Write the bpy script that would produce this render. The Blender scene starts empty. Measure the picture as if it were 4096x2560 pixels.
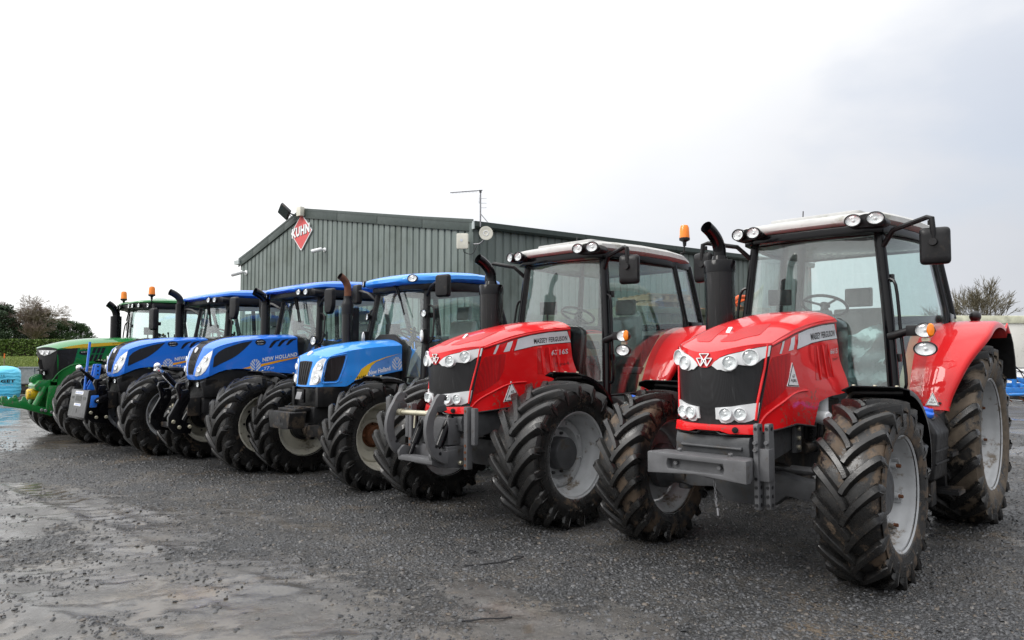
import bpy, bmesh, math, random
import numpy as np
from mathutils import Vector, Matrix
random.seed(7); RNG = np.random.default_rng(11)
SC = bpy.context.scene
COL = SC.collection
R = math.radians
# ------------------------------------------------------------------ camera, sky, sun, exposure
cam_d = bpy.data.cameras.new('camera'); cam = bpy.data.objects.new('camera', cam_d); COL.objects.link(cam)
cam_d.sensor_width = 36; cam_d.lens = 25.05; cam_d.clip_start = 0.05; cam_d.clip_end = 3000
cam.location = (0, 0, 1.58); cam.rotation_euler = (R(90 + 2.85), 0, 0)
SC.camera = cam
SUN_EL, SUN_AZ = 42, -115          # azimuth from +Y towards +X, degrees
world = bpy.data.worlds.new('World'); SC.world = world; world.use_nodes = True
def _world():
    nt = world.node_tree; N = nt.nodes; L = nt.links; N.clear()
    def n(t, **k):
        x = N.new(t)
        for a, b in k.items(): setattr(x, a, b)
        return x
    out = n('ShaderNodeOutputWorld'); bg = n('ShaderNodeBackground')
    sky = n('ShaderNodeTexSky', sky_type='NISHITA', sun_disc=False)
    sky.sun_elevation = R(SUN_EL); sky.sun_rotation = R(SUN_AZ)
    sk = n('ShaderNodeMix', data_type='RGBA', blend_type='MULTIPLY'); sk.inputs[0].default_value = 1
    sk.inputs[7].default_value = (.1, .1, .1, 1)
    L.new(sky.outputs[0], sk.inputs[6])
    tc = n('ShaderNodeTexCoord'); sep = n('ShaderNodeSeparateXYZ'); L.new(tc.outputs['Generated'], sep.inputs[0])
    def math_(op, a, b=None, c=None):
        m = n('ShaderNodeMath', operation=op)
        for i, q in enumerate((a, b, c)):
            if q is None: continue
            if isinstance(q, (int, float)): m.inputs[i].default_value = q
            else: L.new(q, m.inputs[i])
        return m.outputs[0]
    mp = n('ShaderNodeMapping'); mp.inputs['Scale'].default_value = (1, 1, 2.2); L.new(tc.outputs['Generated'], mp.inputs[0])
    nz = n('ShaderNodeTexNoise'); nz.inputs['Scale'].default_value = 2.3; nz.inputs['Detail'].default_value = 6; nz.inputs['Roughness'].default_value = .5
    L.new(mp.outputs[0], nz.inputs[0])
    # overcast deck: brighter towards the hidden sun, heavier rain cloud on the other side
    b = math_('MULTIPLY_ADD', sep.outputs[0], -.31, .60)
    b = math_('MULTIPLY_ADD', math_('MULTIPLY', sep.outputs[2], sep.outputs[2]), 1.15, b)
    b = math_('MULTIPLY_ADD', math_('SUBTRACT', nz.outputs[0], .5), .15, b)
    b = math_('MINIMUM', math_('MAXIMUM', b, .30), 1.75)
    cr = n('ShaderNodeValToRGB'); L.new(b, cr.inputs[0])
    cr.color_ramp.elements[0].position = .3; cr.color_ramp.elements[0].color = (.93, .965, 1.06, 1)
    cr.color_ramp.elements[1].position = .75; cr.color_ramp.elements[1].color = (1, 1, 1, 1)
    cl = n('ShaderNodeMix', data_type='RGBA', blend_type='MULTIPLY'); cl.inputs[0].default_value = 1
    L.new(cr.outputs[0], cl.inputs[6]); L.new(b, cl.inputs[7])
    # thin gaps in the deck let some of the blue through
    gap = n('ShaderNodeMapRange'); gap.inputs[1].default_value = .36; gap.inputs[2].default_value = .5
    gap.inputs[3].default_value = .78; gap.inputs[4].default_value = .96
    L.new(nz.outputs[0], gap.inputs[0])
    mx = n('ShaderNodeMix', data_type='RGBA'); L.new(gap.outputs[0], mx.inputs[0]); L.new(sk.outputs[2], mx.inputs[6]); L.new(cl.outputs[2], mx.inputs[7])
    L.new(mx.outputs[2], bg.inputs[0]); bg.inputs[1].default_value = 1.0
    L.new(bg.outputs[0], out.inputs[0])
_world()
sun_d = bpy.data.lights.new('sun', 'SUN'); sun_d.energy = 1.3; sun_d.angle = R(28); sun_d.color = (1, .97, .93)
sun = bpy.data.objects.new('sun', sun_d); COL.objects.link(sun)
_sd = Vector((math.sin(R(SUN_AZ)) * math.cos(R(SUN_EL)), math.cos(R(SUN_AZ)) * math.cos(R(SUN_EL)), math.sin(R(SUN_EL))))
sun.rotation_euler = _sd.to_track_quat('Z', 'Y').to_euler()
SC.render.engine = 'CYCLES'
vs = SC.view_settings; vs.view_transform = 'Standard'; vs.look = 'None'; vs.exposure = 0.7; vs.gamma = 1; vs.use_curve_mapping = False
SC.cycles.max_bounces = 10; SC.cycles.transparent_max_bounces = 24; SC.cycles.diffuse_bounces = 3; SC.cycles.glossy_bounces = 4
SC.cycles.caustics_reflective = False; SC.cycles.caustics_refractive = False

# ------------------------------------------------------------------ materials
def _mat(name):
    m = bpy.data.materials.new(name); m.use_nodes = True
    nt = m.node_tree; return m, nt, nt.nodes['Principled BSDF'], nt.nodes['Material Output']
def _new(nt, t, **k):
    x = nt.nodes.new(t)
    for a, b in k.items(): setattr(x, a, b)
    return x
def _noise(nt, scale, detail=4, rough=.55, coord='Object', vec=None):
    if vec is None:
        tc = _new(nt, 'ShaderNodeTexCoord'); vec = tc.outputs[coord]
    t = _new(nt, 'ShaderNodeTexNoise'); t.inputs['Scale'].default_value = scale; t.inputs['Detail'].default_value = detail; t.inputs['Roughness'].default_value = rough
    nt.links.new(vec, t.inputs[0]); return t.outputs[0]
def _ramp(nt, fac, stops):
    r = _new(nt, 'ShaderNodeValToRGB'); nt.links.new(fac, r.inputs[0]); e = r.color_ramp.elements
    while len(e) < len(stops): e.new(.5)
    for q, (p, c) in zip(e, stops):
        q.position = p; q.color = c if len(c) == 4 else (*c, 1)
    return r.outputs[0]
def _maprange(nt, fac, a, b, c=0, d=1, smooth=True):
    r = _new(nt, 'ShaderNodeMapRange'); r.inputs[1].default_value = a; r.inputs[2].default_value = b; r.inputs[3].default_value = c; r.inputs[4].default_value = d
    if smooth: r.interpolation_type = 'SMOOTHSTEP'
    nt.links.new(fac, r.inputs[0]); return r.outputs[0]
def _mixc(nt, fac, a, b, bt='MIX'):
    m = _new(nt, 'ShaderNodeMix', data_type='RGBA', blend_type=bt)
    for i, q in ((0, fac), (6, a), (7, b)):
        if isinstance(q, (int, float)): m.inputs[i].default_value = q
        elif isinstance(q, tuple): m.inputs[i].default_value = q if len(q) == 4 else (*q, 1)
        else: nt.links.new(q, m.inputs[i])
    return m.outputs[2]
def _math(nt, op, a, b=0.0, c=None):
    m = _new(nt, 'ShaderNodeMath', operation=op)
    for i, q in enumerate((a, b, c)):
        if q is None: continue
        if isinstance(q, (int, float)): m.inputs[i].default_value = q
        else: nt.links.new(q, m.inputs[i])
    return m.outputs[0]
def _bump(nt, h, strength, dist=.01, normal=None):
    b = _new(nt, 'ShaderNodeBump'); b.inputs['Strength'].default_value = strength; b.inputs['Distance'].default_value = dist
    nt.links.new(h, b.inputs['Height'])
    if normal is not None: nt.links.new(normal, b.inputs['Normal'])
    return b.outputs[0]
def plain(name, col, rough=.5, metal=0, coat=0, nscale=9, namp=.18, bump=0, bscale=60, spec=.35, dirt=None, dirtamt=.0):
    m, nt, p, o = _mat(name)
    n = _noise(nt, nscale, 5)
    lo = tuple(c * (1 - namp) for c in col); hi = tuple(min(1, c * (1 + namp)) for c in col)
    c = _ramp(nt, n, [(.3, lo), (.7, hi)])
    if dirt:
        dn = _noise(nt, 5.5, 8, .68); c = _mixc(nt, _maprange(nt, dn, .62 - dirtamt * .3, .72 - dirtamt * .25), c, dirt)
    nt.links.new(c, p.inputs['Base Color'])
    r = _maprange(nt, _noise(nt, nscale * 2.3, 4), .3, .7, max(.02, rough - .09), min(1, rough + .09)); nt.links.new(r, p.inputs['Roughness'])
    p.inputs['Metallic'].default_value = metal; p.inputs['Coat Weight'].default_value = coat; p.inputs['Coat Roughness'].default_value = .07
    p.inputs['Specular IOR Level'].default_value = spec
    if bump: nt.links.new(_bump(nt, _noise(nt, bscale, 5), bump, .004), p.inputs['Normal'])
    return m
def paint(name, col, rough=.32):
    """glossy enamel, wet: fine rain beads in the coat, faint road film"""
    m, nt, p, o = _mat(name)
    tc = _new(nt, 'ShaderNodeTexCoord')
    film = _maprange(nt, _noise(nt, 3.1, 7, .65), .52, .78)
    c = _mixc(nt, _math(nt, 'MULTIPLY', film, .05), col, (.16, .14, .12))
    sz = _new(nt, 'ShaderNodeSeparateXYZ'); nt.links.new(tc.outputs['Object'], sz.inputs[0])      # dried mud splash, thicker low down
    spl = _math(nt, 'ADD', _noise(nt, 26, 6, .7), _math(nt, 'MULTIPLY', _noise(nt, 4, 5, .6), .45)); spl = _math(nt, 'ADD', spl, _maprange(nt, sz.outputs[2], .95, 1.75, .02, -.16))
    spm = _maprange(nt, spl, .80, .86, 0, .75); c = _mixc(nt, spm, c, (.11, .085, .06))
    nt.links.new(c, p.inputs['Base Color'])
    p.inputs['Roughness'].default_value = rough + .15; p.inputs['Coat Weight'].default_value = .85; p.inputs['Specular IOR Level'].default_value = .15
    r = _math(nt, 'MULTIPLY_ADD', spm, .5, _maprange(nt, film, 0, 1, .02, .10)); nt.links.new(r, p.inputs['Coat Roughness'])
    v = _new(nt, 'ShaderNodeTexVoronoi'); v.inputs['Scale'].default_value = 85; v.inputs['Randomness'].default_value = 1; nt.links.new(tc.outputs['Object'], v.inputs[0])
    dr = _maprange(nt, v.outputs['Distance'], .16, .34, 1, 0)
    dr = _math(nt, 'MULTIPLY', dr, _maprange(nt, _noise(nt, 6, 3), .45, .6))
    nt.links.new(_bump(nt, dr, .25, .002), p.inputs['Coat Normal'])
    return m
def rubber(name, mud, mudcol=(.115, .082, .055)):
    m, nt, p, o = _mat(name)
    tc = _new(nt, 'ShaderNodeTexCoord'); at = _new(nt, 'ShaderNodeAttribute', attribute_name='lug')
    oi = _new(nt, 'ShaderNodeObjectInfo'); ad = _new(nt, 'ShaderNodeVectorMath', operation='ADD'); nt.links.new(tc.outputs['Object'], ad.inputs[0])
    cb = _new(nt, 'ShaderNodeCombineXYZ'); nt.links.new(_math(nt, 'MULTIPLY', oi.outputs['Random'], 40.), cb.inputs[0]); nt.links.new(cb.outputs[0], ad.inputs[1])
    vec = ad.outputs[0]
    base = _ramp(nt, _noise(nt, 14, 6, .6, vec=vec), [(.3, (.006, .006, .0065)), (.7, (.015, .0147, .0142))])
    n1 = _noise(nt, 4.6, 10, .72, vec=vec)
    groove = _math(nt, 'MULTIPLY_ADD', at.outputs['Fac'], -.13, _math(nt, 'ADD', n1, mud + .05))
    mk = _maprange(nt, groove, .56, .64)
    mc = _ramp(nt, _noise(nt, 9, 6, .6, vec=vec), [(.3, tuple(c * .45 for c in mudcol)), (.7, mudcol)])
    dust = _maprange(nt, _noise(nt, 22, 7, .7, vec=vec), .50, .78, 0, .30)
    c = _mixc(nt, dust, base, tuple(c * .6 for c in mudcol)); c = _mixc(nt, mk, c, mc)
    nt.links.new(c, p.inputs['Base Color'])
    rr = _maprange(nt, _noise(nt, 6, 5, vec=vec), .35, .65, .18, .42); rm = _new(nt, 'ShaderNodeMix'); nt.links.new(mk, rm.inputs[0]); nt.links.new(rr, rm.inputs[2]); rm.inputs[3].default_value = .8
    nt.links.new(rm.outputs[0], p.inputs['Roughness'])
    sx = _new(nt, 'ShaderNodeSeparateXYZ'); nt.links.new(tc.outputs['Object'], sx.inputs[0]); rad = _math(nt, 'SQRT', _math(nt, 'ADD', _math(nt, 'MULTIPLY', sx.outputs[0], sx.outputs[0]), _math(nt, 'MULTIPLY', sx.outputs[2], sx.outputs[2])))
    ring = _math(nt, 'POWER', _math(nt, 'ABSOLUTE', _math(nt, 'SINE', _math(nt, 'MULTIPLY', rad, 78.))), 14.)   # moulded rings on the sidewall
    h = _math(nt, 'ADD', _math(nt, 'ADD', _noise(nt, 45, 8, .65, vec=vec), _math(nt, 'MULTIPLY', ring, .35)), _math(nt, 'MULTIPLY', mk, .5))
    nt.links.new(_bump(nt, h, .35, .005), p.inputs['Normal']); p.inputs['Specular IOR Level'].default_value = .4
    return m
def glass(name, tint=(.80, .93, .90), streak=.03):
    m, nt, p, o = _mat(name); nt.nodes.remove(p)
    tr = _new(nt, 'ShaderNodeBsdfTransparent'); tr.inputs[0].default_value = (*tint, 1)
    gl = _new(nt, 'ShaderNodeBsdfGlossy'); gl.inputs['Roughness'].default_value = .03; gl.inputs[0].default_value = (1, 1, 1, 1)
    ge = _new(nt, 'ShaderNodeNewGeometry'); fr = _new(nt, 'ShaderNodeFresnel')   # thin pane: same reflectance from either face
    nt.links.new(_maprange(nt, ge.outputs['Backfacing'], 0, 1, 1.7, 1 / 1.7, False), fr.inputs[0])
    mx = _new(nt, 'ShaderNodeMixShader'); nt.links.new(fr.outputs[0], mx.inputs[0]); nt.links.new(tr.outputs[0], mx.inputs[1]); nt.links.new(gl.outputs[0], mx.inputs[2])
    # dried rain and dust film
    df = _new(nt, 'ShaderNodeBsdfDiffuse'); df.inputs[0].default_value = (.6, .66, .66, 1)
    tc = _new(nt, 'ShaderNodeTexCoord'); mp = _new(nt, 'ShaderNodeMapping'); mp.inputs['Scale'].default_value = (26, 26, 2.2); nt.links.new(tc.outputs['Object'], mp.inputs[0])
    f = _maprange(nt, _noise(nt, 1, 6, .6, vec=mp.outputs[0]), .35, .75, .2 * streak, streak)
    m2 = _new(nt, 'ShaderNodeMixShader'); nt.links.new(f, m2.inputs[0]); nt.links.new(mx.outputs[0], m2.inputs[1]); nt.links.new(df.outputs[0], m2.inputs[2])
    nt.links.new(m2.outputs[0], o.inputs[0]); return m
def lensmat(name, col=(1, 1, 1)):
    m, nt, p, o = _mat(name); p.inputs['Base Color'].default_value = (*col, 1)
    p.inputs['Transmission Weight'].default_value = .9; p.inputs['Roughness'].default_value = .04; p.inputs['IOR'].default_value = 1.3
    w = _noise(nt, 60, 1); nt.links.new(_bump(nt, w, .1, .002), p.inputs['Normal']); return m
def dots(name, col, hole, scale, rough=.4, metal=0, thr=.3, coat=0, bmp=.25):
    """punched or woven mesh sheet: fine holes, too small to pick apart"""
    m, nt, p, o = _mat(name); tc = _new(nt, 'ShaderNodeTexCoord')
    v = _new(nt, 'ShaderNodeTexVoronoi'); v.inputs['Scale'].default_value = scale; v.inputs['Randomness'].default_value = .0; nt.links.new(tc.outputs['Object'], v.inputs[0])
    k = _maprange(nt, v.outputs['Distance'], thr, thr + .12)
    n = _noise(nt, 7, 5); c2 = _mixc(nt, _math(nt, 'MULTIPLY', n, .5), col, tuple(c * .55 for c in col))
    mps = _new(nt, 'ShaderNodeMapping'); mps.inputs['Scale'].default_value = (34, 34, 2.5); nt.links.new(tc.outputs['Object'], mps.inputs[0])      # dried rain runs
    c2 = _mixc(nt, _maprange(nt, _noise(nt, 1, 7, .7, vec=mps.outputs[0]), .56, .74, 0, .5), c2, tuple(min(1, c * 1.6 + .05) for c in col))
    nt.links.new(_mixc(nt, k, hole, c2), p.inputs['Base Color']); p.inputs['Roughness'].default_value = rough; p.inputs['Metallic'].default_value = metal; p.inputs['Coat Weight'].default_value = coat
    nt.links.new(_bump(nt, k, bmp, .003), p.inputs['Normal']); p.inputs['Specular IOR Level'].default_value = .35; return m
M = {}
M['red'] = paint('red_enamel', (.68, .006, .009)); M['blue'] = paint('blue_enamel', (.016, .165, .70)); M['blue2'] = paint('light_blue_enamel', (.030, .26, .78))
M['green'] = paint('green_enamel', (.008, .17, .034)); M['yellow'] = paint('yellow_enamel', (.72, .46, .01))
M['rubber'] = rubber('tyre_rubber', -.06); M['rubber_mud'] = rubber('muddy_tyre_rubber', .015, (.125, .09, .062)); M['rubber_rear'] = rubber('dried_mud_tyre_rubber', .075, (.15, .118, .086)); M['rubber_clean'] = rubber('wet_tyre_rubber', -.09)
M['black'] = plain('black_plastic', (.012, .012, .013), .40, namp=.3, bump=.10, spec=.25, dirt=(.035, .03, .025), dirtamt=.1)
M['gloss'] = plain('black_gloss_paint', (.003, .003, .004), .15, namp=.2, spec=.25)
M['chassis'] = plain('black_chassis_paint', (.016, .016, .017), .42, namp=.35, bump=.2, bscale=30, spec=.25, dirt=(.07, .055, .042), dirtamt=.35)
M['grey'] = plain('grey_cast_paint', (.100, .101, .106), .42, namp=.14, bump=.25, bscale=90, dirt=(.06, .05, .04), dirtamt=.1)
M['dgrey'] = plain('dark_grey_cast_paint', (.058, .060, .064), .45, namp=.2, bump=.3, bscale=60, dirt=(.06, .05, .04), dirtamt=.25)
M['silver'] = plain('silver_wheel_paint', (.40, .41, .42), .4, namp=.1, dirt=(.16, .13, .10), dirtamt=.22)
M['cream'] = plain('cream_wheel_paint', (.56, .54, .46), .45, namp=.08, dirt=(.2, .17, .12), dirtamt=.2)
M['white'] = plain('silver_white_plastic', (.66, .67, .68), .3, namp=.05, coat=.2)
M['roofgrey'] = plain('light_grey_roof_plastic', (.45, .45, .44), .55, namp=.07, dirt=(.3, .3, .26), dirtamt=.2)
M['print_white'] = plain('white_print', (.78, .79, .80), .35, namp=.04); M['print_grey'] = plain('silver_print', (.60, .62, .65), .35, namp=.05)
M['print_black'] = plain('black_print', (.012, .012, .014), .35, namp=.1); M['print_yellow'] = plain('yellow_print', (.75, .48, .03), .35, namp=.06); M['print_orange'] = plain('orange_print', (.80, .36, .01), .35, namp=.06)
M['print_red'] = plain('red_print', (.62, .03, .03), .35, namp=.06)
M['chrome'] = plain('bright_plated_steel', (.75, .75, .75), .14, metal=1, namp=.05)
M['reflector'] = plain('lamp_reflector', (.93, .94, .95), .26, metal=.2, namp=.05, bump=.3, bscale=40)
M['zinc'] = plain('zinc_plated_steel', (.50, .47, .36), .35, metal=.7, namp=.15)
M['rust'] = plain('rusty_steel', (.12, .045, .02), .75, namp=.4, bump=.5)
M['steelbar'] = plain('worn_steel', (.25, .25, .26), .4, metal=.6, namp=.25)
M['glass'] = glass('tinted_cab_glass', (.90, .97, .955), .025); M['glass_front'] = glass('windscreen_glass', (.945, .985, .975), .03)
M['lens'] = lensmat('clear_lens'); M['amber'] = plain('amber_lens', (.85, .22, .008), .12, coat=.5, namp=.15); M['amber_lens'] = M['amber']
M['mirror'] = plain('mirror_glass', (.8, .82, .84), .03, metal=1, namp=.02)
M['fabric'] = plain('dark_seat_fabric', (.035, .037, .042), .85, namp=.2, bump=.4, bscale=160)
M['interior'] = plain('grey_cab_plastic', (.16, .16, .155), .6, namp=.12); M['headlining'] = plain('pale_headlining', (.38, .39, .37), .8, namp=.08)
M['beige'] = plain('beige_cab_trim', (.40, .36, .25), .6, namp=.1)
M['mesh_black'] = dots('black_mesh_screen', (.020, .020, .022), (.004, .004, .004), 150, .45); M['mesh_red'] = dots('red_mesh_screen', (.50, .006, .009), (.22, .004, .006), 150, .4)
M['perf'] = dots('perforated_black_shield', (.008, .008, .009), (.001, .001, .001), 52, .2, thr=.22, bmp=.05)
M['bluecap'] = plain('blue_plastic_cap', (.02, .13, .62), .3, namp=.1)
M['film'] = None
def _film():
    m, nt, p, o = _mat('crumpled_plastic_film'); p.inputs['Base Color'].default_value = (.62, .86, .86, 1); p.inputs['Roughness'].default_value = .25
    p.inputs['Alpha'].default_value = .55; nt.links.new(_bump(nt, _noise(nt, 9, 8, .65), .9, .03), p.inputs['Normal']); return m
M['film'] = _film()

# ------------------------------------------------------------------ mesh helpers
def sm(t): t = max(0., min(1., t)); return t * t * (3 - 2 * t)
def lerp(a, b, t): return a + (b - a) * t
def interp(pts):
    pts = sorted(pts); X = [p[0] for p in pts]; Y = [p[1] for p in pts]
    def f(x):
        if x <= X[0]: return Y[0]
        for i in range(len(X) - 1):
            if x <= X[i + 1]:
                t = (x - X[i]) / (X[i + 1] - X[i]); return Y[i] + (Y[i + 1] - Y[i]) * t
        return Y[-1]
    return f
def smooth_interp(pts):
    """monotone-ish cubic through the points"""
    pts = sorted(pts); X = np.array([p[0] for p in pts], float); Y = np.array([p[1] for p in pts], float)
    d = np.diff(Y) / np.diff(X); mm = np.zeros(len(X)); mm[1:-1] = np.where(d[:-1] * d[1:] > 0, 2 * d[:-1] * d[1:] / (d[:-1] + d[1:] + 1e-12), 0); mm[0] = d[0]; mm[-1] = d[-1]
    def f(x):
        if x <= X[0]: return float(Y[0])
        if x >= X[-1]: return float(Y[-1])
        i = int(np.searchsorted(X, x) - 1); i = max(0, min(i, len(X) - 2)); h = X[i + 1] - X[i]; t = (x - X[i]) / h
        return float((1 + 2 * t) * (1 - t) ** 2 * Y[i] + t * (1 - t) ** 2 * h * mm[i] + t * t * (3 - 2 * t) * Y[i + 1] + t * t * (t - 1) * h * mm[i + 1])
    return f
def basis(d, up=(0, 0, 1)):
    d = Vector(d).normalized(); u = Vector(up)
    if abs(d.dot(u)) > .98: u = Vector((1, 0, 0))
    s = d.cross(u).normalized(); return d, s, s.cross(d).normalized()
class MB:
    def __init__(s): s.v = []; s.f = []; s.m = []; s.a = {}
    def add(s, vs_, fs, mi=0):
        o = len(s.v); s.v += [tuple(p) for p in vs_]; s.f += [tuple(i + o for i in f) for f in fs]; s.m += [mi] * len(fs); return o
    def box(s, c, d, rot=None, mi=0):
        x, y, z = (q / 2 for q in d); P = [Vector((i, j, k)) for i in (-x, x) for j in (-y, y) for k in (-z, z)]
        if rot is not None: P = [rot @ p for p in P]
        c = Vector(c); s.add([p + c for p in P], [(0, 1, 3, 2), (4, 6, 7, 5), (0, 4, 5, 1), (2, 3, 7, 6), (0, 2, 6, 4), (1, 5, 7, 3)], mi); return s
    def bar(s, p0, p1, w, h, up=(0, 0, 1), mi=0, w1=None, h1=None):
        p0 = Vector(p0); p1 = Vector(p1); d, a, b = basis(p1 - p0, up); w1 = w if w1 is None else w1; h1 = h if h1 is None else h1
        P = [p + a * (i * ww / 2) + b * (j * hh / 2) for p, ww, hh in ((p0, w, h), (p1, w1, h1)) for i, j in ((-1, -1), (1, -1), (1, 1), (-1, 1))]
        s.add(P, [(0, 1, 2, 3), (7, 6, 5, 4), (0, 4, 5, 1), (1, 5, 6, 2), (2, 6, 7, 3), (3, 7, 4, 0)], mi); return s
    def tube(s, pts, r, n=10, mi=0, cap=True, sx=1):
        pts = [Vector(p) for p in pts]; k = len(pts); rs = [r] * k if isinstance(r, (int, float)) else list(r)
        V = []; ref = None
        for i, p in enumerate(pts):
            d = (pts[min(i + 1, k - 1)] - pts[max(i - 1, 0)]).normalized()
            if ref is None: _, a, b = basis(d)
            else:
                a = (ref - d * ref.dot(d)); a = a.normalized() if a.length > 1e-6 else basis(d)[1]; b = a.cross(d).normalized()
            ref = a
            V += [p + a * (math.cos(2 * math.pi * j / n) * rs[i] * sx) + b * (math.sin(2 * math.pi * j / n) * rs[i]) for j in range(n)]
        F = [(i * n + j, i * n + (j + 1) % n, (i + 1) * n + (j + 1) % n, (i + 1) * n + j) for i in range(k - 1) for j in range(n)]
        if cap: F += [tuple(range(n))[::-1], tuple((k - 1) * n + j for j in range(n))]
        s.add(V, F, mi); return s
    def lathe(s, prof, o=(0, 0, 0), ax=(0, 1, 0), n=32, mi=0, oval=1.0, up=(0, 0, 1), capa=False, capb=False):
        d, a, b = basis(ax, up); o = Vector(o); k = len(prof)
        V = [o + d * t + a * (math.cos(2 * math.pi * j / n) * r * oval) + b * (math.sin(2 * math.pi * j / n) * r) for t, r in prof for j in range(n)]
        F = [(i * n + j, i * n + (j + 1) % n, (i + 1) * n + (j + 1) % n, (i + 1) * n + j) for i in range(k - 1) for j in range(n)]
        if capa: F.append(tuple(range(n))[::-1])
        if capb: F.append(tuple((k - 1) * n + j for j in range(n)))
        s.add(V, F, mi); return s
    def ell(s, c, r, nu=14, nv=9, rot=None, mi=0):
        V = []; c = Vector(c)
        for i in range(nv + 1):
            t = math.pi * i / nv
            for j in range(nu):
                p = 2 * math.pi * j / nu; q = Vector((r[0] * math.sin(t) * math.cos(p), r[1] * math.sin(t) * math.sin(p), r[2] * math.cos(t)))
                if rot is not None: q = rot @ q
                V.append(c + q)
        s.add(V, [(i * nu + j, (i + 1) * nu + j, (i + 1) * nu + (j + 1) % nu, i * nu + (j + 1) % nu) for i in range(nv) for j in range(nu)], mi); return s
    def grid(s, fn, nu, nv, mi=0, slab=None):
        """fn(u,v)->point, optional slab vector function giving the other face"""
        def one(f): return [f(i / nu, j / nv) for i in range(nu + 1) for j in range(nv + 1)]
        F = [(i * (nv + 1) + j, (i + 1) * (nv + 1) + j, (i + 1) * (nv + 1) + j + 1, i * (nv + 1) + j + 1) for i in range(nu) for j in range(nv)]
        s.add(one(fn), F, mi)
        if slab:
            A = one(fn); B = one(slab); k = len(A); s.add(B, [f[::-1] for f in F], mi)
            ring = [i * (nv + 1) for i in range(nu + 1)] + [nu * (nv + 1) + j for j in range(1, nv + 1)] + [i * (nv + 1) + nv for i in range(nu - 1, -1, -1)] + [j for j in range(nv - 1, 0, -1)]
            W = [A[i] for i in ring] + [B[i] for i in ring]; q = len(ring)
            s.add(W, [(i, (i + 1) % q, q + (i + 1) % q, q + i) for i in range(q)], mi)
        return s
    def loft(s, rings, mi=0, caps=True, closed=True):
        n = len(rings[0]); V = [p for r in rings for p in r]; k = len(rings)
        F = [(i * n + j, i * n + (j + 1) % n, (i + 1) * n + (j + 1) % n, (i + 1) * n + j) for i in range(k - 1) for j in range(n if closed else n - 1)]
        if caps: F += [tuple(range(n))[::-1], tuple((k - 1) * n + j for j in range(n))]
        s.add(V, F, mi); return s
    def prism(s, poly, fn, a, b, mi=0):
        """poly of (u,v), fn(u,v,w)->point, between w=a and w=b"""
        n = len(poly); V = [fn(u, v, a) for u, v in poly] + [fn(u, v, b) for u, v in poly]
        s.add(V, [tuple(range(n))[::-1], tuple(range(n, 2 * n))] + [(i, (i + 1) % n, n + (i + 1) % n, n + i) for i in range(n)], mi); return s
    def patch(s, poly, fn, off=.004, thick=.008, step=.06, mi=0):
        """polygon laid on a curved surface fn(u,v,off), with walls"""
        bm = bmesh.new(); f = bm.faces.new([bm.verts.new((u, v, 0)) for u, v in poly])
        us = [p[0] for p in poly]; vs2 = [p[1] for p in poly]
        for ax, lo, hi in ((0, min(us), max(us)), (1, min(vs2), max(vs2))):
            k = max(1, int((hi - lo) / step)); 
            for i in range(1, k + 1):
                c = lo + (hi - lo) * i / (k + 1); co = [0, 0, 0]; no = [0, 0, 0]; co[ax] = c; no[ax] = 1
                bmesh.ops.bisect_plane(bm, geom=bm.verts[:] + bm.edges[:] + bm.faces[:], plane_co=co, plane_no=no, dist=1e-6)
        bmesh.ops.triangulate(bm, faces=[q for q in bm.faces if len(q.verts) > 4])
        bm.verts.index_update(); P = [fn(v.co.x, v.co.y, off) for v in bm.verts]; F = [tuple(v.index for v in q.verts) for q in bm.faces]
        o = s.add(P, F, mi)
        if thick:
            be = [e for e in bm.edges if len(e.link_faces) == 1]; low = {}
            for e in be:
                for v in e.verts:
                    if v.index not in low: low[v.index] = s.add([fn(v.co.x, v.co.y, off - thick)], [])
            for e in be:
                i, j = e.verts[0].index, e.verts[1].index; s.f.append((o + i, o + j, low[j], low[i])); s.m.append(mi)
        bm.free(); return s
    def flip_y(s): s.v = [(x, -y, z) for x, y, z in s.v]; s.f = [f[::-1] for f in s.f]; return s
    def merge(s, o, mi=None):
        k = len(s.v); s.v += o.v; s.f += [tuple(i + k for i in f) for f in o.f]; s.m += (o.m if mi is None else [mi] * len(o.f)); return s
    def mesh(s, name, mats, ang=35, bev=0, seg=2, weld=False):
        me = bpy.data.meshes.new(name); me.from_pydata(s.v, [], s.f)
        for m in (mats if isinstance(mats, (list, tuple)) else [mats]): me.materials.append(m)
        if any(s.m): me.polygons.foreach_set('material_index', s.m)
        if s.a:
            at = me.attributes.new('lug', 'FLOAT', 'POINT'); ar = np.zeros(len(s.v), np.float32)
            for k, v in s.a.items(): ar[k] = v
            at.data.foreach_set('value', ar)
        bm = bmesh.new(); bm.from_mesh(me)
        if weld: bmesh.ops.remove_doubles(bm, verts=bm.verts[:], dist=.0006)
        bmesh.ops.recalc_face_normals(bm, faces=bm.faces[:])
        if bev:
            es = [e for e in bm.edges if len(e.link_faces) == 2 and e.calc_face_angle(0) > .6]
            bmesh.ops.bevel(bm, geom=es, offset=bev, segments=seg, affect='EDGES', clamp_overlap=True, profile=.6)
        bm.to_mesh(me); bm.free()
        me.polygons.foreach_set('use_smooth', [True] * len(me.polygons)); me.set_sharp_from_angle(angle=R(ang)); me.update(); return me
    def build(s, name, mats, parent=None, ang=35, bev=0, seg=2, loc=None, weld=False):
        o = bpy.data.objects.new(name, s.mesh(name, mats, ang, bev, seg, weld)); COL.objects.link(o)
        if parent is not None: o.parent = parent
        if loc is not None: o.location = loc
        return o
def ob(name, me, parent=None, loc=None, rot=None):
    o = bpy.data.objects.new(name, me); COL.objects.link(o)
    if parent is not None: o.parent = parent
    if loc is not None: o.location = loc
    if rot is not None: o.rotation_euler = rot
    return o
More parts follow.
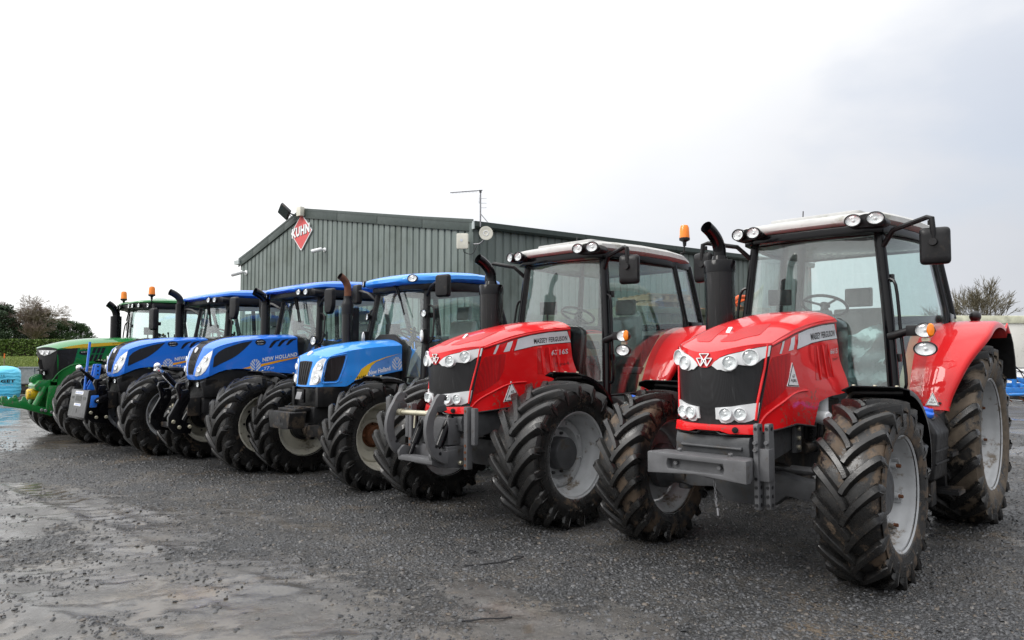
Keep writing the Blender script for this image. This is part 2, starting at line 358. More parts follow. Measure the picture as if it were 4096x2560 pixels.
def empty(name, loc=(0, 0, 0), rz=0, parent=None):
    o = bpy.data.objects.new(name, None); COL.objects.link(o); o.location = loc; o.rotation_euler = (0, 0, rz); o.empty_display_size = .3
    if parent is not None: o.parent = parent
    return o
def tag(o, label=None, cat=None, group=None, kind=None):
    if label: o['label'] = label
    if cat: o['category'] = cat
    if group: o['group'] = group
    if kind: o['kind'] = kind
    return o
_TXT = {}
def text_mesh2d(body, bold=.0, shear=0.0, sx=1.0):
    """flat outline of lettering, unit cap height, as 2D verts and faces, left aligned"""
    key = (body, bold, shear, sx)
    if key in _TXT: return _TXT[key]
    cu = bpy.data.curves.new('lettering', 'FONT'); cu.body = body; cu.offset = bold; cu.shear = shear; cu.resolution_u = 2; cu.size = 1.0; cu.space_character = 1.0 + bold * 3
    o = bpy.data.objects.new('lettering', cu); COL.objects.link(o); bpy.context.view_layer.update()
    me = bpy.data.meshes.new_from_object(o.evaluated_get(bpy.context.evaluated_depsgraph_get()))
    V = np.array([tuple(v.co)[:2] for v in me.vertices]); F = [tuple(p.vertices) for p in me.polygons]
    bpy.data.objects.remove(o); bpy.data.curves.remove(cu); bpy.data.meshes.remove(me)
    V[:, 0] -= V[:, 0].min(); b = V[:, 1].min(); h = V[:, 1].max() - b; V[:, 1] -= b; V /= h; V[:, 0] *= sx
    _TXT[key] = (V, F, V[:, 0].max()); return _TXT[key]
def lettering(mb, body, quad, fn, off=.004, bold=.02, shear=0, mi=0):
    """text stretched into a quad (bl, br, tr, tl) of surface coordinates"""
    V, F, w = text_mesh2d(body, bold, shear); bl, br, tr, tl = [np.array(q, float) for q in quad]; P = []
    for x, y in V:
        a = x / w; p = (bl * (1 - a) + br * a) * (1 - y) + (tl * (1 - a) + tr * a) * y; P.append(fn(p[0], p[1], off))
    mb.add(P, F, mi); return mb
# ------------------------------------------------------------------ tractor components
def tyre_mb(Rr, w, rr, nl, lug, zc, ang, seed, span=.62, lugw=.024, pw=.8):
    mb = MB(); H = Rr - rr; rb = Rr - lug
    half = [(.37, rr + .004), (.42, rr + .018), (.455, rr + .10 * H), (.492, rr + .32 * H), (.50, rr + .48 * H), (.488, rr + .63 * H), (.468, rb - .07), (.44, rb - .034), (.36, rb - .014), (.2, rb - .003)]
    prof = [(-a * w, r) for a, r in half] + [(0, rb)] + [(a * w, r) for a, r in half[::-1]]
    mb.lathe(prof, n=88)
    def car(y):
        a = abs(y) / w; xs = [q[0] for q in half][::-1]; rs_ = [q[1] for q in half][::-1]
        if a <= .2: return rb
        for i in range(len(xs) - 1):
            if xs[i] <= a <= xs[i + 1] and xs[i + 1] > xs[i]: return lerp(rs_[i], rs_[i + 1], (a - xs[i]) / (xs[i + 1] - xs[i]))
            if xs[i + 1] < xs[i]: break
        return rb - .07
    rnd = random.Random(seed)
    T = [-.05, -.02, .04, .2, .38, .56, .74, .88, .96, 1.0, 1.02, 1.04, 1.06]
    SH = {8: (None, .004, 0), 9: (.498, .020, .012), 10: (.508, .055, .03), 11: (.508, .105, .035), 12: (.498, .150, .04)}
    for sg in (-1, 1):
        for i in range(nl):
            th0 = 2 * math.pi * (i + (.5 if sg > 0 else 0)) / nl + ang; jw = rnd.uniform(.95, 1.06)
            def c(t):
                tt = max(0, t); return sg * w * (-.02 + .508 * min(t, 1.0)), th0 + span * (w / Rr) * (tt ** pw) * 1.0 - (.0 if t >= 0 else .02)
            V = []
            for k, t in enumerate(T):
                y, th = c(t); y2, th2 = c(min(t, .97) + .02); y1, th1 = c(min(t, .97) - .02)
                ty, ts = (y2 - y1), (th2 - th1) * Rr; l = math.hypot(ty, ts) or 1; ny, ns = -ts / l, ty / l
                hw = lugw * jw * (1.0 + .35 * max(0, t) ** 2) * (.5 if k == 0 else (.88 if k == 1 else 1)); yin = 0
                yy = abs(y) / (w * .5); rt = Rr - .024 * yy ** 2.4
                if k in SH:
                    ya, dr, yin = SH[k]; rt -= dr
                    if ya: y = sg * ya * w; ny *= .25
                base = min(car(y), rt) - .016 if k < 9 else rt - .02
                lowt = rt if k else lerp(base, rt, .3)
                for o, r, q in ((1.6, base, 1), (1.1, lowt - .011, 0), (.78, lowt, 0), (-.78, lowt, 0), (-1.1, lowt - .011, 0), (-1.6, base, 1)):
                    a = th + ns * hw * o / Rr; Y = y + ny * hw * o - sg * q * yin
                    Y = max(-w * .512, min(w * .512, Y)); V.append((r * math.cos(a), Y, r * math.sin(a)))
            n = 6; F = [(q * n + j, q * n + j + 1, (q + 1) * n + j + 1, (q + 1) * n + j) for q in range(len(T) - 1) for j in range(n - 1)] + [tuple(range(n)), tuple((len(T) - 1) * n + j for j in range(n))[::-1]]
            o = mb.add(V, F)
            for q in range(len(T)):
                for j in (1, 2, 3, 4): mb.a[o + q * n + j] = 1.0
    lim = -zc + .004; out = []
    for x, y, z in mb.v:
        if z < lim + .10 and math.hypot(x, z) > rr + .2 * H:
            k = max(0, (lim + .10 - z) / .1); y *= 1 + .035 * min(1, k)
        if z < lim: z = lim - .016 + (z - lim) * .25
        out.append((x, y, z))
    mb.v = out; return mb
def bolt(mb, p, ax, r=.014, h=.016, mi=0, n=6): mb.lathe([(0, r), (h * .8, r), (h, r * .8)], p, ax, n=n, mi=mi, capa=True, capb=True); return mb
def wheel(root, x, y, Rr, w, rr, side, mt, mr, style, nl, seed, lug=.042, zc=None, mh=None, span=.62, lugw=.024):
    """wheel > tyre, rim, hub; local axis y, outside is side*y"""
    zc = Rr - .03 if zc is None else zc; mh = mh or M['dgrey']
    tm = tyre_mb(Rr, w, rr, nl, lug, zc, seed * .37, seed, span, lugw)
    yo, yi = w * .43, -w * .43
    rim = MB(); rim.lathe([(yi - .004, rr + .018), (yi, rr + .03), (yi + .012, rr + .026), (yi + .016, rr), (yi + .06, rr - .008), (yi + .09, rr - .05), (0, rr - .058), (yo - .17, rr - .055), (yo - .14, rr - .035), (yo - .10, rr - .03), (yo - .085, rr - .014), (yo - .05, rr - .014), (yo - .016, rr - .002), (yo - .012, rr + .026), (yo, rr + .03), (yo + .004, rr + .018), (yo - .006, rr + .006)], n=72)
    disc = MB(); hub = MB(); yd = {'mf1': .00, 'mf2': .03, 'cream': -.03, 'nh': .05, 'rear': -.02, 'plain': .02}[style] * 1.0
    if style == 'mf1':
        disc.lathe([(yd - .012, rr - .075), (yd, rr - .075), (yd + .012, rr - .10), (yd + .012, .20), (yd + .03, .17), (yd + .03, 0.001)], n=64)
        for i in range(8):
            a = 2 * math.pi * (i + .3) / 8; ca, sa = math.cos(a), math.sin(a); q = Matrix.Rotation(-a, 3, 'Y')
            disc.box((ca * (rr - .052), yd + .045, sa * (rr - .052)), (.016, .09, .085), q); disc.box((ca * (rr - .085), yd + .03, sa * (rr - .085)), (.07, .018, .085), q)
            disc.tube([(ca * (rr - .085), yd + .02, sa * (rr - .085)), (ca * (rr - .085), yd + .075, sa * (rr - .085))], .024, 12)
            hub.tube([(ca * (rr - .085), yd + .07, sa * (rr - .085)), (ca * (rr - .085), yd + .105, sa * (rr - .085))], .013, 8, mi=1)
        hub.lathe([(yd + .03, .165), (yd + .075, .165), (yd + .085, .155), (yd + .085, .001)], n=40); bolt(hub, (.03, yd + .083, .04), (0, 1, 0), .01, .006)
    elif style == 'mf2':
        disc.lathe([(yd - .01, rr - .055), (yd, rr - .055), (yd + .015, rr - .075), (yd + .015, rr - .13), (yd - .045, rr - .16), (yd - .05, .20), (yd - .05, .001)], n=64)
        for i in range(8):
            a = 2 * math.pi * (i + .3) / 8; disc.tube([(math.cos(a) * (rr - .10), yd + .01, math.sin(a) * (rr - .10)), (math.cos(a) * (rr - .10), yd + .04, math.sin(a) * (rr - .10))], .013, 6)
        for i in range(10):
            a = 2 * math.pi * i / 10; bolt(hub, (math.cos(a) * .19, yd - .05, math.sin(a) * .19), (0, 1, 0), .016, .03)
        hub.lathe([(yd - .05, .155), (yd + .07, .155), (yd + .085, .145), (yd + .088, .13), (yd + .088, .001)], n=40)
    else:
        r1 = rr - .055
        disc.lathe([(yd - .012, r1), (yd, r1), (yd + .012, r1 - .03), (yd - .02, r1 * .62), (yd - .04, .19), (yd - .04, .001)], n=64)
        nb = 8; mi = 1
        for i in range(nb):
            a = 2 * math.pi * i / nb; bolt(hub, (math.cos(a) * (.135 if style == 'cream' else .165), yd - .035, math.sin(a) * (.135 if style == 'cream' else .165)), (0, 1, 0), .018, .032, mi)
        if style == 'nh':
            for i in range(8):
                a = 2 * math.pi * i / 8; bolt(hub, (math.cos(a) * r1 * .72, yd - .015, math.sin(a) * r1 * .72), (0, 1, 0), .016, .03, 0)
        k_ = .15 if style == 'cream' else .20; hub.lathe([(yd - .04, k_), (yd - .03, k_), (yd - .03, .125), (yd + .035, .12), (yd + .055, .10), (yd + .06, .001)], n=32, mi=1 if style == 'cream' else 0)
        if style == 'cream':
            disc.tube([(-.22, yd - .005, -.18), (-.22, yd + .008, -.18)], .03, 16)
    # inner face of the hub, seen on the far wheels
    hub.lathe([(yd - .05, .19), (yd - .12, .19), (yd - .15, .15), (yd - .24, .13), (yd - .24, .001)], n=28)
    if side < 0:
        for q in (tm, rim, disc, hub): q.v = [(a, -b, c_) for a, b, c_ in q.v]
    wo = disc.build('wheel', mr, root, loc=(x, y, zc)); tm.build('tyre', mt, wo, ang=42); rim.build('rim', mr, wo, ang=50)
    hub.build('hub', [mh, M['rust'] if style in ('mf1', 'cream') else mh], wo, bev=0)
    return wo
def lamp(root, name, c, d, r, house=None, oval=1.0, depth=.09, up=(0, 0, 1), lens=None, bezel=.12, bulb=True, refl=None, bd=.5):
    """round or oval lamp: housing and reflector bowl, bulb; child lens"""
    mb = MB(); ax = Vector(d).normalized(); c = Vector(c)
    mb.lathe([(-depth, r * .35), (-depth * .85, r * .62), (-depth * .35, r * .97), (0, r * 1.0), (.008, r * 1.0), (.012, r * .97), (.012, r * (1 - bezel)), (.002, r * (1 - bezel))], c, ax, 28, 0, oval, up, capa=True)
    k = r * (1 - bezel); mb.lathe([(.002, k), (-.22 * r * bd, k * .86), (-.42 * r * bd, k * .6), (-.52 * r * bd, k * .3), (-.54 * r * bd, .001)], c, ax, 28, 1, oval, up)
    if bulb: mb.lathe([(-.5 * r * bd, r * .26), (-.3 * r * bd, r * .24), (-.12 * r * bd, r * .14), (-.08 * r * bd, .001)], c, ax, 12, 1, 1, up)
    o = mb.build(name, [house or M['black'], refl or M['reflector']], root, ang=40)
    l = MB(); l.lathe([(.001, k), (.010, k * .8), (.015, k * .4), (.016, .0005)], c, ax, 28, 0, oval, up); l.lathe([(-.004, k), (.005, k * .8), (.010, k * .4), (.011, .0005)], c, ax, 28, 0, oval, up)
    l.build('lens', lens or M['glass_lamp'], o, ang=60); return o
M['glass_lamp'] = glass('lamp_cover_glass', (.97, .98, .98), .04)
def rounded(pts, r=.02, n=3):
    """round the corners of a 2D polygon"""
    out = []; k = len(pts)
    for i in range(k):
        p = Vector(pts[i]); a = Vector(pts[i - 1]) - p; b = Vector(pts[(i + 1) % k]) - p; q = min(r, a.length * .45, b.length * .45)
        A = p + a.normalized() * q; B = p + b.normalized() * q
        for j in range(n + 1):
            t = j / n; out.append(tuple(A * (1 - t) ** 2 + p * 2 * t * (1 - t) + B * t * t))
    return out
class Bonnet:
    """engine hood as three surfaces: front(s,z), side(x,z), top(x,y)"""
    def __init__(b, c, d, e, pw, t, cr, W, xr, zbot, flare=lambda x, z: 0, q=3.0, zfb=None):
        b.c, b.d, b.e, b.pw, b.t, b.cr, b.W, b.xr, b.zbot, b.flare, b.q = c, d, e, pw, t, cr, W, xr, zbot, flare, q
        b.zfb = zfb or (lambda s: zbot(b.xf(s, zbot(.6))))
    def xf(b, s, z): return b.c(z) - b.d(z) * abs(s) ** b.pw
    def zt(b, x, s): return b.cr(x) + (b.t(x) - b.cr(x)) * (1 - abs(s) ** b.q)
    def ztf(b, s):
        z = b.t(.5)
        for _ in range(14): z = b.zt(b.xf(s, z), s)
        return z
    def ys(b, x, z):
        x0 = b.xf(1, z); k = sm((x0 - x) / .30); return lerp(b.e(z), b.W(x) + b.flare(x, z), k) if x < x0 else b.e(z) - (x - x0) * .6
    def front(b, s, z, off=0): return (b.xf(s, z) + off, s * b.e(z) + off * .6 * s, z)
    def side(b, sg): return lambda x, z, off=0: (x, sg * (b.ys(x, z) + off), z)
    def top(b, x, y, off=0):
        s = max(-1, min(1, y / b.W(x))); return (x, y, b.zt(x, s) + off)
    def T(b, s, v):
        z0 = b.ztf(s); x0 = b.xf(s, z0); x = lerp(x0, b.xr(b.cr(-.8)), v ** 1.25); y = s * lerp(b.e(z0), b.W(x), sm(min(1, (x0 - x) / .30))); return (x, y, b.zt(x, s))
    def shell(b, sides=True):
        mb = MB(); mb.grid(lambda u, v: b.T(2 * u - 1, v), 32, 28)
        n = 34
        for sg in (1, -1):
            def fn(u, w, sg=sg):
                z = 1.4
                for _ in range(8):
                    x = lerp(b.xf(1, z), b.xr(z), u); top = b.T(1, 0)[2] if u == 0 else b.cr(x); z = lerp(b.zbot(x), top, w)
                p = Vector((x, b.ys(x, z), z)); 
                if w > .75:
                    x0, xe = b.T(1, 0)[0], b.xr(b.cr(-.8)); v = max(0, min(1, (x0 - x) / (x0 - xe))) ** .8
                    te = Vector(b.T(1, v)); p = p.lerp(te, ((w - .75) / .25) ** 3) if w < 1 else te
                return (p.x, sg * p.y, p.z)
            if sides: mb.grid(fn, 40, 16)
        return mb
def spanel(root, name, mat, B, poly, sides=(1, -1), off=.004, thick=.008, rnd=0.02, step=.06, ang=35):
    out = []
    for sg in sides:
        m = MB(); m.patch(rounded(poly, rnd) if rnd else poly, B.side(sg), off, thick, step); out.append(m.build(name, mat, root, ang=ang))
    return out
def stext(root, mat, B, body, quad, side=1, off=.006, bold=.02, shear=0, name='lettering'):
    m = MB(); lettering(m, body, quad, B.side(side), off, bold, shear); return m.build(name, mat, root)
def flip_quad(quad): return [quad[1], quad[0], quad[3], quad[2]]
def mirror_both(fn):
    for sg in (1, -1): fn(sg)

def cab(root, S):
    """S: nodes for the left side, mirrored; frame, roof, panes, doors"""
    mf = S.get('frame', M['gloss']); N = {k: Vector(v) for k, v in S['n'].items()}
    def P(k, sg): v = N[k]; return Vector((v.x, sg * v.y, v.z))
    for sg in (1, -1):
        f = MB(); f.tube([P('A0', sg), P('Am', sg), P('A1', sg)], .042, 8); f.build('front_post', mf, root, ang=50)
        f = MB(); f.tube([P('B0', sg), P('B1', sg), P('B2', sg)], .036, 8); f.build('door_post', mf, root, ang=50)
        f = MB(); f.tube([P('C0', sg), P('C1', sg)], .045, 8); f.build('rear_post', mf, root, ang=50)
        f = MB(); f.bar(P('A0', sg), P('B0', sg), .06, .10); f.build('cab_rail', mf, root, bev=.008)
        for q0, q1 in (('A1', 'B2'), ('B2', 'C1'), ('B1', 'C0')): f = MB(); f.bar(P(q0, sg), P(q1, sg), .07, .085); f.build('cab_rail', mf, root, bev=.008)
        # door: glass in a thin dark seal, handle, hinges
        def dfn(u, v, sg=sg, o=0.0):
            a = P('A0', sg).lerp(P('Am', sg), v * 2) if v < .5 else P('Am', sg).lerp(P('A1', sg), v * 2 - 1)
            kb = S.get('kb', .5); b_ = P('B0', sg).lerp(P('B1', sg), v / kb) if v < kb else P('B1', sg).lerp(P('B2', sg), (v - kb) / (1 - kb))
            p = a.lerp(b_, .035 + u * .94); p.y += sg * (.035 * math.sin(math.pi * u) + .012 + o); return p
        g = MB(); g.grid(lambda u, v: dfn(u, .03 + .94 * v), 10, 12, 0, lambda u, v: dfn(u, .03 + .94 * v, o=-.006))
        d = g.build('door', M['glass'], root, ang=60)
        e = MB(); ring = [dfn(0, .03 + .94 * i / 12, o=.002) for i in range(13)] + [dfn(i / 10, .97, o=.002) for i in range(1, 11)] + [dfn(1, .03 + .94 * (12 - i) / 12, o=.002) for i in range(1, 13)] + [dfn(1 - i / 10, .03, o=.002) for i in range(1, 11)]
        e.tube(ring, .013, 6); e.build('door_seal', M['black'], d)
        h = MB(); hp = dfn(.9, S.get('hv', .36), o=.015); h.box(hp, (.10, .03, .035)); h.box(hp + Vector((.0, sg * .02, -.0)), (.07, .012, .02)); h.build('door_handle', M['black'], d, bev=.006)
        for v in (.28, .72):
            h = MB(); p = dfn(.02, v, o=.02); h.box(p, (.05, .035, .07)); h.build('hinge', M['black'], d, bev=.006)
        # quarter window
        def qfn(u, v, sg=sg, o=0.0):
            p = P('B1', sg).lerp(P('B2', sg), v).lerp(P('C0', sg).lerp(P('C1', sg), v), .12 + u * .76); p.y += sg * (.01 + o); return p
        g = MB(); g.grid(lambda u, v: qfn(u, .04 + .92 * v), 4, 6, 0, lambda u, v: qfn(u, .04 + .92 * v, o=-.006)); g.build('quarter_window', M['glass'], root, ang=60)
        # interior lower side and wheel arch
    bul = S.get('bulge', .14)
    def wfn(u, v, o=0.0):
        v2 = S.get('wv', .1) + (1 - S.get('wv', .1)) * v; lo = lambda sg: P('A0', sg).lerp(P('Am', sg), v2 * 2) if v2 < .5 else P('Am', sg).lerp(P('A1', sg), v2 * 2 - 1)
        p = lo(1).lerp(lo(-1), .03 + .94 * u); p.x += bul * (1 - (2 * u - 1) ** 2) + .01 + o; return p
    g = MB(); g.grid(lambda u, v: wfn(u, v * .97), 18, 12, 0, lambda u, v: wfn(u, v * .97, -.007)); ws = g.build('windscreen', M['glass_front'], root, ang=60)
    e = MB(); ring = [wfn(0, i / 10 * .97, .003) for i in range(11)] + [wfn(i / 18, .97, .003) for i in range(1, 19)] + [wfn(1, (1 - i / 10) * .97, .003) for i in range(1, 11)] + [wfn(1 - i / 18, 0, .003) for i in range(1, 18)]
    e.tube(ring + ring[:1], .012, 6); e.build('windscreen_seal', M['black'], ws)
    def rfn(u, v, o=0.0):
        p = P('C0', 1).lerp(P('C1', 1), v).lerp(P('C0', -1).lerp(P('C1', -1), v), .06 + .88 * u); p.x -= .05 * (1 - (2 * u - 1) ** 2) + o; return p
    g = MB(); g.grid(lambda u, v: rfn(u, .03 + .94 * v), 10, 6, 0, lambda u, v: rfn(u, .03 + .94 * v, -.006)); g.build('rear_window', M['glass'], root, ang=60)
    for q0 in ('C0', 'C1', 'A1'): f = MB(); f.bar(P(q0, 1), P(q0, -1), .08, .09); f.build('cross_rail', mf, root, bev=.008)
    # floor pan, rear bulkhead
    f = MB(); z0 = N['A0'].z - .02; f.prism([(N['A0'].x, N['A0'].y - .03), (N['B0'].x, N['B0'].y - .03), (N['C0'].x, N['B0'].y - .1), (N['C0'].x, -N['B0'].y + .1), (N['B0'].x, -N['B0'].y + .03), (N['A0'].x, -N['A0'].y + .03)], lambda a, b_, w: (a, b_, w), z0 - .10, z0); f.build('cab_floor', M['interior'], root)
    f = MB(); f.prism([(N['C0'].x + .02, z0), (N['C0'].x + .02, N['C0'].z - .03), (N['C0'].x + .3, N['C0'].z - .16), (N['C0'].x + .45, z0)], lambda a, b_, w: (a, w, b_), -N['C0'].y + .05, N['C0'].y - .05); f.build('rear_bulkhead', M['interior'], root, bev=.02)
    for sg in (1, -1):      # inner wheel arches
        f = MB(); yy = N['C0'].y; f.prism([(N['B0'].x - .02, z0), (N['B0'].x - .12, N['B0'].z + .25), (N['B1'].x + .15, N['B1'].z - .08), (N['C0'].x + .05, N['B1'].z - .06), (N['C0'].x + .05, z0)], lambda a, b_, w: (a, sg * w, b_), yy - .22, yy - .04); f.build('inner_wheel_arch', S.get('trim', M['interior']), root, bev=.02)
    # headlining
    f = MB(); zt = N['A1'].z - .03; f.prism([(N['A1'].x - .05, N['A1'].y - .05), (N['B2'].x, N['B2'].y - .04), (N['C1'].x + .05, N['C1'].y - .05), (N['C1'].x + .05, -N['C1'].y + .05), (N['B2'].x, -N['B2'].y + .04), (N['A1'].x - .05, -N['A1'].y + .05)], lambda a, b_, w: (a, b_, w), zt, zt + .05); f.build('headlining', M['headlining'], root)
    # steering column and wheel, dash
    sx = N['A0'].x - .38; sz = S.get('steer', N['A0'].z + .74)
    f = MB(); f.prism([(sx + .26, z0), (sx + .12, sz - .22), (sx + .22, sz - .05), (sx + .34, sz - .08), (sx + .40, z0)], lambda a, b_, w: (a, w, b_), -.15, .15); f.build('dashboard', M['fabric'], root, bev=.03)
    st = MB(); ctr = Vector((sx, 0, sz)); ax = Vector((-.45, 0, .9)).normalized(); _, a, b_ = basis(ax, (0, 1, 0)); rg = [ctr + a * (.2 * math.cos(2 * math.pi * i / 28)) + b_ * (.2 * math.sin(2 * math.pi * i / 28)) for i in range(29)]
    st.tube(rg, .015, 8)
    for i in (0, 10, 18): st.tube([ctr, rg[i]], .012, 6)
    st.tube([ctr - ax * .3, ctr], .035, 10); st.lathe([(0, .05), (.02, .045), (.025, .001)], ctr, ax, 16); st.build('steering_wheel', M['black'], root)
    # seat
    qx = sx - .62; z1 = z0 + .38
    f = MB(); f.prism(rounded([(qx - .24, z1), (qx + .26, z1), (qx + .28, z1 + .12), (qx - .2, z1 + .10)], .05), lambda a, b2, w: (a, w, b2), -.25, .25); f.prism([(qx - .18, z0), (qx + .18, z0), (qx + .14, z1), (qx - .14, z1)], lambda a, b2, w: (a, w, b2), -.16, .16)
    seat = f.build('seat', M['fabric'], root, bev=.02)
    f = MB(); f.prism(rounded([(qx - .20, z1 + .08), (qx - .30, z1 + .62), (qx - .40, z1 + .62), (qx - .34, z1 + .05)], .05), lambda a, b2, w: (a, w, b2), -.24, .24); f.prism(rounded([(qx - .31, z1 + .64), (qx - .33, z1 + .84), (qx - .41, z1 + .84), (qx - .40, z1 + .64)], .03), lambda a, b2, w: (a, w, b2), -.13, .13); f.build('backrest', S.get('seatmat', M['fabric']), seat, bev=.02)
    f = MB(); f.box((sx + .05, -.42, sz + .10), (.03, .22, .16), Matrix.Rotation(.5, 3, 'Z')); f.tube([(sx + .05, -.45, sz - .5), (sx + .06, -.43, sz + .05)], .015, 6); f.build('monitor', M['black'], root, bev=.01)
    for k, (lx, ly) in enumerate(((.30, -.40), (.36, -.34), (.22, -.44))): f = MB(); f.tube([(qx + lx, ly, z1 + .2), (qx + lx + .03, ly, z1 + .42 + .03 * k)], .012, 6); f.ell((qx + lx + .035, ly, z1 + .44 + .03 * k), (.022, .018, .03)); f.build('lever', M['yellow'] if k == 1 else M['black'], root)
    f = MB(); f.prism(rounded([(qx - .15, z0 + .28), (qx + .2, z0 + .28), (qx + .2, z0 + .36), (qx - .15, z0 + .36)], .03), lambda a, b2, w: (a, w, b2), .34, .60); f.prism(rounded([(qx - .16, z0 + .36), (qx - .22, z0 + .75), (qx - .28, z0 + .75), (qx - .22, z0 + .34)], .03), lambda a, b2, w: (a, w, b2), .36, .58); f.build('passenger_seat', M['fabric'], root, bev=.015)
    f = MB(); f.prism(rounded([(qx - .2, z1 + .20), (qx + .24, z1 + .24), (qx + .24, z1 + .33), (qx - .2, z1 + .30)], .03), lambda a, b2, w: (a, w, b2), -.42, -.30); f.box((qx + .15, -.36, z1 + .40), (.03, .03, .16)); f.box((qx + .05, -.38, (z0 + z1) / 2 + .06), (.3, .1, z1 - z0 + .1)); f.build('armrest_console', M['interior'], root, bev=.012)
    return P
def roof(root, mat, stations, under=None, name='roof'):
    """stations: x, half width, z bottom, z edge, z centre"""
    def ring(x, hw, zb, ze, zc, dx=0.0):
        h = [(0, zb), (.55 * hw, zb), (.93 * hw, zb), (1.0 * hw, lerp(zb, ze, .35)), (.99 * hw, lerp(zb, ze, .75)), (.93 * hw, ze), (.75 * hw, lerp(ze, zc, .55)), (.4 * hw, lerp(ze, zc, .9)), (0, zc)]
        return [Vector((x, y, z)) for y, z in h] + [Vector((x, -y, z)) for y, z in h[-2:0:-1]]
    mb = MB(); mb.loft([ring(*q) for q in stations]); return mb.build(name, mat, root, ang=40)
def mirror(root, sg, arm, c, size, face=(-1, 0, 0), mat=None, shape=None, tilt=0.0):
    """arm points, then a mirror head whose back faces forward; sub-part mirror_glass"""
    mat = mat or M['black']; c = Vector(c); w, h, t = size
    a = MB(); a.tube(arm, .023, 8); o = a.build('mirror_arm', M['black'], root)
    m = MB(); rt = Matrix.Rotation(sg * tilt, 3, 'Z')
    sh = rounded(shape or [(-w / 2, -h / 2), (w / 2, -h / 2), (w / 2, h / 2), (-w / 2, h / 2)], .04, 4)
    rings = []
    for k, x in ((.6, t), (.86, t * .93), (.97, t * .6), (1.0, .012), (.98, 0)): rings.append([c + rt @ Vector((x, sg * u * k, v * k)) for u, v in sh])
    m.loft(rings); hd = m.build('mirror', mat, root, ang=40)
    g = MB(); g.prism([(u * .93, v * .94) for u, v in sh], lambda u, v, q: c + rt @ Vector((-q, sg * u, v)), -.001, .003); g.build('mirror_glass', M['mirror'], hd); return hd
def rear_fender(root, sg, path, mat, yin, yout, lip=.05, name='rear_fender', thick=.02, drop=None):
    """path in x,z from front bottom over the top; yin,yout functions of t"""
    n = len(path); rings = []
    for i, (x, z) in enumerate(path):
        t = i / (n - 1); a, b_ = yin(t), yout(t); p0 = path[max(0, i - 1)]; p1 = path[min(n - 1, i + 1)]; tx, tz = p1[0] - p0[0], p1[1] - p0[1]; l = math.hypot(tx, tz); nx, nz = -tz / l, tx / l
        if nz < 0 and nx < 0: nx, nz = -nx, -nz
        if nx < 0 and False: pass
        nx, nz = (nx, nz) if (nx * .3 + nz) > 0 or nx > .3 else (-nx, -nz)
        prof = [(a, 0), (lerp(a, b_, .5), .012), (b_ - .04, .004), (b_ - .012, -.008), (b_, -lip * .5), (b_ - .002, -lip), (b_ - .012, -lip), (b_ - .016, -.02), (lerp(a, b_, .5), -.01), (a, -thick)]
        rings.append([Vector((x + nx * k, sg * y, z + nz * k)) for y, k in prof])
    mb = MB(); mb.loft(rings); return mb.build(name, mat, root, ang=40)
def smooth_path(pts, n=4):
    """Catmull-Rom"""
    out = []; k = len(pts); P = [Vector(p) for p in pts]
    for i in range(k - 1):
        p0, p1, p2, p3 = P[max(0, i - 1)], P[i], P[i + 1], P[min(k - 1, i + 2)]
        for j in range(n):
            t = j / n; out.append(.5 * ((2 * p1) + (p2 - p0) * t + (2 * p0 - 5 * p1 + 4 * p2 - p3) * t * t + (3 * p1 - p0 - 3 * p2 + p3) * t ** 3))
    out.append(P[-1]); return [tuple(p) for p in out]
def front_mudguard(root, sg, zc, Rr, y0, y1, a0, a1, mat=None, gap=.07, flat=0.0):
    """black guard over the back of a front wheel, with its bracket"""
    rg = []; n = 14; rad = Rr + gap
    for i in range(n + 1):
        a = R(lerp(a0, a1, i / n)); x, z = rad * math.cos(a), zc + rad * math.sin(a); k = 1 - .12 * sm(i / n * 1.4 - .7)
        yy = [y0, lerp(y0, y1, .15), lerp(y0, y1, .85), y1, y1 + .004]; dz = [-.035, 0, 0, -.02, -.05]
        pts = [(x + math.cos(a) * d, sg * (lerp(y0, y1, .5) + (y - lerp(y0, y1, .5)) * k), z + math.sin(a) * d) for y, d in zip(yy, dz)]
        pts += [(p[0] - math.cos(a) * .008, p[1], p[2] - math.sin(a) * .008) for p in pts[::-1]]
        rg.append([Vector(p) for p in pts])
    mb = MB(); mb.loft(rg); g = mb.build('front_mudguard', mat or M['black'], root, ang=40)
    b = MB(); a = R(a0 + 12); b.tube([(.02, sg * (y0 - .1), zc + .12), (-.05, sg * (y0 - .06), zc + Rr * .72), (rad * math.cos(a) * .97, sg * (y0 + .03), zc + rad * math.sin(a) * .97 - .005), (rad * math.cos(a), sg * (y1 - .08), zc + rad * math.sin(a) - .015)], .02, 8); b.build('mudguard_bracket', M['chassis'], g)
    for i in range(3):
        aa = R(a0 + 4); y = lerp(y0, y1, .15 + .32 * i); b = MB(); bolt(b, (rad * math.cos(aa), sg * y, zc + rad * math.sin(aa)), (math.cos(aa), 0, math.sin(aa)), .014, .012); b.build('bolt', M['zinc'], g)
    return g
def beacon(root, base, stem, h=.16, r=.062):
    b = MB(); b.tube(stem, .012, 8); p = Vector(base); b.lathe([(-.07, .02), (-.02, .024), (0, r * 1.02), (.025, r * 1.05), (.03, r)], p, (0, 0, 1), 20, capa=True, capb=True); o = b.build('beacon', M['black'], root)
    l = MB(); l.lathe([(.03, r), (.03 + h * .75, r * .9), (.03 + h * .95, r * .7), (.03 + h, r * .3), (.03 + h, .001)], p, (0, 0, 1), 20); l.build('beacon_lens', M['amber'], o); return o
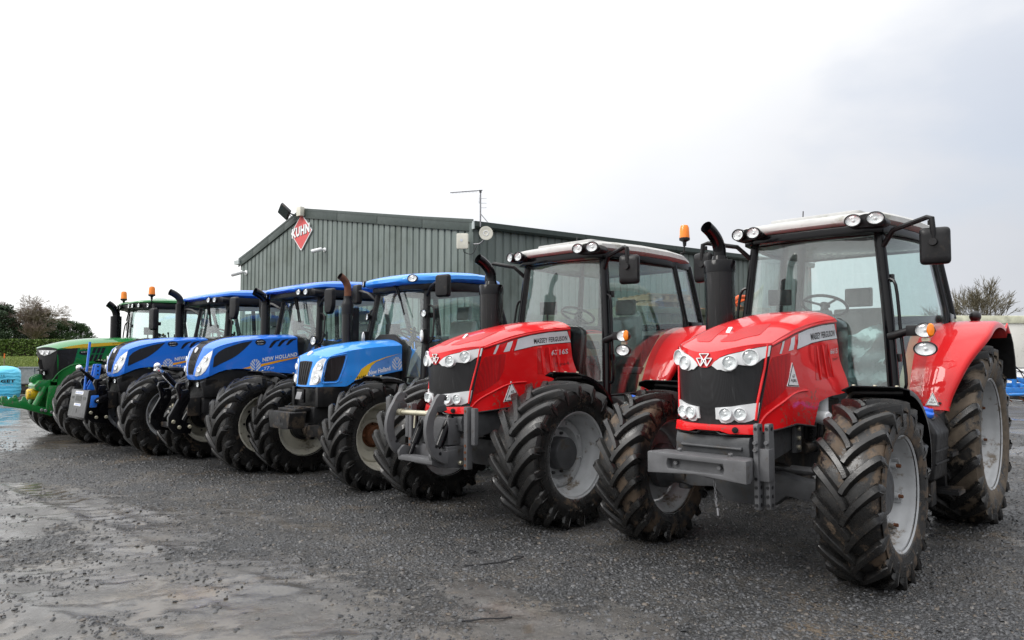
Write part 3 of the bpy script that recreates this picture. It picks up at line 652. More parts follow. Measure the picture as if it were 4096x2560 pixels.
def elbow_pipe(root, base, zt, r, tip, mat, rb=None, fl=1.0):
    """upright exhaust outlet curving to an oblique open mouth"""
    x, y, z = base; tx, ty, tz = tip
    P = smooth_path([(x, y, z), (x, y, zt), (lerp(x, tx, .22), lerp(y, ty, .22), lerp(zt, tz, .45)), (lerp(x, tx, .62), lerp(y, ty, .62), lerp(zt, tz, .8)), (tx, ty, tz)], 4)
    m = MB(); n = 14; m.tube(P, r, n, cap=False); m.tube(P, r * .86, n, cap=False, mi=1)
    o = m.build('exhaust_pipe', [mat, M['print_black']], root, ang=50); return o
# ------------------------------------------------------------------ shared running gear
def underbody(root, wb, zf, zr, mat, tf, tr, eng=(-.05, -1.25), gb=None):
    f = MB(); f.prism([(eng[0], .74), (eng[0], 1.12), (eng[1], 1.20), (eng[1], .66), (-.7, .58), (-.4, .60)], lambda a, b, w: (a, w, b), -.24, .24)
    for i in range(6): f.box((-.25 - .14 * i, .26, .98), (.09, .07, .14)); f.box((-.25 - .14 * i, -.26, .98), (.09, .07, .14))
    f.tube([(-.3, .28, .84), (-.9, .29, .86)], .05, 10); f.tube([(-.35, .30, 1.10), (-.95, .27, 1.02)], .022, 8)
    f.build('engine_block', M['chassis'], root, bev=.015)
    f = MB(); f.prism([(eng[1] + .02, .58), (eng[1] + .02, 1.10), (-wb - .3, 1.12), (-wb - .35, .60), (-wb + .5, .50)], lambda a, b, w: (a, w, b), -.27, .27); f.build('gearbox', mat, root, bev=.03)
    f = MB(); f.lathe([(-tr + .1, .10), (-.5, .13), (-.3, .2), (.3, .2), (.5, .13), (tr - .1, .10)], (-wb, 0, zr), (0, 1, 0), 20, capa=True, capb=True); f.build('rear_axle', mat, root)
    f = MB(); z = zf - .04
    f.prism([(-.62, -.06), (-.5, -.09), (-.3, -.07), (-.18, -.17), (.18, -.17), (.3, -.07), (.5, -.09), (.62, -.06), (.62, .07), (.4, .06), (.2, .10), (-.2, .10), (-.4, .06), (-.62, .07)], lambda a, b, w: (w, a, z + b), -.085, .085)
    for sg in (1, -1): f.tube([(0, sg * .60, z - .13), (0, sg * .60, z + .15)], .06, 12); f.tube([(.0, sg * .55, z), (0, sg * (tf - .08), z + .02)], .105, 18); f.box((-.12, sg * .62, z + .10), (.2, .05, .05))
    f.build('front_axle', mat, root, bev=.014)
    f = MB(); f.tube([(-.16, -.62, z + .10), (-.16, .62, z + .10)], .018, 8)
    for sg in (1, -1): f.tube([(-.17, sg * .2, z + .10), (-.17, sg * .42, z + .10)], .032, 10); f.tube([(-.16, sg * .44, z + .1), (-.16, sg * .5, z + .1)], .026, 10)
    f.build('steering_rod', M['steelbar'], root)
    # rear three-point linkage
    f = MB()
    for sg in (1, -1): f.bar((-wb - .1, sg * .35, zr - .28), (-wb - 1.0, sg * .44, .55), .05, .09); f.bar((-wb - .15, sg * .3, 1.25), (-wb - .6, sg * .32, 1.15), .05, .08); f.tube([(-wb - .55, sg * .32, 1.15), (-wb - .62, sg * .40, .56)], .025, 8)
    f.tube([(-wb - .2, 0, 1.05), (-wb - .8, 0, 1.0)], .03, 8); f.build('rear_linkage', M['chassis'], root, bev=.008)
def uvq(x0, z0, x1, z1, h): return [(x0, z0), (x1, z1), (x1, z1 + h), (x0, z0 + h)]
# ------------------------------------------------------------------ red tractors
def red_bonnet(root, model, sub, plate, plate_at, numq, subq):
    B = Bonnet(c=smooth_interp([(1.0, .71), (1.10, .712), (1.26, .735), (1.5, .75), (1.62, .74)]), d=smooth_interp([(1.0, .09), (1.2, .175), (1.5, .25), (1.66, .285)]), e=smooth_interp([(1.0, .30), (1.2, .325), (1.5, .357), (1.66, .37)]), pw=2.2,
               t=smooth_interp([(.78, 1.575), (.70, 1.63), (.55, 1.70), (.39, 1.757), (0, 1.86), (-.5, 1.945), (-.9, 1.975)]), cr=smooth_interp([(.78, 1.55), (.46, 1.667), (0, 1.79), (-.5, 1.862), (-.9, 1.895)]), W=smooth_interp([(.5, .37), (0, .378), (-.9, .365)]),
               xr=lambda z: -.86 - .05 * sm((1.7 - z) / .4), zbot=interp([(.66, 1.02), (.37, 1.05), (.08, 1.07), (-.25, 1.03), (-.27, 1.10), (-.31, 1.21), (-.5, 1.25), (-.9, 1.275)]), flare=lambda x, z: .065 * sm((1.60 - z) / .32) * sm(-x / .8) + .012 * sm((1.75 - z) / .1))
    sh = B.shell()
    nose = [(s, B.ztf(s)) for s in [i / 12 for i in range(-12, 13)]] + [(1, 1.655), (.8, 1.634), (.6, 1.607), (.42, 1.588), (.3, 1.567), (.2, 1.535), (.13, 1.505), (.06, 1.493), (-.06, 1.493), (-.13, 1.505), (-.2, 1.535), (-.3, 1.567), (-.42, 1.588), (-.6, 1.607), (-.8, 1.634), (-1, 1.655)]
    sh.patch(nose, B.front, .006, .016, .07)
    bo = sh.build('bonnet', M['red'], root, ang=28, weld=True)
    g = MB(); g.grid(lambda u, v: B.front((2 * u - 1) * .995, lerp(1.04, B.ztf(2 * u - 1) - .005, v), -.004), 24, 14); g.build('grille', M['mesh_black'], bo)
    st = MB(); st.patch([(-1.0, 1.022), (-.5, 1.022), (-.3, 1.04), (.3, 1.04), (.5, 1.022), (1.0, 1.022), (1.0, 1.092), (.5, 1.085), (0, 1.083), (-.5, 1.085), (-1.0, 1.092)], B.front, .022, .035, .08); st.build('lower_bonnet_strip', M['red'], bo, bev=.005)
    bt = MB(); bt.lathe([(0, .022), (.012, .022), (.014, .012), (.02, .012), (.02, .001)], B.front(.62, 1.052, .022), (1, .4, 0), 16); bt.build('bonnet_catch', M['black'], bo)
    seal = MB(); seal.tube([Vector(B.front(s, 1.016 + (.02 if abs(s) < .3 else 0), .006)) for s in [i / 10 for i in range(-10, 11)]], .009, 6)
    for sg in (1, -1): seal.tube([Vector(B.side(sg)(x, B.zbot(x) - .006, 0)) for x in (.62, .5, .37, .2, .08, -.1, -.24)], .009, 6)
    seal.build('bonnet_seal', M['black'], bo)
    for sg in (1, -1):
        b = MB(); b.patch([(sg * s, z) for s, z in [(.15, 1.508), (.2, 1.532), (.3, 1.562), (.45, 1.586), (.62, 1.605), (.82, 1.632), (1.0, 1.652), (1.0, 1.577), (.92, 1.556), (.86, 1.525), (.76, 1.505), (.66, 1.512), (.60, 1.515), (.57, 1.49), (.5, 1.468), (.40, 1.468), (.33, 1.478), (.26, 1.478)]], B.front, .008, .016, .08); b.build('headlamp_surround', M['white'], bo, ang=40)
        for s, z, r in ((.475, 1.527, .054), (.76, 1.566, .060)):
            p = Vector(B.front(sg * s, z, .020)); lamp(root, 'headlight', p, (1, sg * s * .6, 0), r, M['white'], depth=.022, bezel=.10, bd=.5)
        b = MB(); b.patch([(sg * s, z) for s, z in [(.20, 1.205), (.5, 1.215), (.97, 1.245), (.97, 1.14), (.88, 1.118), (.78, 1.105), (.66, 1.105), (.58, 1.122), (.52, 1.105), (.42, 1.095), (.32, 1.10), (.27, 1.122), (.20, 1.122)]], B.front, .010, .02, .08); b.build('headlamp_surround', M['white'], bo, ang=40)
        for s in (.41, .68):
            lamp(root, 'headlight', Vector(B.front(sg * s, 1.160 + .005 * s, .020)), (1, sg * s * .45, 0), .046, M['white'], depth=.02, bezel=.10, bd=.5)
    # emblem: three outlined triangles on the nose
    em = MB(); zc0 = 1.548
    def tri(pts, wd=.0075):
        for i in range(3):
            p, q = pts[i], pts[(i + 1) % 3]; A = Vector(B.front(p[0] / .36, zc0 + p[1], .016)); Bq = Vector(B.front(q[0] / .36, zc0 + q[1], .016)); em.bar(A, Bq, wd, .010, up=(1, 0, 0))
    tri([(-.036, .045), (.036, .045), (0, -.003)]); tri([(-.058, .012), (-.012, .012), (-.024, -.045)]); tri([(.058, .012), (.012, .012), (.024, -.045)]); em.bar(B.front(-.012 / .36, zc0 + .012, .016), B.front(.024 / .36, zc0 - .045, .016), .0075, .01, up=(1, 0, 0)); em.bar(B.front(.012 / .36, zc0 + .012, .016), B.front(-.024 / .36, zc0 - .045, .016), .0075, .01, up=(1, 0, 0))
    em.build('emblem', M['chrome'], bo)
    for sg in (1, -1):
        m = MB(); m.patch(rounded([(.60, sg * .035), (.58, sg * .15), (.40, sg * .26), (.10, sg * .22), (.26, sg * .075)], .03), B.top, .003, .004, .06); m.build('bonnet_mesh', M['mesh_red'], bo)
    bd = MB(); bd.prism([(.40, 0), (.33, .0), (.33, .045), (.345, .048)], lambda a, b, w: (a, w, B.t(.37) + b - .012), -.018, .018); bd.build('bonnet_badge', M['chrome'], bo, bev=.006)
    mesh_poly = [(.17, 1.60), (.44, 1.565), (.50, 1.45), (.555, 1.20), (.42, 1.245), (.27, 1.33), (.20, 1.43)]
    spanel(bo, 'side_mesh', M['mesh_red'], B, mesh_poly, off=.003, thick=.004, rnd=.025)
    # raised rib around the mesh and the arched crease above the front wheel
    for sg in (1, -1):
        rb = MB(); rb.tube([Vector(B.side(sg)(x, z, .002)) for x, z in smooth_path([(.58, 1.06), (.50, 1.14), (.36, 1.215), (.2, 1.275), (.05, 1.305), (-.12, 1.31)], 4)], .010, 8); rb.tube([Vector(B.side(sg)(x, z, .001)) for x, z in ((.485, 1.66), (.52, 1.5), (.575, 1.25), (.59, 1.12))], .010, 8); rb.tube([Vector(B.side(sg)(x, z, -.004)) for x, z in smooth_path([(.45, 1.652), (.25, 1.705), (0, 1.765), (-.4, 1.83), (-.86, 1.872)], 4)], .012, 8); rb.build('bonnet_crease', M['red'], bo, ang=60); se = MB(); se.tube([Vector(B.side(sg)(x, z, .0012)) for x, z in smooth_path([(.46, 1.640), (.25, 1.692), (0, 1.752), (-.4, 1.818), (-.86, 1.860)], 4)], .0035, 5); se.tube([Vector(B.front(sg * s, z, .012)) for s, z in ((1.0, 1.652), (1.0, 1.10))], .0035, 5); se.build('panel_gap', M['print_black'], bo)
        for i in range(3):
            x0 = -.285 - .125 * i
            v = MB(); v.patch(rounded([(x0, 1.385 + .01 * i), (x0 - .01, 1.655 + .008 * i), (x0 - .07, 1.66 + .008 * i), (x0 - .075, 1.385 + .01 * i)], .012), B.side(sg), .002, .004, .08); v.build('vent', M['red_shade'], bo)  # flat patch, its darker red stands for the shade in the vent recess
            v = MB(); v.bar(B.side(sg)(x0 - .078, 1.385 + .01 * i, .004), B.side(sg)(x0 - .073, 1.66 + .008 * i, .001), .014, .014, up=(0, 1, 0)); v.build('vent_rib', M['red'], bo, bev=.006)
    band = [(-.012, 1.748), (-.2, 1.785), (-.5, 1.825), (-.80, 1.848), (-.862, 1.728), (-.5, 1.704), (-.25, 1.68), (.052, 1.628)]
    spanel(bo, 'stripe_border', M['print_black'], B, [(x * 1.01 + (.004 if x > -.3 else -.001), z + (.006 if z > 1.735 else -.006)) for x, z in band], off=.0015, thick=0, rnd=0)
    spanel(bo, 'stripe', M['print_grey'], B, band, off=.0025, thick=0, rnd=0)
    for q in ([(.25, 1.69), (.285, 1.685), (.335, 1.592), (.305, 1.594)], [(.06, 1.728), (.14, 1.708), (.205, 1.612), (.12, 1.624)]): spanel(bo, 'stripe', M['print_grey'], B, q, off=.0025, thick=0, rnd=0)
    for sg in (1, -1):
        q = [(-.25, 1.700), (-.80, 1.745), (-.80, 1.797), (-.25, 1.755)]; stext(bo, M['print_black'], B, 'MASSEY FERGUSON', q if sg > 0 else flip_quad(q), sg, .004, .026)
        stext(bo, M['print_grey'], B, model, numq if sg > 0 else flip_quad(numq), sg, .003, .02)
        stext(bo, M['print_black'], B, sub, subq if sg > 0 else flip_quad(subq), sg, .003, .0)
    plate_tri(bo, B.side(1), plate_at, plate)
    # cowl between bonnet and windscreen
    cw = MB(); cw.prism(rounded([(-.36, 1.25), (-.36, 1.86), (-.30, 1.92), (.30, 1.92), (.36, 1.86), (.36, 1.25)], .04), lambda a, b, w: (w, a, b), -1.16, -.84); cw.build('cowl', M['gloss'], root, bev=.01)
    return B
M['red_shade'] = paint('shaded_red_enamel', (.46, .005, .007), .4)  # bonnet red darkened: vent recess shade put into the colour
def plate_tri(root, fn, P, rows):
    """white triangular number plate: P = top, front bottom, rear bottom; rows of text"""
    top, a, b = [np.array(q, float) for q in P]; c = (top + a + b) / 3
    def sc(k): return [tuple(c + (q - c) * k) for q in (top, a, b)]
    m = MB(); m.patch(sc(1.12), fn, .006, .006, .3); m.patch(sc(1.05), fn, .0075, 0, .3, 1); m.patch(sc(.93), fn, .009, 0, .3); pl = m.build('number_plate', [M['print_white'], M['print_black']], root)
    t = MB(); h = top[1] - a[1]; u = (b - a)
    def row(txt, k0, k1, f0, f1): 
        bl = a + u * f0 + np.array([0, h * k0]); br = a + u * f1 + np.array([0, h * k0]); lettering(t, txt, [bl, br, br + np.array([0, h * (k1 - k0)]), bl + np.array([0, h * (k1 - k0)])], fn, .0105, .01)
    row(rows[1], .14, .32, .20, .80); row(rows[0], .38, .54, .38, .62); m2 = t; m2.build('plate_lettering', M['print_black'], pl)
def side_lamps(root, sg, base, out, z, zl, y, x):
    """indicator and oval work lamp on a bracket beside the front post"""
    b = MB(); b.tube([base, (x, sg * (y - .13), z)], .036, 10); b.box((x - .0, sg * (y - .10), z), (.07, .10, .09)); br = b.build('lamp_bracket', M['black'], root, bev=.01)
    lamp(root, 'indicator', (x + .05, sg * y, z), (1, sg * .12, 0), .062, M['black'], oval=1.25, depth=.10, bezel=.08)
    a = MB(); a.lathe([(.0, .0565), (.012, .045), (.017, .02), (.018, .001)], (x + .055, sg * (y + .045), z), (1, sg * .45, 0), 20, 0, .55); a.build('indicator_lens', M['amber'], br)
    a = MB(); a.tube([(x + .02, sg * y, z - .06), (x + .02, sg * y, zl + .05)], .012, 8); a.box((x + .02, sg * y, (z + zl) / 2), (.03, .06, .03)); a.build('lamp_stalk', M['zinc'], br)
    lamp(root, 'work_light', (x + .05, sg * y, zl), (1, sg * .1, -.05), .062, M['black'], oval=1.45, depth=.07, bezel=.14)
def wiper(root, a, b, piv):
    m = MB(); m.bar(a, b, .014, .022); m.bar(Vector(a).lerp(Vector(b), .5) + Vector((.015, 0, .01)), piv, .016, .012); m.lathe([(-.02, .02), (.02, .022), (.03, .012)], piv, (1, 0, 0), 12, capb=True); m.build('wiper', M['black'], root)
def red_tractor(pose, label, cfg):
    X0, Y0, phi = pose; th = math.atan2(-math.cos(phi), -math.sin(phi)); root = empty('tractor', (X0, Y0, 0), th); tag(root, label, 'tractor', None)
    dz = cfg['dz']; body = root
    B = red_bonnet(root, cfg['model'], cfg['sub'], cfg['plate'], cfg['plate_at'], cfg['numq'], cfg['subq'])
    zf, zr, wb = cfg['Rf'] - .03, cfg['Rr'] - .035, 2.68
    for sg in (1, -1):
        wheel(root, 0, sg * cfg['tf'], cfg['Rf'], cfg['wf'], .381, sg, cfg['tm'], M['silver'], cfg['ws'], cfg['nl'], 3 + sg + cfg['seed'], lug=cfg.get('lug', .045), span=cfg['span'], lugw=cfg['lugw'])
        wheel(root, -wb, sg * .93, cfg['Rr'], .50, .508, sg, cfg.get('tmr', cfg['tm']), M['silver'], 'mf1', 21, 9 + sg + cfg['seed'], lug=.05, lugw=.026)
        front_mudguard(root, sg, zf, cfg['Rf'], cfg['tf'] - .24, cfg['tf'] + .22, 97, 172, M['gloss'], gap=.085)
    underbody(root, wb, zf, zr, M['dgrey'], cfg['tf'], .93)
    f = MB(); f.prism([(.60, 1.012), (.62, .80), (.45, .80), (.1, .85), (-.04, .88), (-.06, 1.02), (.08, 1.055), (.37, 1.036)], lambda a, b, w: (a, w, b), -.325, .325); f.prism([(.60, .83), (.66, .86), (.675, .95), (.66, 1.0), (.60, 1.0)], lambda a, b, w: (a, w, b), -.29, .29); f.prism([(.64, .9), (.69, .91), (.69, .925), (.64, .95)], lambda a, b, w: (a, w, b), -.24, .24)
    f.box((-.02, .345, .95), (.12, .03, .22)); fr = f.build('front_frame', M['dgrey'], root, bev=.02, seg=3)
    for i in range(3):
        b = MB(); bolt(b, (-.02, .36, 1.02 - .07 * i), (0, 1, 0), .018, .016); b.build('bolt', M['zinc'], fr)
    # oil filters and pipes on the engine's left side
    for p, ax, l in (((-.66, .30, 1.10), (0, 0, 1), .16), ((-.50, .27, 1.075), (.25, 1, 0), .17)):
        q = MB(); q.lathe([(0, .046), (.01, .055), (l - .012, .055), (l, .046), (l, .001)], p, ax, 24, capa=True); o = q.build('oil_filter', M['print_white'], root)
    q = MB(); q.box((-.40, .30, 1.02), (.05, .05, .26)); 
    for i in range(8): q.box((-.37, .33, .92 + .03 * i), (.03, .03, .012))
    q.tube(smooth_path([(-.47, .30, 1.16), (-.46, .35, 1.05), (-.47, .34, .9), (-.52, .3, .8)]), .016, 8); q.build('breather_pipe', M['black'], root)
    S = cfg['cab']; P = cab(root, S); sx = S['n']['A1'][0]
    # roof with dark visor and four lamps, rear hatch lip
    xo = sx + 1.37; zo = S['n']['A1'][2] - 2.70
    roof(root, M['roofgrey'], [(x + xo, hw, zb + zo, ze + zo, zc + zo) for x, hw, zb, ze, zc in [(-1.13, .36, 2.765, 2.80, 2.80), (-1.15, .52, 2.745, 2.82, 2.83), (-1.24, .665, 2.735, 2.84, 2.855), (-1.5, .71, 2.73, 2.85, 2.885), (-1.9, .77, 2.725, 2.855, 2.905), (-2.4, .80, 2.72, 2.85, 2.90), (-2.75, .79, 2.715, 2.83, 2.875), (-2.95, .73, 2.72, 2.785, 2.81), (-3.0, .66, 2.735, 2.76, 2.765)]])
    ht = MB(); ht.prism(rounded([(-1.35, -.42), (-1.35, .42), (-2.0, .44), (-2.0, -.44)], .06), lambda a, b, w: (a + xo, b, w + zo), 2.84, 2.905 ); ht.build('roof_hatch', M['roofgrey'], root, bev=.015)
    vz = MB(); vz.prism([(-1.17, .50), (-1.27, .64), (-1.5, .68), (-1.9, .73), (-2.4, .76), (-2.9, .70), (-2.9, -.70), (-2.4, -.76), (-1.9, -.73), (-1.5, -.68), (-1.27, -.64), (-1.17, -.50)], lambda a, b, w: (a + xo, b, w + zo), 2.66, 2.735); vz.build('roof_visor', M['gloss'], root, bev=.012)
    for sg in (1, -1):
        pod = MB(); pod.prism(rounded([(.37, 2.745), (.42, 2.79), (.55, 2.815), (.665, 2.79), (.70, 2.73), (.66, 2.70), (.42, 2.70)], .02), lambda a, b, w: (w + xo + .06 * (1 - sm((a - .5) / .2)), sg * a, b + zo), -1.30, -1.165); pod.build('lamp_pod', M['black'], root, bev=.012)
        lamp(root, 'roof_light', (-1.065 + xo, sg * .455, 2.757 + zo), (1, sg * .06, -.08), .056, M['black'], oval=1.3, depth=.05, bezel=.14); lamp(root, 'roof_light', (-1.10 + xo, sg * .625, 2.762 + zo), (1, sg * .28, -.06), .058, M['black'], oval=1.3, depth=.06, bezel=.14)
        lamp(root, 'rear_roof_light', (-2.98 + xo, sg * .60, 2.72 + zo), (-1, sg * .3, -.1), .055, M['black'], depth=.07)
        A0 = Vector(P('A0', sg)); A1 = Vector(P('A1', sg)); am = A0.lerp(A1, .93)
        mc = (A1.x + .17, sg * 1.05, 2.485 + zo); mirror(root, sg, [am + Vector((.02, sg * .03, -.04)), (A1.x + .10, sg * .72, 2.67 + zo), (A1.x + .185, sg * 1.0, 2.73 + zo), (A1.x + .21, sg * 1.04, 2.715 + zo), (A1.x + .215, sg * 1.05, 2.60 + zo), (A1.x + .19, sg * 1.05, 2.50 + zo)], mc, (.225, .31, .05), tilt=.25)
        kn = MB(); kn.lathe([(0, .026), (.035, .026)], (A1.x + .19, sg * 1.03, 2.665 + zo), (0, 0, 1), 14, capa=True, capb=True); kn.lathe([(0, .035), (.03, .03)], (mc[0] + .045, mc[1], mc[2] + .03), (1, 0, 0), 16, capb=True); kn.build('mirror_clamp', M['black'], root)
        pa = A0.lerp(A1, .40); side_lamps(root, sg, pa + Vector((.02, 0, 0)), 0, 1.79, 1.635, .96, A0.x + .0)
        g = MB(); q0, q1 = A0.lerp(A1, .12), A0.lerp(A1, .72); o = Vector((.02, sg * .10, 0)); g.tube(smooth_path([q0 + Vector((0, sg * .03, 0)), q0 + o + Vector((0, 0, .04)), q0.lerp(q1, .5) + o, q1 + o + Vector((0, 0, -.06)), q1 + Vector((0, sg * .03, 0))], 4), .014, 8); g.build('grab_rail', M['gloss'], root)
        # rear fender
        path = smooth_path([(-1.70, 1.10), (-1.76, 1.30), (-1.90, 1.56), (-2.08, 1.74), (-2.32, 1.86), (-2.62, 1.905), (-2.92, 1.87), (-3.12, 1.76)], 4)
        rear_fender(root, sg, [(x, z + dz) for x, z in path], M['red'], lambda t: lerp(.70, .72, t), lambda t: lerp(1.00, 1.255, sm(t * 1.9)), lip=.06)
        iw = MB(); iw.prism([(-1.74, 1.12 + dz)] + [(x - .015, z - .03 + dz) for x, z in path[2:]] + [(-3.12, 1.3 + dz), (-2.7, 1.05)], lambda a, b, w: (a, sg * w, b), .68, .715); iw.build('fender_side', M['red'], root)
        ex = MB(); n = 10; ex.loft([[Vector((x + k, sg * y, z)) for y, k in ((.75, 0), (1.26, .0), (1.265, -.02), (.75, -.02))] for x, z in [(-3.07, 1.80 + dz), (-3.18, 1.71 + dz), (-3.27, 1.55 + dz), (-3.31, 1.34 + dz)]]); ex.build('fender_flap', M['black'], root)
        for yy in (.78, .94):
            b = MB(); bolt(b, (-1.695, sg * yy, 1.16 + dz), (1, 0, .2), .012, .01, n=10); b.build('bolt', M['black'], root)
        rl = MB(); rl.ell((-2.80, sg * 1.02, 1.965 + dz), (.10, .05, .055)); rl.box((-2.80, sg * 1.02, 1.915 + dz), (.10, .06, .05)); rl.build('rear_lamp', M['black'], root)
    pf = lambda a, b, w=0: (-1.70 - (b - 1.1 - dz) * .28 + w + .014, .88 - a, b)
    plate_tri(root, pf, ((0, 1.245 + dz), (-.05, 1.14 + dz), (.05, 1.14 + dz)) if True else None, cfg['plate'])
    # exhaust: perforated shield and curved outlet in front of the right post
    ex = cfg['exh']; m = MB(); m.lathe([(-1.15, .115), (-1.0, .13), (-.10, .138), (-.10, .142), (-.0, .142), (.0, .10), (.015, .07)], (ex[0], ex[1], ex[2]), (0, 0, 1), 40, capa=True, capb=True); eo = m.build('exhaust_silencer', M['perf'], root, ang=40)
    cp = MB(); cp.lathe([(-.105, .144), (-.005, .144), (.004, .138), (.004, .06)], ex[:3], (0, 0, 1), 40); cp.lathe([(-.0, .075), (.05, .062)], ex[:3], (0, 0, 1), 24); cp.build('silencer_cap', M['gloss'], eo)
    elbow_pipe(root, (ex[0], ex[1], ex[2] - .02), ex[2] + .11, .058, (ex[0] + .19, ex[1] - .03, ex[2] + .305), M['gloss'])
    wz = wiper; wz(root, (-1.10 + xo, -.10, 1.93 + zo), (-1.16 + xo, -.60, 1.97 + zo), (-1.07 + xo, .02, 1.90 + zo))
    an = MB(); an.tube([(-2.0 + xo, -.35, 2.86 + zo), (-2.06 + xo, -.36, 3.10 + zo)], .006, 6); an.build('aerial', M['black'], root)
    # fuel and additive tank with its blue cap, battery box, steps
    tk = MB(); tk.prism([(.68, .54), (1.02, .56), (1.05, .95), (.98, 1.07), (.82, 1.14), (.68, 1.14)], lambda a, b, w: (w, a, b), -1.50, -1.08); to = tk.build('fuel_tank', M['black'], root, bev=.03, seg=3)
    for z in (.70, .80):
        k = MB(); k.box((-1.29, 1.036, z), (.40, .016, .022)); k.build('tank_rib', M['black'], to, bev=.006)
    cpz = MB(); d = Vector((.25, .52, .8)).normalized(); c0 = Vector((-1.22, .94, 1.10)); cpz.lathe([(-.01, .062), (.012, .062), (.03, .055), (.034, .001)], c0, d, 24); cpz.bar(c0 + d * .03 + Vector((-.03, .03, .0)), c0 + d * .03 + Vector((.03, -.03, 0)), .03, .03); cpz.build('tank_cap', M['bluecap'], to, bev=.004)
    ring = MB(); ring.lathe([(.0, .085), (.006, .08), (.006, .065), (-.005, .065)], c0 - d * .004, d, 28); ring.build('filler_ring', M['gloss'], to)
    sb = MB(); sb.prism([(-1.53, .95), (-1.53, 1.08), (-1.68, 1.10), (-1.70, .40), (-1.64, .40)], lambda a, b, w: (a, w, b), .70, .98)
    sb.build('step_panel', M['black'], root, bev=.01)
    for i, z in enumerate((.42, .74)):
        st = MB(); st.box((-1.60, .96 + .04 * (1 - i), z), (.22, .22, .03)); 
        for k in range(5): st.box((-1.69 + .045 * k, .96 + .04 * (1 - i), z + .022), (.012, .20, .02))
        st.build('step', M['chassis'], root)
    bb = MB(); bb.box((-1.25, .90, .44), (.16, .16, .2)); bb.tube([(-1.10, .90, .32), (-1.10, .90, .52)], .07, 14); bb.build('air_tank', M['chassis'], root, bev=.015)
    return root, B, P, xo, zo
def red_cab(xa, dz): return dict(n=dict(A0=(xa + .13, .715, 1.10 + dz), Am=(xa + .06, .655, 1.92 + dz), A1=(xa, .575, 2.70 + dz), B0=(-1.76, .755, 1.13 + dz), B1=(-2.50, .835, 1.95 + dz), B2=(-2.42, .715, 2.70 + dz), C0=(-2.93, .79, 1.95 + dz), C1=(-2.82, .68, 2.70 + dz)), trim=M['beige'], wv=.12, bulge=.09, kb=.52, steer=2.06, seatmat=M['interior'])
PH = math.radians
# ---- first red tractor
T1, B1, P1, _, _ = red_tractor((1.915, 5.718, PH(43.6)), 'red tractor with grey weight block at its nose and muddy narrow tyres', dict(dz=0, model='6615', sub='Dyna-4', plate=('67', 'AJ8L'), plate_at=((.15, 1.515), (.235, 1.36), (.045, 1.35)), numq=[(-.66, 1.59), (-.83, 1.60), (-.83, 1.645), (-.66, 1.635)], subq=[(-.70, 1.53), (-.82, 1.54), (-.82, 1.57), (-.70, 1.56)],
    Rf=.655, wf=.42, tf=.90, Rr=.86, tm=M['rubber_mud'], tmr=M['rubber_rear'], ws='mf1', nl=20, seed=1, span=.62, lugw=.020, cab=red_cab(-1.37, 0), exh=(-.66, -.60, 2.455)))
def t1_extras(root):
    w = MB(); x0, x1 = .72, .92
    out = rounded([(-.39, .72), (-.16, .72), (-.10, .745), (.0, .745), (.06, .72), (.39, .72), (.39, .875), (-.39, .875)], .012, 2); w.prism(out, lambda a, b, q: (q, a * (1 if q > .8 else .88), b), x0, x1 - .055)
    O = [(-.39, .72), (0, .745), (.39, .72), (.39, .80), (.39, .875), (0, .875), (-.39, .875), (-.39, .80)]; I = [(-.215, .765), (0, .765), (.215, .765), (.225, .80), (.215, .838), (0, .838), (-.215, .838), (-.225, .80)]; n = 8
    V = [(x1 - .055, a, b) for a, b in O] + [(x1, a * .985, b) for a, b in O] + [(x1, a, b) for a, b in I] + [(x1 - .055, a * .96, b) for a, b in I]
    w.add(V, [(k * n + i, k * n + (i + 1) % n, (k + 1) * n + (i + 1) % n, (k + 1) * n + i) for k in range(3) for i in range(n)])
    wo = w.build('front_weight', M['grey'], root, bev=.008)
    for y, z, x in ((-.17, .805, x1 - .05), (.17, .805, x1 - .05)):
        b = MB(); bolt(b, (x, y, z), (1, 0, 0), .018, .022); b.build('bolt', M['grey'], wo)
    for y in (-.2, .2):
        b = MB(); bolt(b, (x0 + .05, y, .875), (.3, 0, 1), .018, .022); b.build('bolt', M['grey'], wo)
    for k, (x, y) in enumerate(((.70, .37), (.655, .43))):
        p = MB(); p.prism(rounded([(-.045, .52), (.04, .52), (.045, .62), (.045, 1.0), (.05, 1.11), (-.04, 1.11), (-.05, .95)], .02), lambda a, b, q: (x + a * .9, y + q, b), -.016, .016); po = p.build('hitch_plate', M['grey'], root, bev=.004)
        for z in (.555, .615, .675, .735, 1.075):
            h = MB(); h.lathe([(-.0185, .013), (.0185, .013)], (x, y, z), (0, 1, 0), 14, capa=True, capb=True); h.lathe([(-.0465, .011), (.0465, .011)], (x, y, z), (1, 0, 0), 14, capa=True, capb=True); h.build('pin_hole_disc', M['print_black'], po)  # black discs stand for the dark inside drilled holes
        for z in (.93, .98):
            h = MB(); bolt(h, (x + .044, y, z), (1, .0, 0), .016, .02); h.build('bolt', M['grey'], po)
    sl = MB(); sl.box((.68, .40, .83), (.09, .11, .22)); sl.build('hitch_sleeve', M['grey'], root, bev=.006)
    ch = MB()
    for i in range(7):
        c = Vector((.80, .09 + .002 * i, .69 - .026 * i)); ax = (1, 0, 0) if i % 2 else (0, 1, 0); _, a, b = basis(ax, (0, 0, 1)); ch.tube([c + a * (.007 * math.cos(q * .785)) + b * (.017 * math.sin(q * .785)) for q in range(9)], .003, 5)
    ch.tube([(.80, .11, .51), (.81, .12, .46)], .007, 6); ch.build('chain', M['steelbar'], root)
t1_extras(T1)
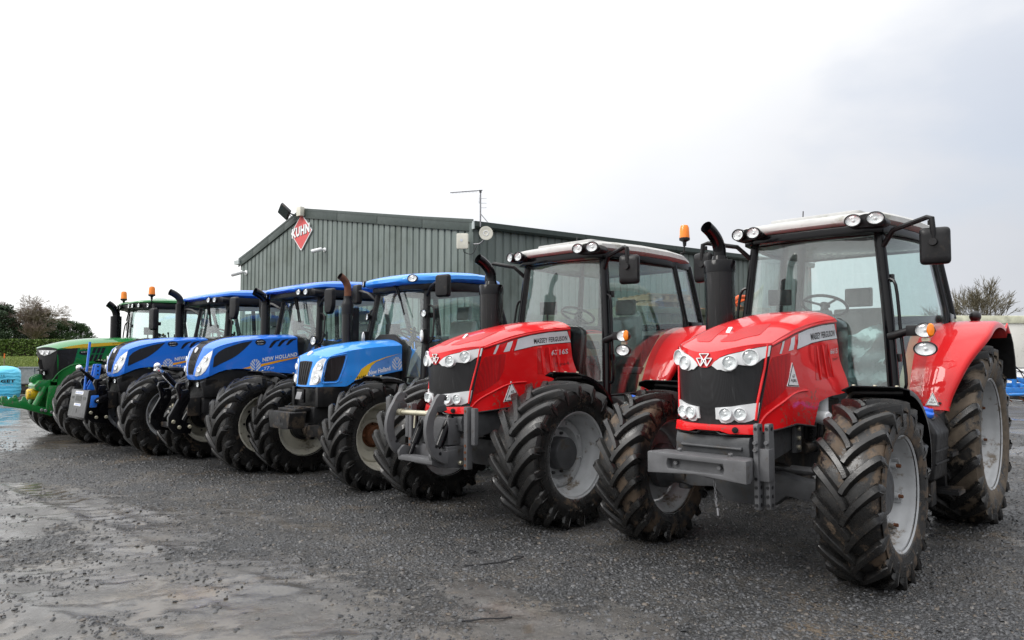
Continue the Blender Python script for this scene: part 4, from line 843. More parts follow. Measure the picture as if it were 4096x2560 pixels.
# ---- second red tractor
T2, B2, P2, xo2, zo2 = red_tractor((-.22, 7.49, PH(44.4)), 'red tractor with grey hooked linkage arms at its nose and an amber beacon', dict(dz=.03, model='6716S', sub='Dyna-6', plate=('45', 'AR7X'), plate_at=((.10, 1.31), (.19, 1.13), (-.02, 1.14)), numq=[(-.52, 1.575), (-.80, 1.60), (-.80, 1.655), (-.52, 1.635)], subq=[(-.57, 1.45), (-.80, 1.475), (-.80, 1.52), (-.57, 1.50)],
    Rf=.685, wf=.56, tf=.92, Rr=.88, tm=M['rubber'], ws='mf2', nl=18, seed=5, span=.62, lugw=.025, lug=.05, cab=red_cab(-1.19, .0), exh=(-.60, -.62, 2.40)))
beacon(T2, (-2.66 + xo2, .84, 2.99 + zo2), [(-2.66 + xo2, .78, 2.83 + zo2), (-2.66 + xo2, .83, 2.84 + zo2), (-2.66 + xo2, .84, 2.98 + zo2)])
def t2_extras(root):
    G = M['grey']
    for sg in (1, -1):
        y = .30 * sg
        a = MB(); prof = smooth_path([(1.00, 1.19), (1.03, 1.14), (1.10, 1.02), (1.12, .88), (1.08, .74), (1.0, .63), (.86, .57)], 4); back = smooth_path([(.85, .68), (.97, .73), (1.025, .83), (1.03, .94), (1.0, 1.04), (.95, 1.10), (.91, 1.13)], 4)
        a.prism(prof + back + [(.90, 1.19), (.88, 1.16), (.87, 1.19), (.90, 1.22), (.96, 1.225)], lambda u, v, w: (u, y + w, v), -.022, .022); ao = a.build('linkage_arm', G, root, bev=.006)
        h = MB(); h.prism(rounded([(.88, 1.07), (.985, 1.06), (.985, 1.12), (.90, 1.13)], .015), lambda u, v, w: (u, y + w, v), -.034, .034); h.build('hook_latch', M['dgrey'], ao, bev=.004)
        for x, z in ((1.0, .75), (.955, .68)):
            h = MB(); h.lathe([(-.024, .016), (.024, .016)], (x, y, z), (0, 1, 0), 14, capa=True, capb=True); h.build('pin_hole_disc', M['print_black'], ao)  # no hole cut, a black disc gives its darkness
        c = MB(); c.tube([(.72, y * .62, 1.0), (.86, y * .62, .72)], .042, 16); c.tube([(.86, y * .62, .72), (.91, y * .62, .62)], .022, 12); c.build('linkage_cylinder', M['gloss'], root)
        k = MB(); k.prism(rounded([(.60, .50), (.98, .56), (1.02, .66), (.95, .72), (.84, .68), (.60, .70)], .03), lambda u, v, w: (u, y * .80 + w, v), -.018, .018); k.build('linkage_plate', G, root, bev=.004)
        for x, z in ((.95, .64), (.88, .60), (.66, .56)):
            b = MB(); bolt(b, (x, y * .8 + sg * .018, z), (0, sg, 0), .022, .03, n=10); b.build('pivot_pin', M['zinc'], root)
        v = MB(); v.bar((.70, y + sg * .12, 1.10), (.70, y + sg * .12, .52), .05, .07, up=(1, 0, 0)); v.bar((.69, y + sg * .20, 1.09), (.69, y + sg * .20, .75), .05, .05, up=(1, 0, 0)); vo = v.build('hitch_plate', G, root, bev=.008)
        for z in (1.06, .74, .68, .62, .56):
            h = MB(); h.lathe([(-.04, .013), (.04, .013)], (.70, y + sg * .12, z), (1, 0, 0), 12, capa=True, capb=True); h.build('pin_hole_disc', M['rust'], vo)
    c = MB(); c.bar((.93, -.26, .60), (.93, .26, .60), .05, .14, up=(1, 0, 0)); c.box((.70, 0, .86), (.16, .46, .26)); c.box((.70, 0, .62), (.22, .5, .20)); c.build('linkage_frame', G, root, bev=.012)
    t = MB(); p0, p1 = Vector((.98, -.30, 1.03)), Vector((.98, .26, 1.04)); t.tube([p0, p1], .026, 14); t.ell(p0, (.03, .05, .036)); t.ell(p1, (.03, .05, .036)); t.tube([p0.lerp(p1, .1), p0.lerp(p1, .16)], .034, 10); t.tube([p0.lerp(p1, .84), p0.lerp(p1, .9)], .034, 10); t.tube([p0.lerp(p1, .5), p0.lerp(p1, .52) + Vector((.02, 0, -.14))], .008, 6); t.build('top_link', M['zinc'], root)
t2_extras(T2)
# ------------------------------------------------------------------ blue and green tractors
def start(pose, label):
    X0, Y0, phi = pose; th = math.atan2(-math.cos(phi), -math.sin(phi)); return tag(empty('tractor', (X0, Y0, 0), th), label, 'tractor')
def leaf_emblem(root, fn, c, w, h, m1, m2):
    """round leaf mark cut by slanting veins"""
    cx, cz = c; m = MB(); n = 28
    pts = [(cx + w / 2 * math.sin(2 * math.pi * i / n) * (1 - .12 * math.cos(2 * math.pi * i / n)), cz + h / 2 * math.cos(2 * math.pi * i / n)) for i in range(n)]
    m.patch(pts, fn, .004, 0, .2); o = m.build('leaf_mark', m1, root)
    v = MB(); lw = .035 * w
    def vein(a, b, l=lw):
        a = np.array(a) * np.array([w / 2, h / 2]) + np.array([cx, cz]); b = np.array(b) * np.array([w / 2, h / 2]) + np.array([cx, cz]); d = (b - a) / np.linalg.norm(b - a); nn = np.array([-d[1], d[0]]) * l
        v.patch([tuple(a - nn), tuple(b - nn), tuple(b + nn), tuple(a + nn)], fn, .0055, 0, .3)
    vein((0, -1), (0, 1)); 
    for s in (1, -1): vein((0, -.95), (s * .98, .05)); vein((0, -.45), (s * .85, .55)); vein((0, .05), (s * .5, .88))
    v.build('leaf_vein', m2, o); return o
def blue_gear(root, wb, Rf, wf, tf, Rr, wr, tr, tm, rimm, sty, nl, seed, gap=.055, a0=84, a1=160, lugw=.026, hub=None, mudw=.25, span=.62):
    zf, zr = Rf - .03, Rr - .035
    for sg in (1, -1):
        wheel(root, 0, sg * tf, Rf, wf, .381, sg, tm, rimm, sty, nl, seed + sg, lug=.05, mh=hub, lugw=lugw, span=span)
        wheel(root, -wb, sg * tr, Rr, wr, .508, sg, tm, rimm, 'rear', 20, seed + 4 + sg, lug=.05, lugw=.028)
        front_mudguard(root, sg, zf, Rf, tf - mudw, tf + mudw, a0, a1, M['black'], gap=gap)
    underbody(root, wb, zf, zr, M['chassis'], tf, tr)
def fenders(root, mat, dz=0.0, dx=0.0):
    for sg in (1, -1):
        path = [(x + dx, z + dz) for x, z in smooth_path([(-1.66, 1.12), (-1.74, 1.32), (-1.9, 1.58), (-2.1, 1.76), (-2.4, 1.87), (-2.75, 1.89), (-3.1, 1.78), (-3.3, 1.6)], 4)]
        rear_fender(root, sg, path, mat, lambda t: .70, lambda t: lerp(1.0, 1.2, sm(t * 2)), lip=.06)
        iw = MB(); iw.prism([(x - .015, z - .03) for x, z in path[1:]] + [(-3.2 + dx, 1.2), (-2.7 + dx, 1.05)], lambda a, b, w: (a, sg * w, b), .68, .712); iw.build('fender_side', M['black'], root)
def steps_tank(root, dx=0.0):
    for sg in (1, -1):
        t = MB(); t.prism(rounded([(-1.12 + dx, .52), (-1.12 + dx, .96), (-1.24 + dx, 1.06), (-1.56 + dx, 1.06), (-1.62 + dx, .52)], .05), lambda a, b, w: (a, sg * w, b), .50, .86); t.build('fuel_tank', M['black'], root, bev=.03)
    for i, z in enumerate((.42, .68)):
        s = MB(); s.box((-1.45 + dx, .92, z), (.3, .2, .03)); s.bar((-1.32 + dx, .92, z), (-1.32 + dx, .84, z + .3), .03, .06); s.build('step', M['chassis'], root)
def t7(pose, label, cfg):
    root = start(pose, label)
    B = Bonnet(c=smooth_interp([(1.2, .55), (1.31, .575), (1.45, .562), (1.55, .535), (1.70, .47)]), d=smooth_interp([(1.2, .12), (1.33, .10), (1.55, .085), (1.70, .05)]), e=smooth_interp([(1.2, .34), (1.33, .385), (1.5, .40), (1.70, .40)]), pw=3,
               t=smooth_interp([(.56, 1.56), (.51, 1.64), (.45, 1.715), (.34, 1.785), (.09, 1.85), (-.4, 1.895), (-.9, 1.91)]), cr=smooth_interp([(.52, 1.55), (.45, 1.655), (.37, 1.70), (.2, 1.755), (-.12, 1.815), (-.9, 1.86)]), W=smooth_interp([(.5, .40), (0, .40), (-.9, .385)]),
               xr=lambda z: -.88 - .05 * sm((1.8 - z) / .5), zbot=interp([(.55, 1.24), (.45, 1.29), (.34, 1.345), (.24, 1.375), (.1, 1.39), (-.03, 1.385), (-.3, 1.345), (-.9, 1.295)]), flare=lambda x, z: .02 * sm((1.5 - z) / .2) * sm(-x / .5), q=2.6)
    sh = B.shell(); sh.grid(lambda u, v: B.front(2 * u - 1, lerp(1.232 + .055 * (2 * u - 1) ** 4, B.ztf(2 * u - 1), v)), 24, 14); bo = sh.build('bonnet', M['blue'], root, ang=28, weld=True)
    # dark ribbed strip up the nose and over the top
    L = [(.20, 1.305), (.25, 1.36), (.32, 1.46), (.36, 1.56), (.37, 1.66)]; poly = [(s, z) for s, z in L] + [(.36, B.ztf(.36) - .002), (0, B.ztf(0) - .002), (-.36, B.ztf(.36) - .002)] + [(-s, z) for s, z in L[::-1]]
    gm = MB(); gm.patch(poly, B.front, .005, .009, .1); x0 = B.xf(0, B.ztf(0)); gm.patch([(x0 + .0, .144), (.3, .15), (.1, .13), (-.08, .06), (-.08, -.06), (.1, -.13), (.3, -.15), (x0, -.144)], B.top, .005, .009, .06); go = gm.build('grille', M['mesh_black'], bo)
    for k in (-.22, -.11, 0, .11, .22):
        rb = MB(); rb.tube([Vector(B.front(k * (.7 if z < 1.4 else 1), z, .006)) for z in (1.32, 1.42, 1.52, 1.62, B.ztf(k) - .01)] + [Vector(B.top(x, k * .4, .006)) for x in (.40, .3, .15, .0)], .006, 5); rb.build('grille_rib', M['black'], go)
    bd = MB(); bd.lathe([(0, .042), (.012, .042), (.015, .036), (.015, .001)], B.front(0, 1.655, .004), (1, 0, .35), 20); bd.lathe([(.0155, .028), (.017, .027), (.017, .001)], B.front(0, 1.655, .004), (1, 0, .35), 20, mi=1); bd.build('bonnet_badge', [M['print_white'], M['print_grey']], bo)
    for sg in (1, -1):
        hl = MB(); hl.patch([(sg * s, z) for s, z in [(.36, 1.29), (.44, 1.36), (.56, 1.46), (.68, 1.545), (.84, 1.61), (.99, 1.652), (.99, 1.55), (.97, 1.45), (.88, 1.36), (.72, 1.305), (.5, 1.285)]], B.front, .005, .008, .08); ho = hl.build('headlight', M['headlight'], root, ang=40)
        for s, z, r in ((.60, 1.385, .045), (.80, 1.53, .04)):
            p = MB(); ce = Vector(B.front(sg * s, z, .006)); p.lathe([(.004, r), (.012, r * .9), (.004, r * .5), (.0, .001)], ce, (1, sg * .25, 0), 20); p.build('lamp_bowl', M['reflector'], ho)
            l2 = MB(); l2.lathe([(.010, r * 1.1), (.02, r * .8), (.024, r * .4), (.025, .001)], ce, (1, sg * .25, 0), 20); l2.build('lens', M['glass_lamp'], ho)
        S = B.side(sg)
        pm = MB(); pm.patch(rounded([(.415, 1.56), (.36, 1.625), (.25, 1.69), (.05, 1.755), (-.155, 1.80), (-.03, 1.675), (.06, 1.60), (.15, 1.54), (.30, 1.47), (.43, 1.405)], .02), S, .003, .006, .06); pm.build('side_mesh', M['mesh_black'], bo)
        for i in range(3):
            dx = -.14 * i; v = MB(); v.patch([(-.405 + dx, 1.695 + .022 * i), (-.445 + dx, 1.765 + .018 * i), (-.49 + dx, 1.805 + .012 * i), (-.585 + dx, 1.825 + .01 * i), (-.585 + dx, 1.808 + .01 * i), (-.535 + dx, 1.793 + .01 * i), (-.50 + dx, 1.755 + .016 * i), (-.445 + dx, 1.695 + .022 * i)], S, .002, 0, .1); v.build('vent', M['print_black'], bo)  # black patches painted as the dark inside the vent slots
        q = [(-.31, 1.485), (-.88, 1.57), (-.88, 1.632), (-.31, 1.545)]; stext(bo, M['print_white'], B, 'NEW HOLLAND', q if sg > 0 else flip_quad(q), sg, .004, .03)
        spanel(bo, 'stripe', M['print_orange'], B, [(-.0, 1.392), (-.14, 1.425), (-.28, 1.45), (-.6, 1.515), (-.90, 1.562), (-.90, 1.545), (-.6, 1.485), (-.28, 1.413), (-.14, 1.385)], (sg,), .0025, 0, 0)
        q = [(-.33, 1.36), (-.42, 1.375), (-.42, 1.42), (-.33, 1.405)]; q2 = [(-.425, 1.373), (-.49, 1.385), (-.49, 1.412), (-.425, 1.40)]
        stext(bo, M['print_white'], B, 'T7', q if sg > 0 else flip_quad(q), sg, .004, .005, .25); stext(bo, M['print_white'], B, '.210', q2 if sg > 0 else flip_quad(q2), sg, .004, .005, .2)
        leaf_emblem(bo, S, (-.20, 1.445), .165, .165, M['print_grey'], M['blue'])
        st = MB(); st.patch([(-.275 + .085 * math.cos(a * .3142), 1.775 + .045 * math.sin(a * .3142)) for a in range(20)], S, .003, 0, .3); so = st.build('dealer_sticker', M['print_black'], bo)
        q = [(-.22, 1.78), (-.33, 1.785), (-.33, 1.80), (-.22, 1.795)]; stext(so, M['print_white'], B, 'MURPHY', q if sg > 0 else flip_quad(q), sg, .0045, .01); q = [(-.225, 1.745), (-.325, 1.748), (-.325, 1.76), (-.225, 1.757)]; stext(so, M['print_white'], B, '087-6439006', q if sg > 0 else flip_quad(q), sg, .0045, .0)
        ep = MB(); ep.prism([(.50, .98), (.54, 1.20), (.45, 1.275), (.24, 1.36), (-.03, 1.37), (-.3, 1.33), (-.9, 1.28), (-.9, 1.18), (-.4, 1.15), (-.2, 1.0)], lambda a, b, w: (a, sg * (w - .06 * sm((a - .1) / .4) - .02), b), .30, .385); epo = ep.build('engine_side_panel', M['black'], root, bev=.012)
        rc = MB(); rc.patch([(.10 + .10 * math.cos(a * .3927), 1.10 + .05 * math.sin(a * .3927) + .03 * math.cos(a * .3927)) for a in range(16)], lambda a, b, o=0: (a, sg * (.368 - .06 * sm((a - .1) / .4) + o), b), .002, .002, .3); rc.build('panel_recess', M['gloss'], epo)
    ns = MB(); ns.prism(rounded([(-.33, 1.26), (-.30, 1.1), (-.2, .98), (.2, .98), (.30, 1.1), (.33, 1.26)], .03), lambda a, b, w: (w - .25 * abs(a) ** 2 * 2.2 + (b - 1.1) * .12, a, b), .2, .535); ns.build('front_cowl', M['black'], root, bev=.012)
    for sg in (1, -1): lamp(root, 'fog_light', (.535, sg * .155, 1.165), (1, sg * .2, 0), .05, M['black'], depth=.05, bezel=.3)
    fr = MB(); fr.prism([(.50, .98), (.50, .76), (.1, .74), (-.2, .80), (-.2, .98)], lambda a, b, w: (a, w, b), -.28, .28); fr.build('front_frame', M['chassis'], root, bev=.015)
    cw = MB(); cw.prism(rounded([(-.385, 1.2), (-.385, 1.80), (-.33, 1.86), (-.2, 1.90), (.2, 1.90), (.33, 1.86), (.385, 1.80), (.385, 1.2)], .03), lambda a, b, w: (w, a, b), -1.0, -.90); cw.build('cowl', M['black'], root, bev=.01)
    blue_gear(root, 2.79, cfg['Rf'], .56, .93, .89, .60, .95, cfg['tm'], cfg['rim'], 'nh', 17, cfg['seed'], hub=M['black'], lugw=.027)
    N = dict(A0=(-1.0, .70, 1.15), Am=(-1.09, .645, 1.9), A1=(-1.16, .56, 2.50), B0=(-1.62, .76, 1.15), B1=(-2.36, .82, 1.86), B2=(-2.25, .70, 2.52), C0=(-2.80, .78, 1.86), C1=(-2.66, .68, 2.52))
    P = cab(root, dict(n=N, wv=.12, bulge=.10, kb=.52, frame=M['black'], steer=1.98, seatmat=M['headlining']))
    blue_roof(root, M['blue'], 0, 0)
    for sg in (1, -1):
        A0, A1 = Vector(P('A0', sg)), Vector(P('A1', sg)); mc = (-1.06, sg * 1.05, 2.40)
        mirror(root, sg, [A0.lerp(A1, .88), (-1.08, sg * .80, 2.44), (-1.03, sg * .95, 2.46), (-1.03, sg * 1.04, 2.42)], mc, (.19, .39, .075), tilt=.2, shape=[(-.085, -.20), (.05, -.20), (.095, -.08), (.095, .19), (-.085, .19)])
        lamp_cluster(root, sg, A0.lerp(A1, .36), .80)
        g = MB(); q0, q1 = A0.lerp(A1, .45), A0.lerp(A1, .8); g.tube(smooth_path([q0 + Vector((0, sg * .02, 0)), q0 + Vector((-.02, sg * .13, .06)), q1 + Vector((-.02, sg * .13, -.05)), q1 + Vector((0, sg * .02, 0))], 4), .014, 8); g.build('grab_rail', M['black'], root)
    for dyy in (.0, .05): wiper(root, (-.98 + dyy * .2, .14 + dyy, 2.50), (-.95, .30 + dyy, 2.10), (-.97, .10 + dyy, 2.53))
    fenders(root, M['blue']); steps_tank(root)
    ex = cfg['exh']; e = MB(); e.tube([(ex[0], ex[1], 1.55), (ex[0], ex[1], ex[2] - .02)], .075, 20); e.build('exhaust_silencer', M['perf'] if cfg['perf'] else M['gloss'], root, ang=50)
    elbow_pipe(root, (ex[0], ex[1], ex[2] - .05), ex[2] + .05, .068 if cfg['perf'] else .06, (ex[0] + .19, ex[1], ex[2] + .20), M['gloss'] if cfg['perf'] else M['black'])
    return root, B, P
def headlight_mat():
    m, nt, p, o = _mat('headlight_plastic'); c = _ramp(nt, _noise(nt, 11, 4), [(.35, (.50, .51, .52)), (.65, (.86, .87, .87))]); nt.links.new(c, p.inputs['Base Color']); p.inputs['Roughness'].default_value = .16; p.inputs['Metallic'].default_value = .35; p.inputs['Coat Weight'].default_value = .8; return m
M['headlight'] = headlight_mat()
def lamp_cluster(root, sg, base, y):
    b = MB(); x, z = base.x + .06, base.z; b.tube([base, (x, sg * y, z)], .025, 8); b.box((x, sg * (y + .02), z), (.05, .07, .17)); b.build('lamp_bracket', M['black'], root, bev=.008)
    lamp(root, 'work_light', (x + .07, sg * (y - .03), z + .17), (1, sg * .2, 0), .07, M['black'], depth=.09); lamp(root, 'indicator', (x + .05, sg * (y + .03), z), (1, sg * .3, 0), .05, M['black'], oval=.75, depth=.05)
    a = MB(); a.box((x + .015, sg * (y + .085), z), (.05, .035, .13)); a.build('indicator_lens', M['amber'], root, bev=.008)
    lamp(root, 'work_light', (x + .05, sg * (y - .01), z - .16), (1, sg * .2, 0), .04, M['black'], depth=.05)
def blue_roof(root, mat, dx, dz, lowfront=True):
    roof(root, mat, [(x + dx, hw, zb + dz, ze + dz, zc + dz) for x, hw, zb, ze, zc in [(-.74, .36, 2.585, 2.605, 2.61), (-.78, .47, 2.57, 2.63, 2.645), (-.90, .55, 2.565, 2.655, 2.68), (-1.02, .64, 2.60, 2.68, 2.705), (-1.15, .72, 2.61, 2.71, 2.74), (-1.4, .77, 2.60, 2.735, 2.775), (-1.9, .82, 2.605, 2.755, 2.80), (-2.4, .82, 2.605, 2.75, 2.795), (-2.75, .76, 2.60, 2.71, 2.75), (-2.85, .68, 2.62, 2.66, 2.67)]])
    u = MB(); u.prism([(-.86, .46), (-.93, .62), (-1.1, .70), (-1.5, .75), (-2.4, .78), (-2.75, .7), (-2.75, -.7), (-2.4, -.78), (-1.5, -.75), (-1.1, -.70), (-.93, -.62), (-.86, -.46)], lambda a, b, w: (a + dx, b, w + dz), 2.49, 2.61); u.build('roof_lining', M['black'], root, bev=.02)
    for sg in (1, -1):
        pod = MB(); pod.prism(rounded([(.43, 2.50), (.44, 2.57), (.52, 2.605), (.64, 2.615), (.71, 2.58), (.70, 2.51)], .025), lambda a, b, w: (w + dx - .12 * sm((a - .4) / .3), sg * a, b + dz), -1.05, -.87); pod.build('lamp_pod', M['black'], root, bev=.012)
        for y, x in ((.50, -.850), (.62, -.905)): lamp(root, 'roof_light', (x + dx + .03, sg * y, 2.555 + dz), (1, sg * .3, 0), .050, M['black'], depth=.04)
def t3_tractor(pose, label):
    root = start(pose, label)
    B = Bonnet(c=smooth_interp([(1.18, .48), (1.3, .465), (1.5, .43), (1.58, .395)]), d=smooth_interp([(1.18, .11), (1.5, .09), (1.58, .06)]), e=smooth_interp([(1.18, .31), (1.35, .335), (1.58, .35)]), pw=2.6,
               t=smooth_interp([(.48, 1.50), (.43, 1.55), (.38, 1.595), (.28, 1.645), (.09, 1.705), (-.3, 1.765), (-.85, 1.805)]), cr=smooth_interp([(.46, 1.47), (.37, 1.545), (.2, 1.60), (.0, 1.645), (-.4, 1.69), (-.85, 1.72)]), W=smooth_interp([(.4, .35), (0, .375), (-.85, .375)]),
               xr=lambda z: -.78, zbot=interp([(.45, 1.195), (.09, 1.195), (.03, 1.22), (-.04, 1.265), (-.33, 1.315), (-.85, 1.39)]), flare=lambda x, z: .015 * sm((1.5 - z) / .2), q=2.4)
    sh = B.shell(); sh.grid(lambda u, v: B.front(2 * u - 1, lerp(1.195, B.ztf(2 * u - 1), v)), 24, 12); bo = sh.build('bonnet', M['blue2'], root, ang=28, weld=True)
    g = MB(); g.patch(rounded([(-.33, 1.215), (.33, 1.215), (.38, 1.36), (.45, 1.505), (0, 1.515), (-.45, 1.505), (-.38, 1.36)], .05), B.front, .004, .008, .1); go = g.build('grille', M['mesh_black'], bo)
    for k in (-.26, -.13, 0, .13, .26):
        rb = MB(); rb.tube([Vector(B.front(k * (1 + (z - 1.22) * .8), z, .006)) for z in (1.225, 1.3, 1.4, 1.5)], .007, 5); rb.build('grille_rib', M['black'], go)
    bd = MB(); bd.lathe([(0, .04), (.010, .04), (.013, .034), (.013, .001)], B.top(.365, 0, .0), (1, 0, .9), 20, oval=1.2); bd.build('bonnet_badge', M['print_grey'], bo)
    for sg in (1, -1):
        S = B.side(sg)
        hl = MB(); hl.patch(rounded([(sg * s, z) for s, z in [(.48, 1.215), (.52, 1.40), (.66, 1.50), (.84, 1.545), (.99, 1.54), (.985, 1.40), (.93, 1.27), (.80, 1.225)]], .04), B.front, .005, .009, .08); ho = hl.build('headlight', M['headlight'], root, ang=40)
        for s, z, r in ((.74, 1.29, .055), (.80, 1.44, .042)):
            p = MB(); ce = Vector(B.front(sg * s, z, .006)); p.lathe([(.004, r), (.012, r * .9), (.004, r * .5), (.0, .001)], ce, (1, sg * .25, 0), 20); p.build('lamp_bowl', M['reflector'], ho)
            l2 = MB(); l2.lathe([(.010, r * 1.08), (.02, r * .8), (.024, r * .4), (.025, .001)], ce, (1, sg * .25, 0), 20); l2.build('lens', M['glass_lamp'], ho)
        pm = MB(); pm.patch(rounded([(.335, 1.50), (.30, 1.545), (.085, 1.585), (.13, 1.43), (.20, 1.265), (.375, 1.262)], .035), S, .003, .006, .06); pm.build('side_mesh', M['mesh_black'], bo)
        rim_ = MB(); q = rounded([(.355, 1.50), (.315, 1.562), (.06, 1.605), (.11, 1.43), (.185, 1.245), (.395, 1.242)], .04, 4); rim_.tube([Vector(S(x, z, .0)) for x, z in q + q[:1]], .009, 6); rim_.build('mesh_surround', M['blue2'], bo, ang=60)
        spanel(bo, 'stripe', M['print_yellow'], B, [(-.03, 1.268), (-.08, 1.33), (-.14, 1.41), (-.23, 1.46), (-.32, 1.502), (-.52, 1.56), (-.775, 1.612), (-.52, 1.55), (-.36, 1.495), (-.29, 1.445), (-.235, 1.36), (-.22, 1.305)], (sg,), .0025, 0, 0)
        spanel(bo, 'stripe', M['fade'], B, [(-.23, 1.31), (-.245, 1.36), (-.30, 1.44), (-.37, 1.487), (-.52, 1.54), (-.775, 1.60), (-.778, 1.395), (-.5, 1.352)], (sg,), .002, 0, 0)
        q = [(-.245, 1.325), (-.585, 1.385), (-.585, 1.445), (-.245, 1.385)]; stext(bo, M['print_white'], B, 'New Holland', q if sg > 0 else flip_quad(q), sg, .004, .022)
        q = [(-.055, 1.272), (-.205, 1.298), (-.205, 1.338), (-.055, 1.31)]; stext(bo, M['print_black'], B, 'T6040', q if sg > 0 else flip_quad(q), sg, .004, .015)
        leaf_emblem(bo, S, (-.695, 1.475), .16, .17, M['print_grey'], M['blue2'])
        ep = MB(); ep.prism([(.44, .95), (.44, 1.19), (.09, 1.19), (-.04, 1.25), (-.78, 1.38), (-.78, 1.2), (-.2, 1.1), (-.1, .95)], lambda a, b, w: (a, sg * (w - .03 * sm((a - .1) / .3)), b), .28, .345); ep.build('engine_side_panel', M['black'], root, bev=.01)
    ns = MB(); ns.prism([(-.29, .95), (.29, .95), (.31, 1.185), (-.31, 1.185)], lambda a, b, w: (w - .9 * abs(a) ** 2, a, b), .1, .475); ns.build('front_cowl', M['black'], root, bev=.012)
    lt = MB(); lt.box((.485, .0, 1.08), (.03, .17, .17)); lt.build('number_plate_holder', M['gloss'], root, bev=.008); lt = MB(); lt.prism([(.50, 1.03), (.535, 1.04), (.51, 1.13), (.50, 1.13)], lambda a, b, w: (a, w, b), -.06, .06); lt.build('catch_cover', M['steelbar'], root, bev=.004)
    fr = MB(); fr.prism([(.46, .95), (.46, .74), (.1, .74), (-.2, .80), (-.2, .95)], lambda a, b, w: (a, w, b), -.27, .27); fr.box((.52, 0, .92), (.10, .40, .05)); fr.build('front_frame', M['chassis'], root, bev=.015)
    # slab weight carrier
    w = MB(); w.prism(rounded([(-.22, .70), (.22, .70), (.26, .86), (.27, .90), (-.27, .90), (-.26, .86)], .02), lambda a, b, q: (q, a, b), .56, .78); w.box((.60, 0, .92), (.16, .42, .03)); w.box((.57, 0, .945), (.08, .36, .02)); wo = w.build('front_weight', M['chassis'], root, bev=.012)
    h = MB(); h.prism(rounded([(-.10, .74), (.12, .74), (.12, .77), (-.10, .77)], .01), lambda a, b, q: (q, a, b), .775, .783); h.lathe([(0, .035), (.004, .035)], (.78, .01, .79), (1, 0, 0), 18, capb=True); h.build('weight_slot', M['print_black'], wo)
    cw = MB(); cw.prism(rounded([(-.39, 1.2), (-.39, 1.66), (-.30, 1.78), (-.16, 1.87), (.16, 1.87), (.30, 1.78), (.39, 1.66), (.39, 1.2)], .04), lambda a, b, w: (w, a, b), -.86, -.79); cw.build('cowl', M['black'], root, bev=.012)
    blue_gear(root, 2.57, .655, .44, .905, .84, .52, .93, M['rubber_clean'], M['cream'], 'cream', 19, 21, gap=.05, hub=M['chassis'], lugw=.020, mudw=.22, span=.7)
    N = dict(A0=(-.88, .70, 1.12), Am=(-.96, .65, 1.82), A1=(-1.06, .55, 2.50), B0=(-1.55, .76, 1.12), B1=(-2.10, .82, 1.84), B2=(-1.98, .70, 2.54), C0=(-2.40, .78, 1.84), C1=(-2.22, .68, 2.54))
    P = cab(root, dict(n=N, seatmat=M['headlining'], wv=.12, bulge=.10, kb=.52, frame=M['black']))
    roof(root, M['blue2'], [(-.74, .42, 2.575, 2.61, 2.62), (-.78, .50, 2.545, 2.635, 2.65), (-.90, .61, 2.54, 2.66, 2.69), (-1.1, .70, 2.55, 2.68, 2.72), (-1.4, .76, 2.585, 2.71, 2.75), (-1.75, .80, 2.60, 2.725, 2.77), (-2.05, .79, 2.60, 2.715, 2.75), (-2.28, .72, 2.59, 2.67, 2.70), (-2.34, .64, 2.60, 2.63, 2.64)])
    u = MB(); u.prism([(-.90, .46), (-.98, .60), (-1.1, .66), (-1.5, .72), (-2.1, .74), (-2.26, .66), (-2.26, -.66), (-2.1, -.74), (-1.5, -.72), (-1.1, -.66), (-.98, -.60), (-.90, -.46)], lambda a, b, w: (a, b, w), 2.47, 2.59); u.build('roof_lining', M['black'], root, bev=.02)
    for sg in (1, -1):
        lamp(root, 'roof_light', (-.80, sg * .565, 2.605), (1, sg * .45, 0), .052, M['black'], oval=1.45, depth=.05)
        A0, A1 = Vector(P('A0', sg)), Vector(P('A1', sg))
        mirror(root, sg, [A0.lerp(A1, .9), (-.98, sg * .72, 2.49), (-.95, sg * .86, 2.53), (-.95, sg * .95, 2.52)], (-1.0, sg * .98, 2.49), (.22, .30, .075), tilt=.2)
        lamp(root, 'work_light', A0.lerp(A1, .74) + Vector((.09, sg * .06, 0)), (1, sg * .2, 0), .052, M['black'], depth=.06); b = MB(); b.tube([A0.lerp(A1, .86), A0.lerp(A1, .8) + Vector((.04, sg * .07, 0)), A0.lerp(A1, .74) + Vector((.06, sg * .06, 0))], .014, 6); b.build('lamp_bracket', M['black'], root)
        b = MB(); c = A0.lerp(A1, .52) + Vector((.05, sg * .05, 0)); b.box(c, (.10, .08, .19)); b.build('indicator', M['black'], root, bev=.025); b = MB(); b.ell(c + Vector((.05, 0, 0)), (.02, .036, .085)); b.build('indicator_lens', M['headlight'], root)
        g = MB(); q0, q1 = A0.lerp(A1, .45), A0.lerp(A1, .82); g.tube(smooth_path([q0 + Vector((0, sg * .02, 0)), q0 + Vector((-.02, sg * .13, .06)), q1 + Vector((-.02, sg * .13, -.05)), q1 + Vector((0, sg * .02, 0))], 4), .014, 8); g.build('grab_rail', M['black'], root)
    wiper(root, (-.90, .12, 2.50), (-.84, .34, 2.13), (-.88, .08, 2.54))
    fenders(root, M['blue2'], -.04, .1); steps_tank(root, .08)
    e = MB(); e.tube([(-.57, -.62, 1.5), (-.57, -.62, 2.20)], .078, 20); e.build('exhaust_silencer', M['perf'], root, ang=50)
    e = MB(); e.lathe([(-.12, .080), (.0, .085), (.04, .082), (.09, .055), (.14, .055)], (-.57, -.62, 2.28), (0, 0, 1), 20); e.bar((-.70, -.66, 1.5), (-.70, -.66, 2.26), .12, .09, up=(0, 1, 0)); e.build('silencer_cap', M['black'], root, ang=50)
    elbow_pipe(root, (-.57, -.62, 2.36), 2.54, .05, (-.44, -.62, 2.70), M['rust'])
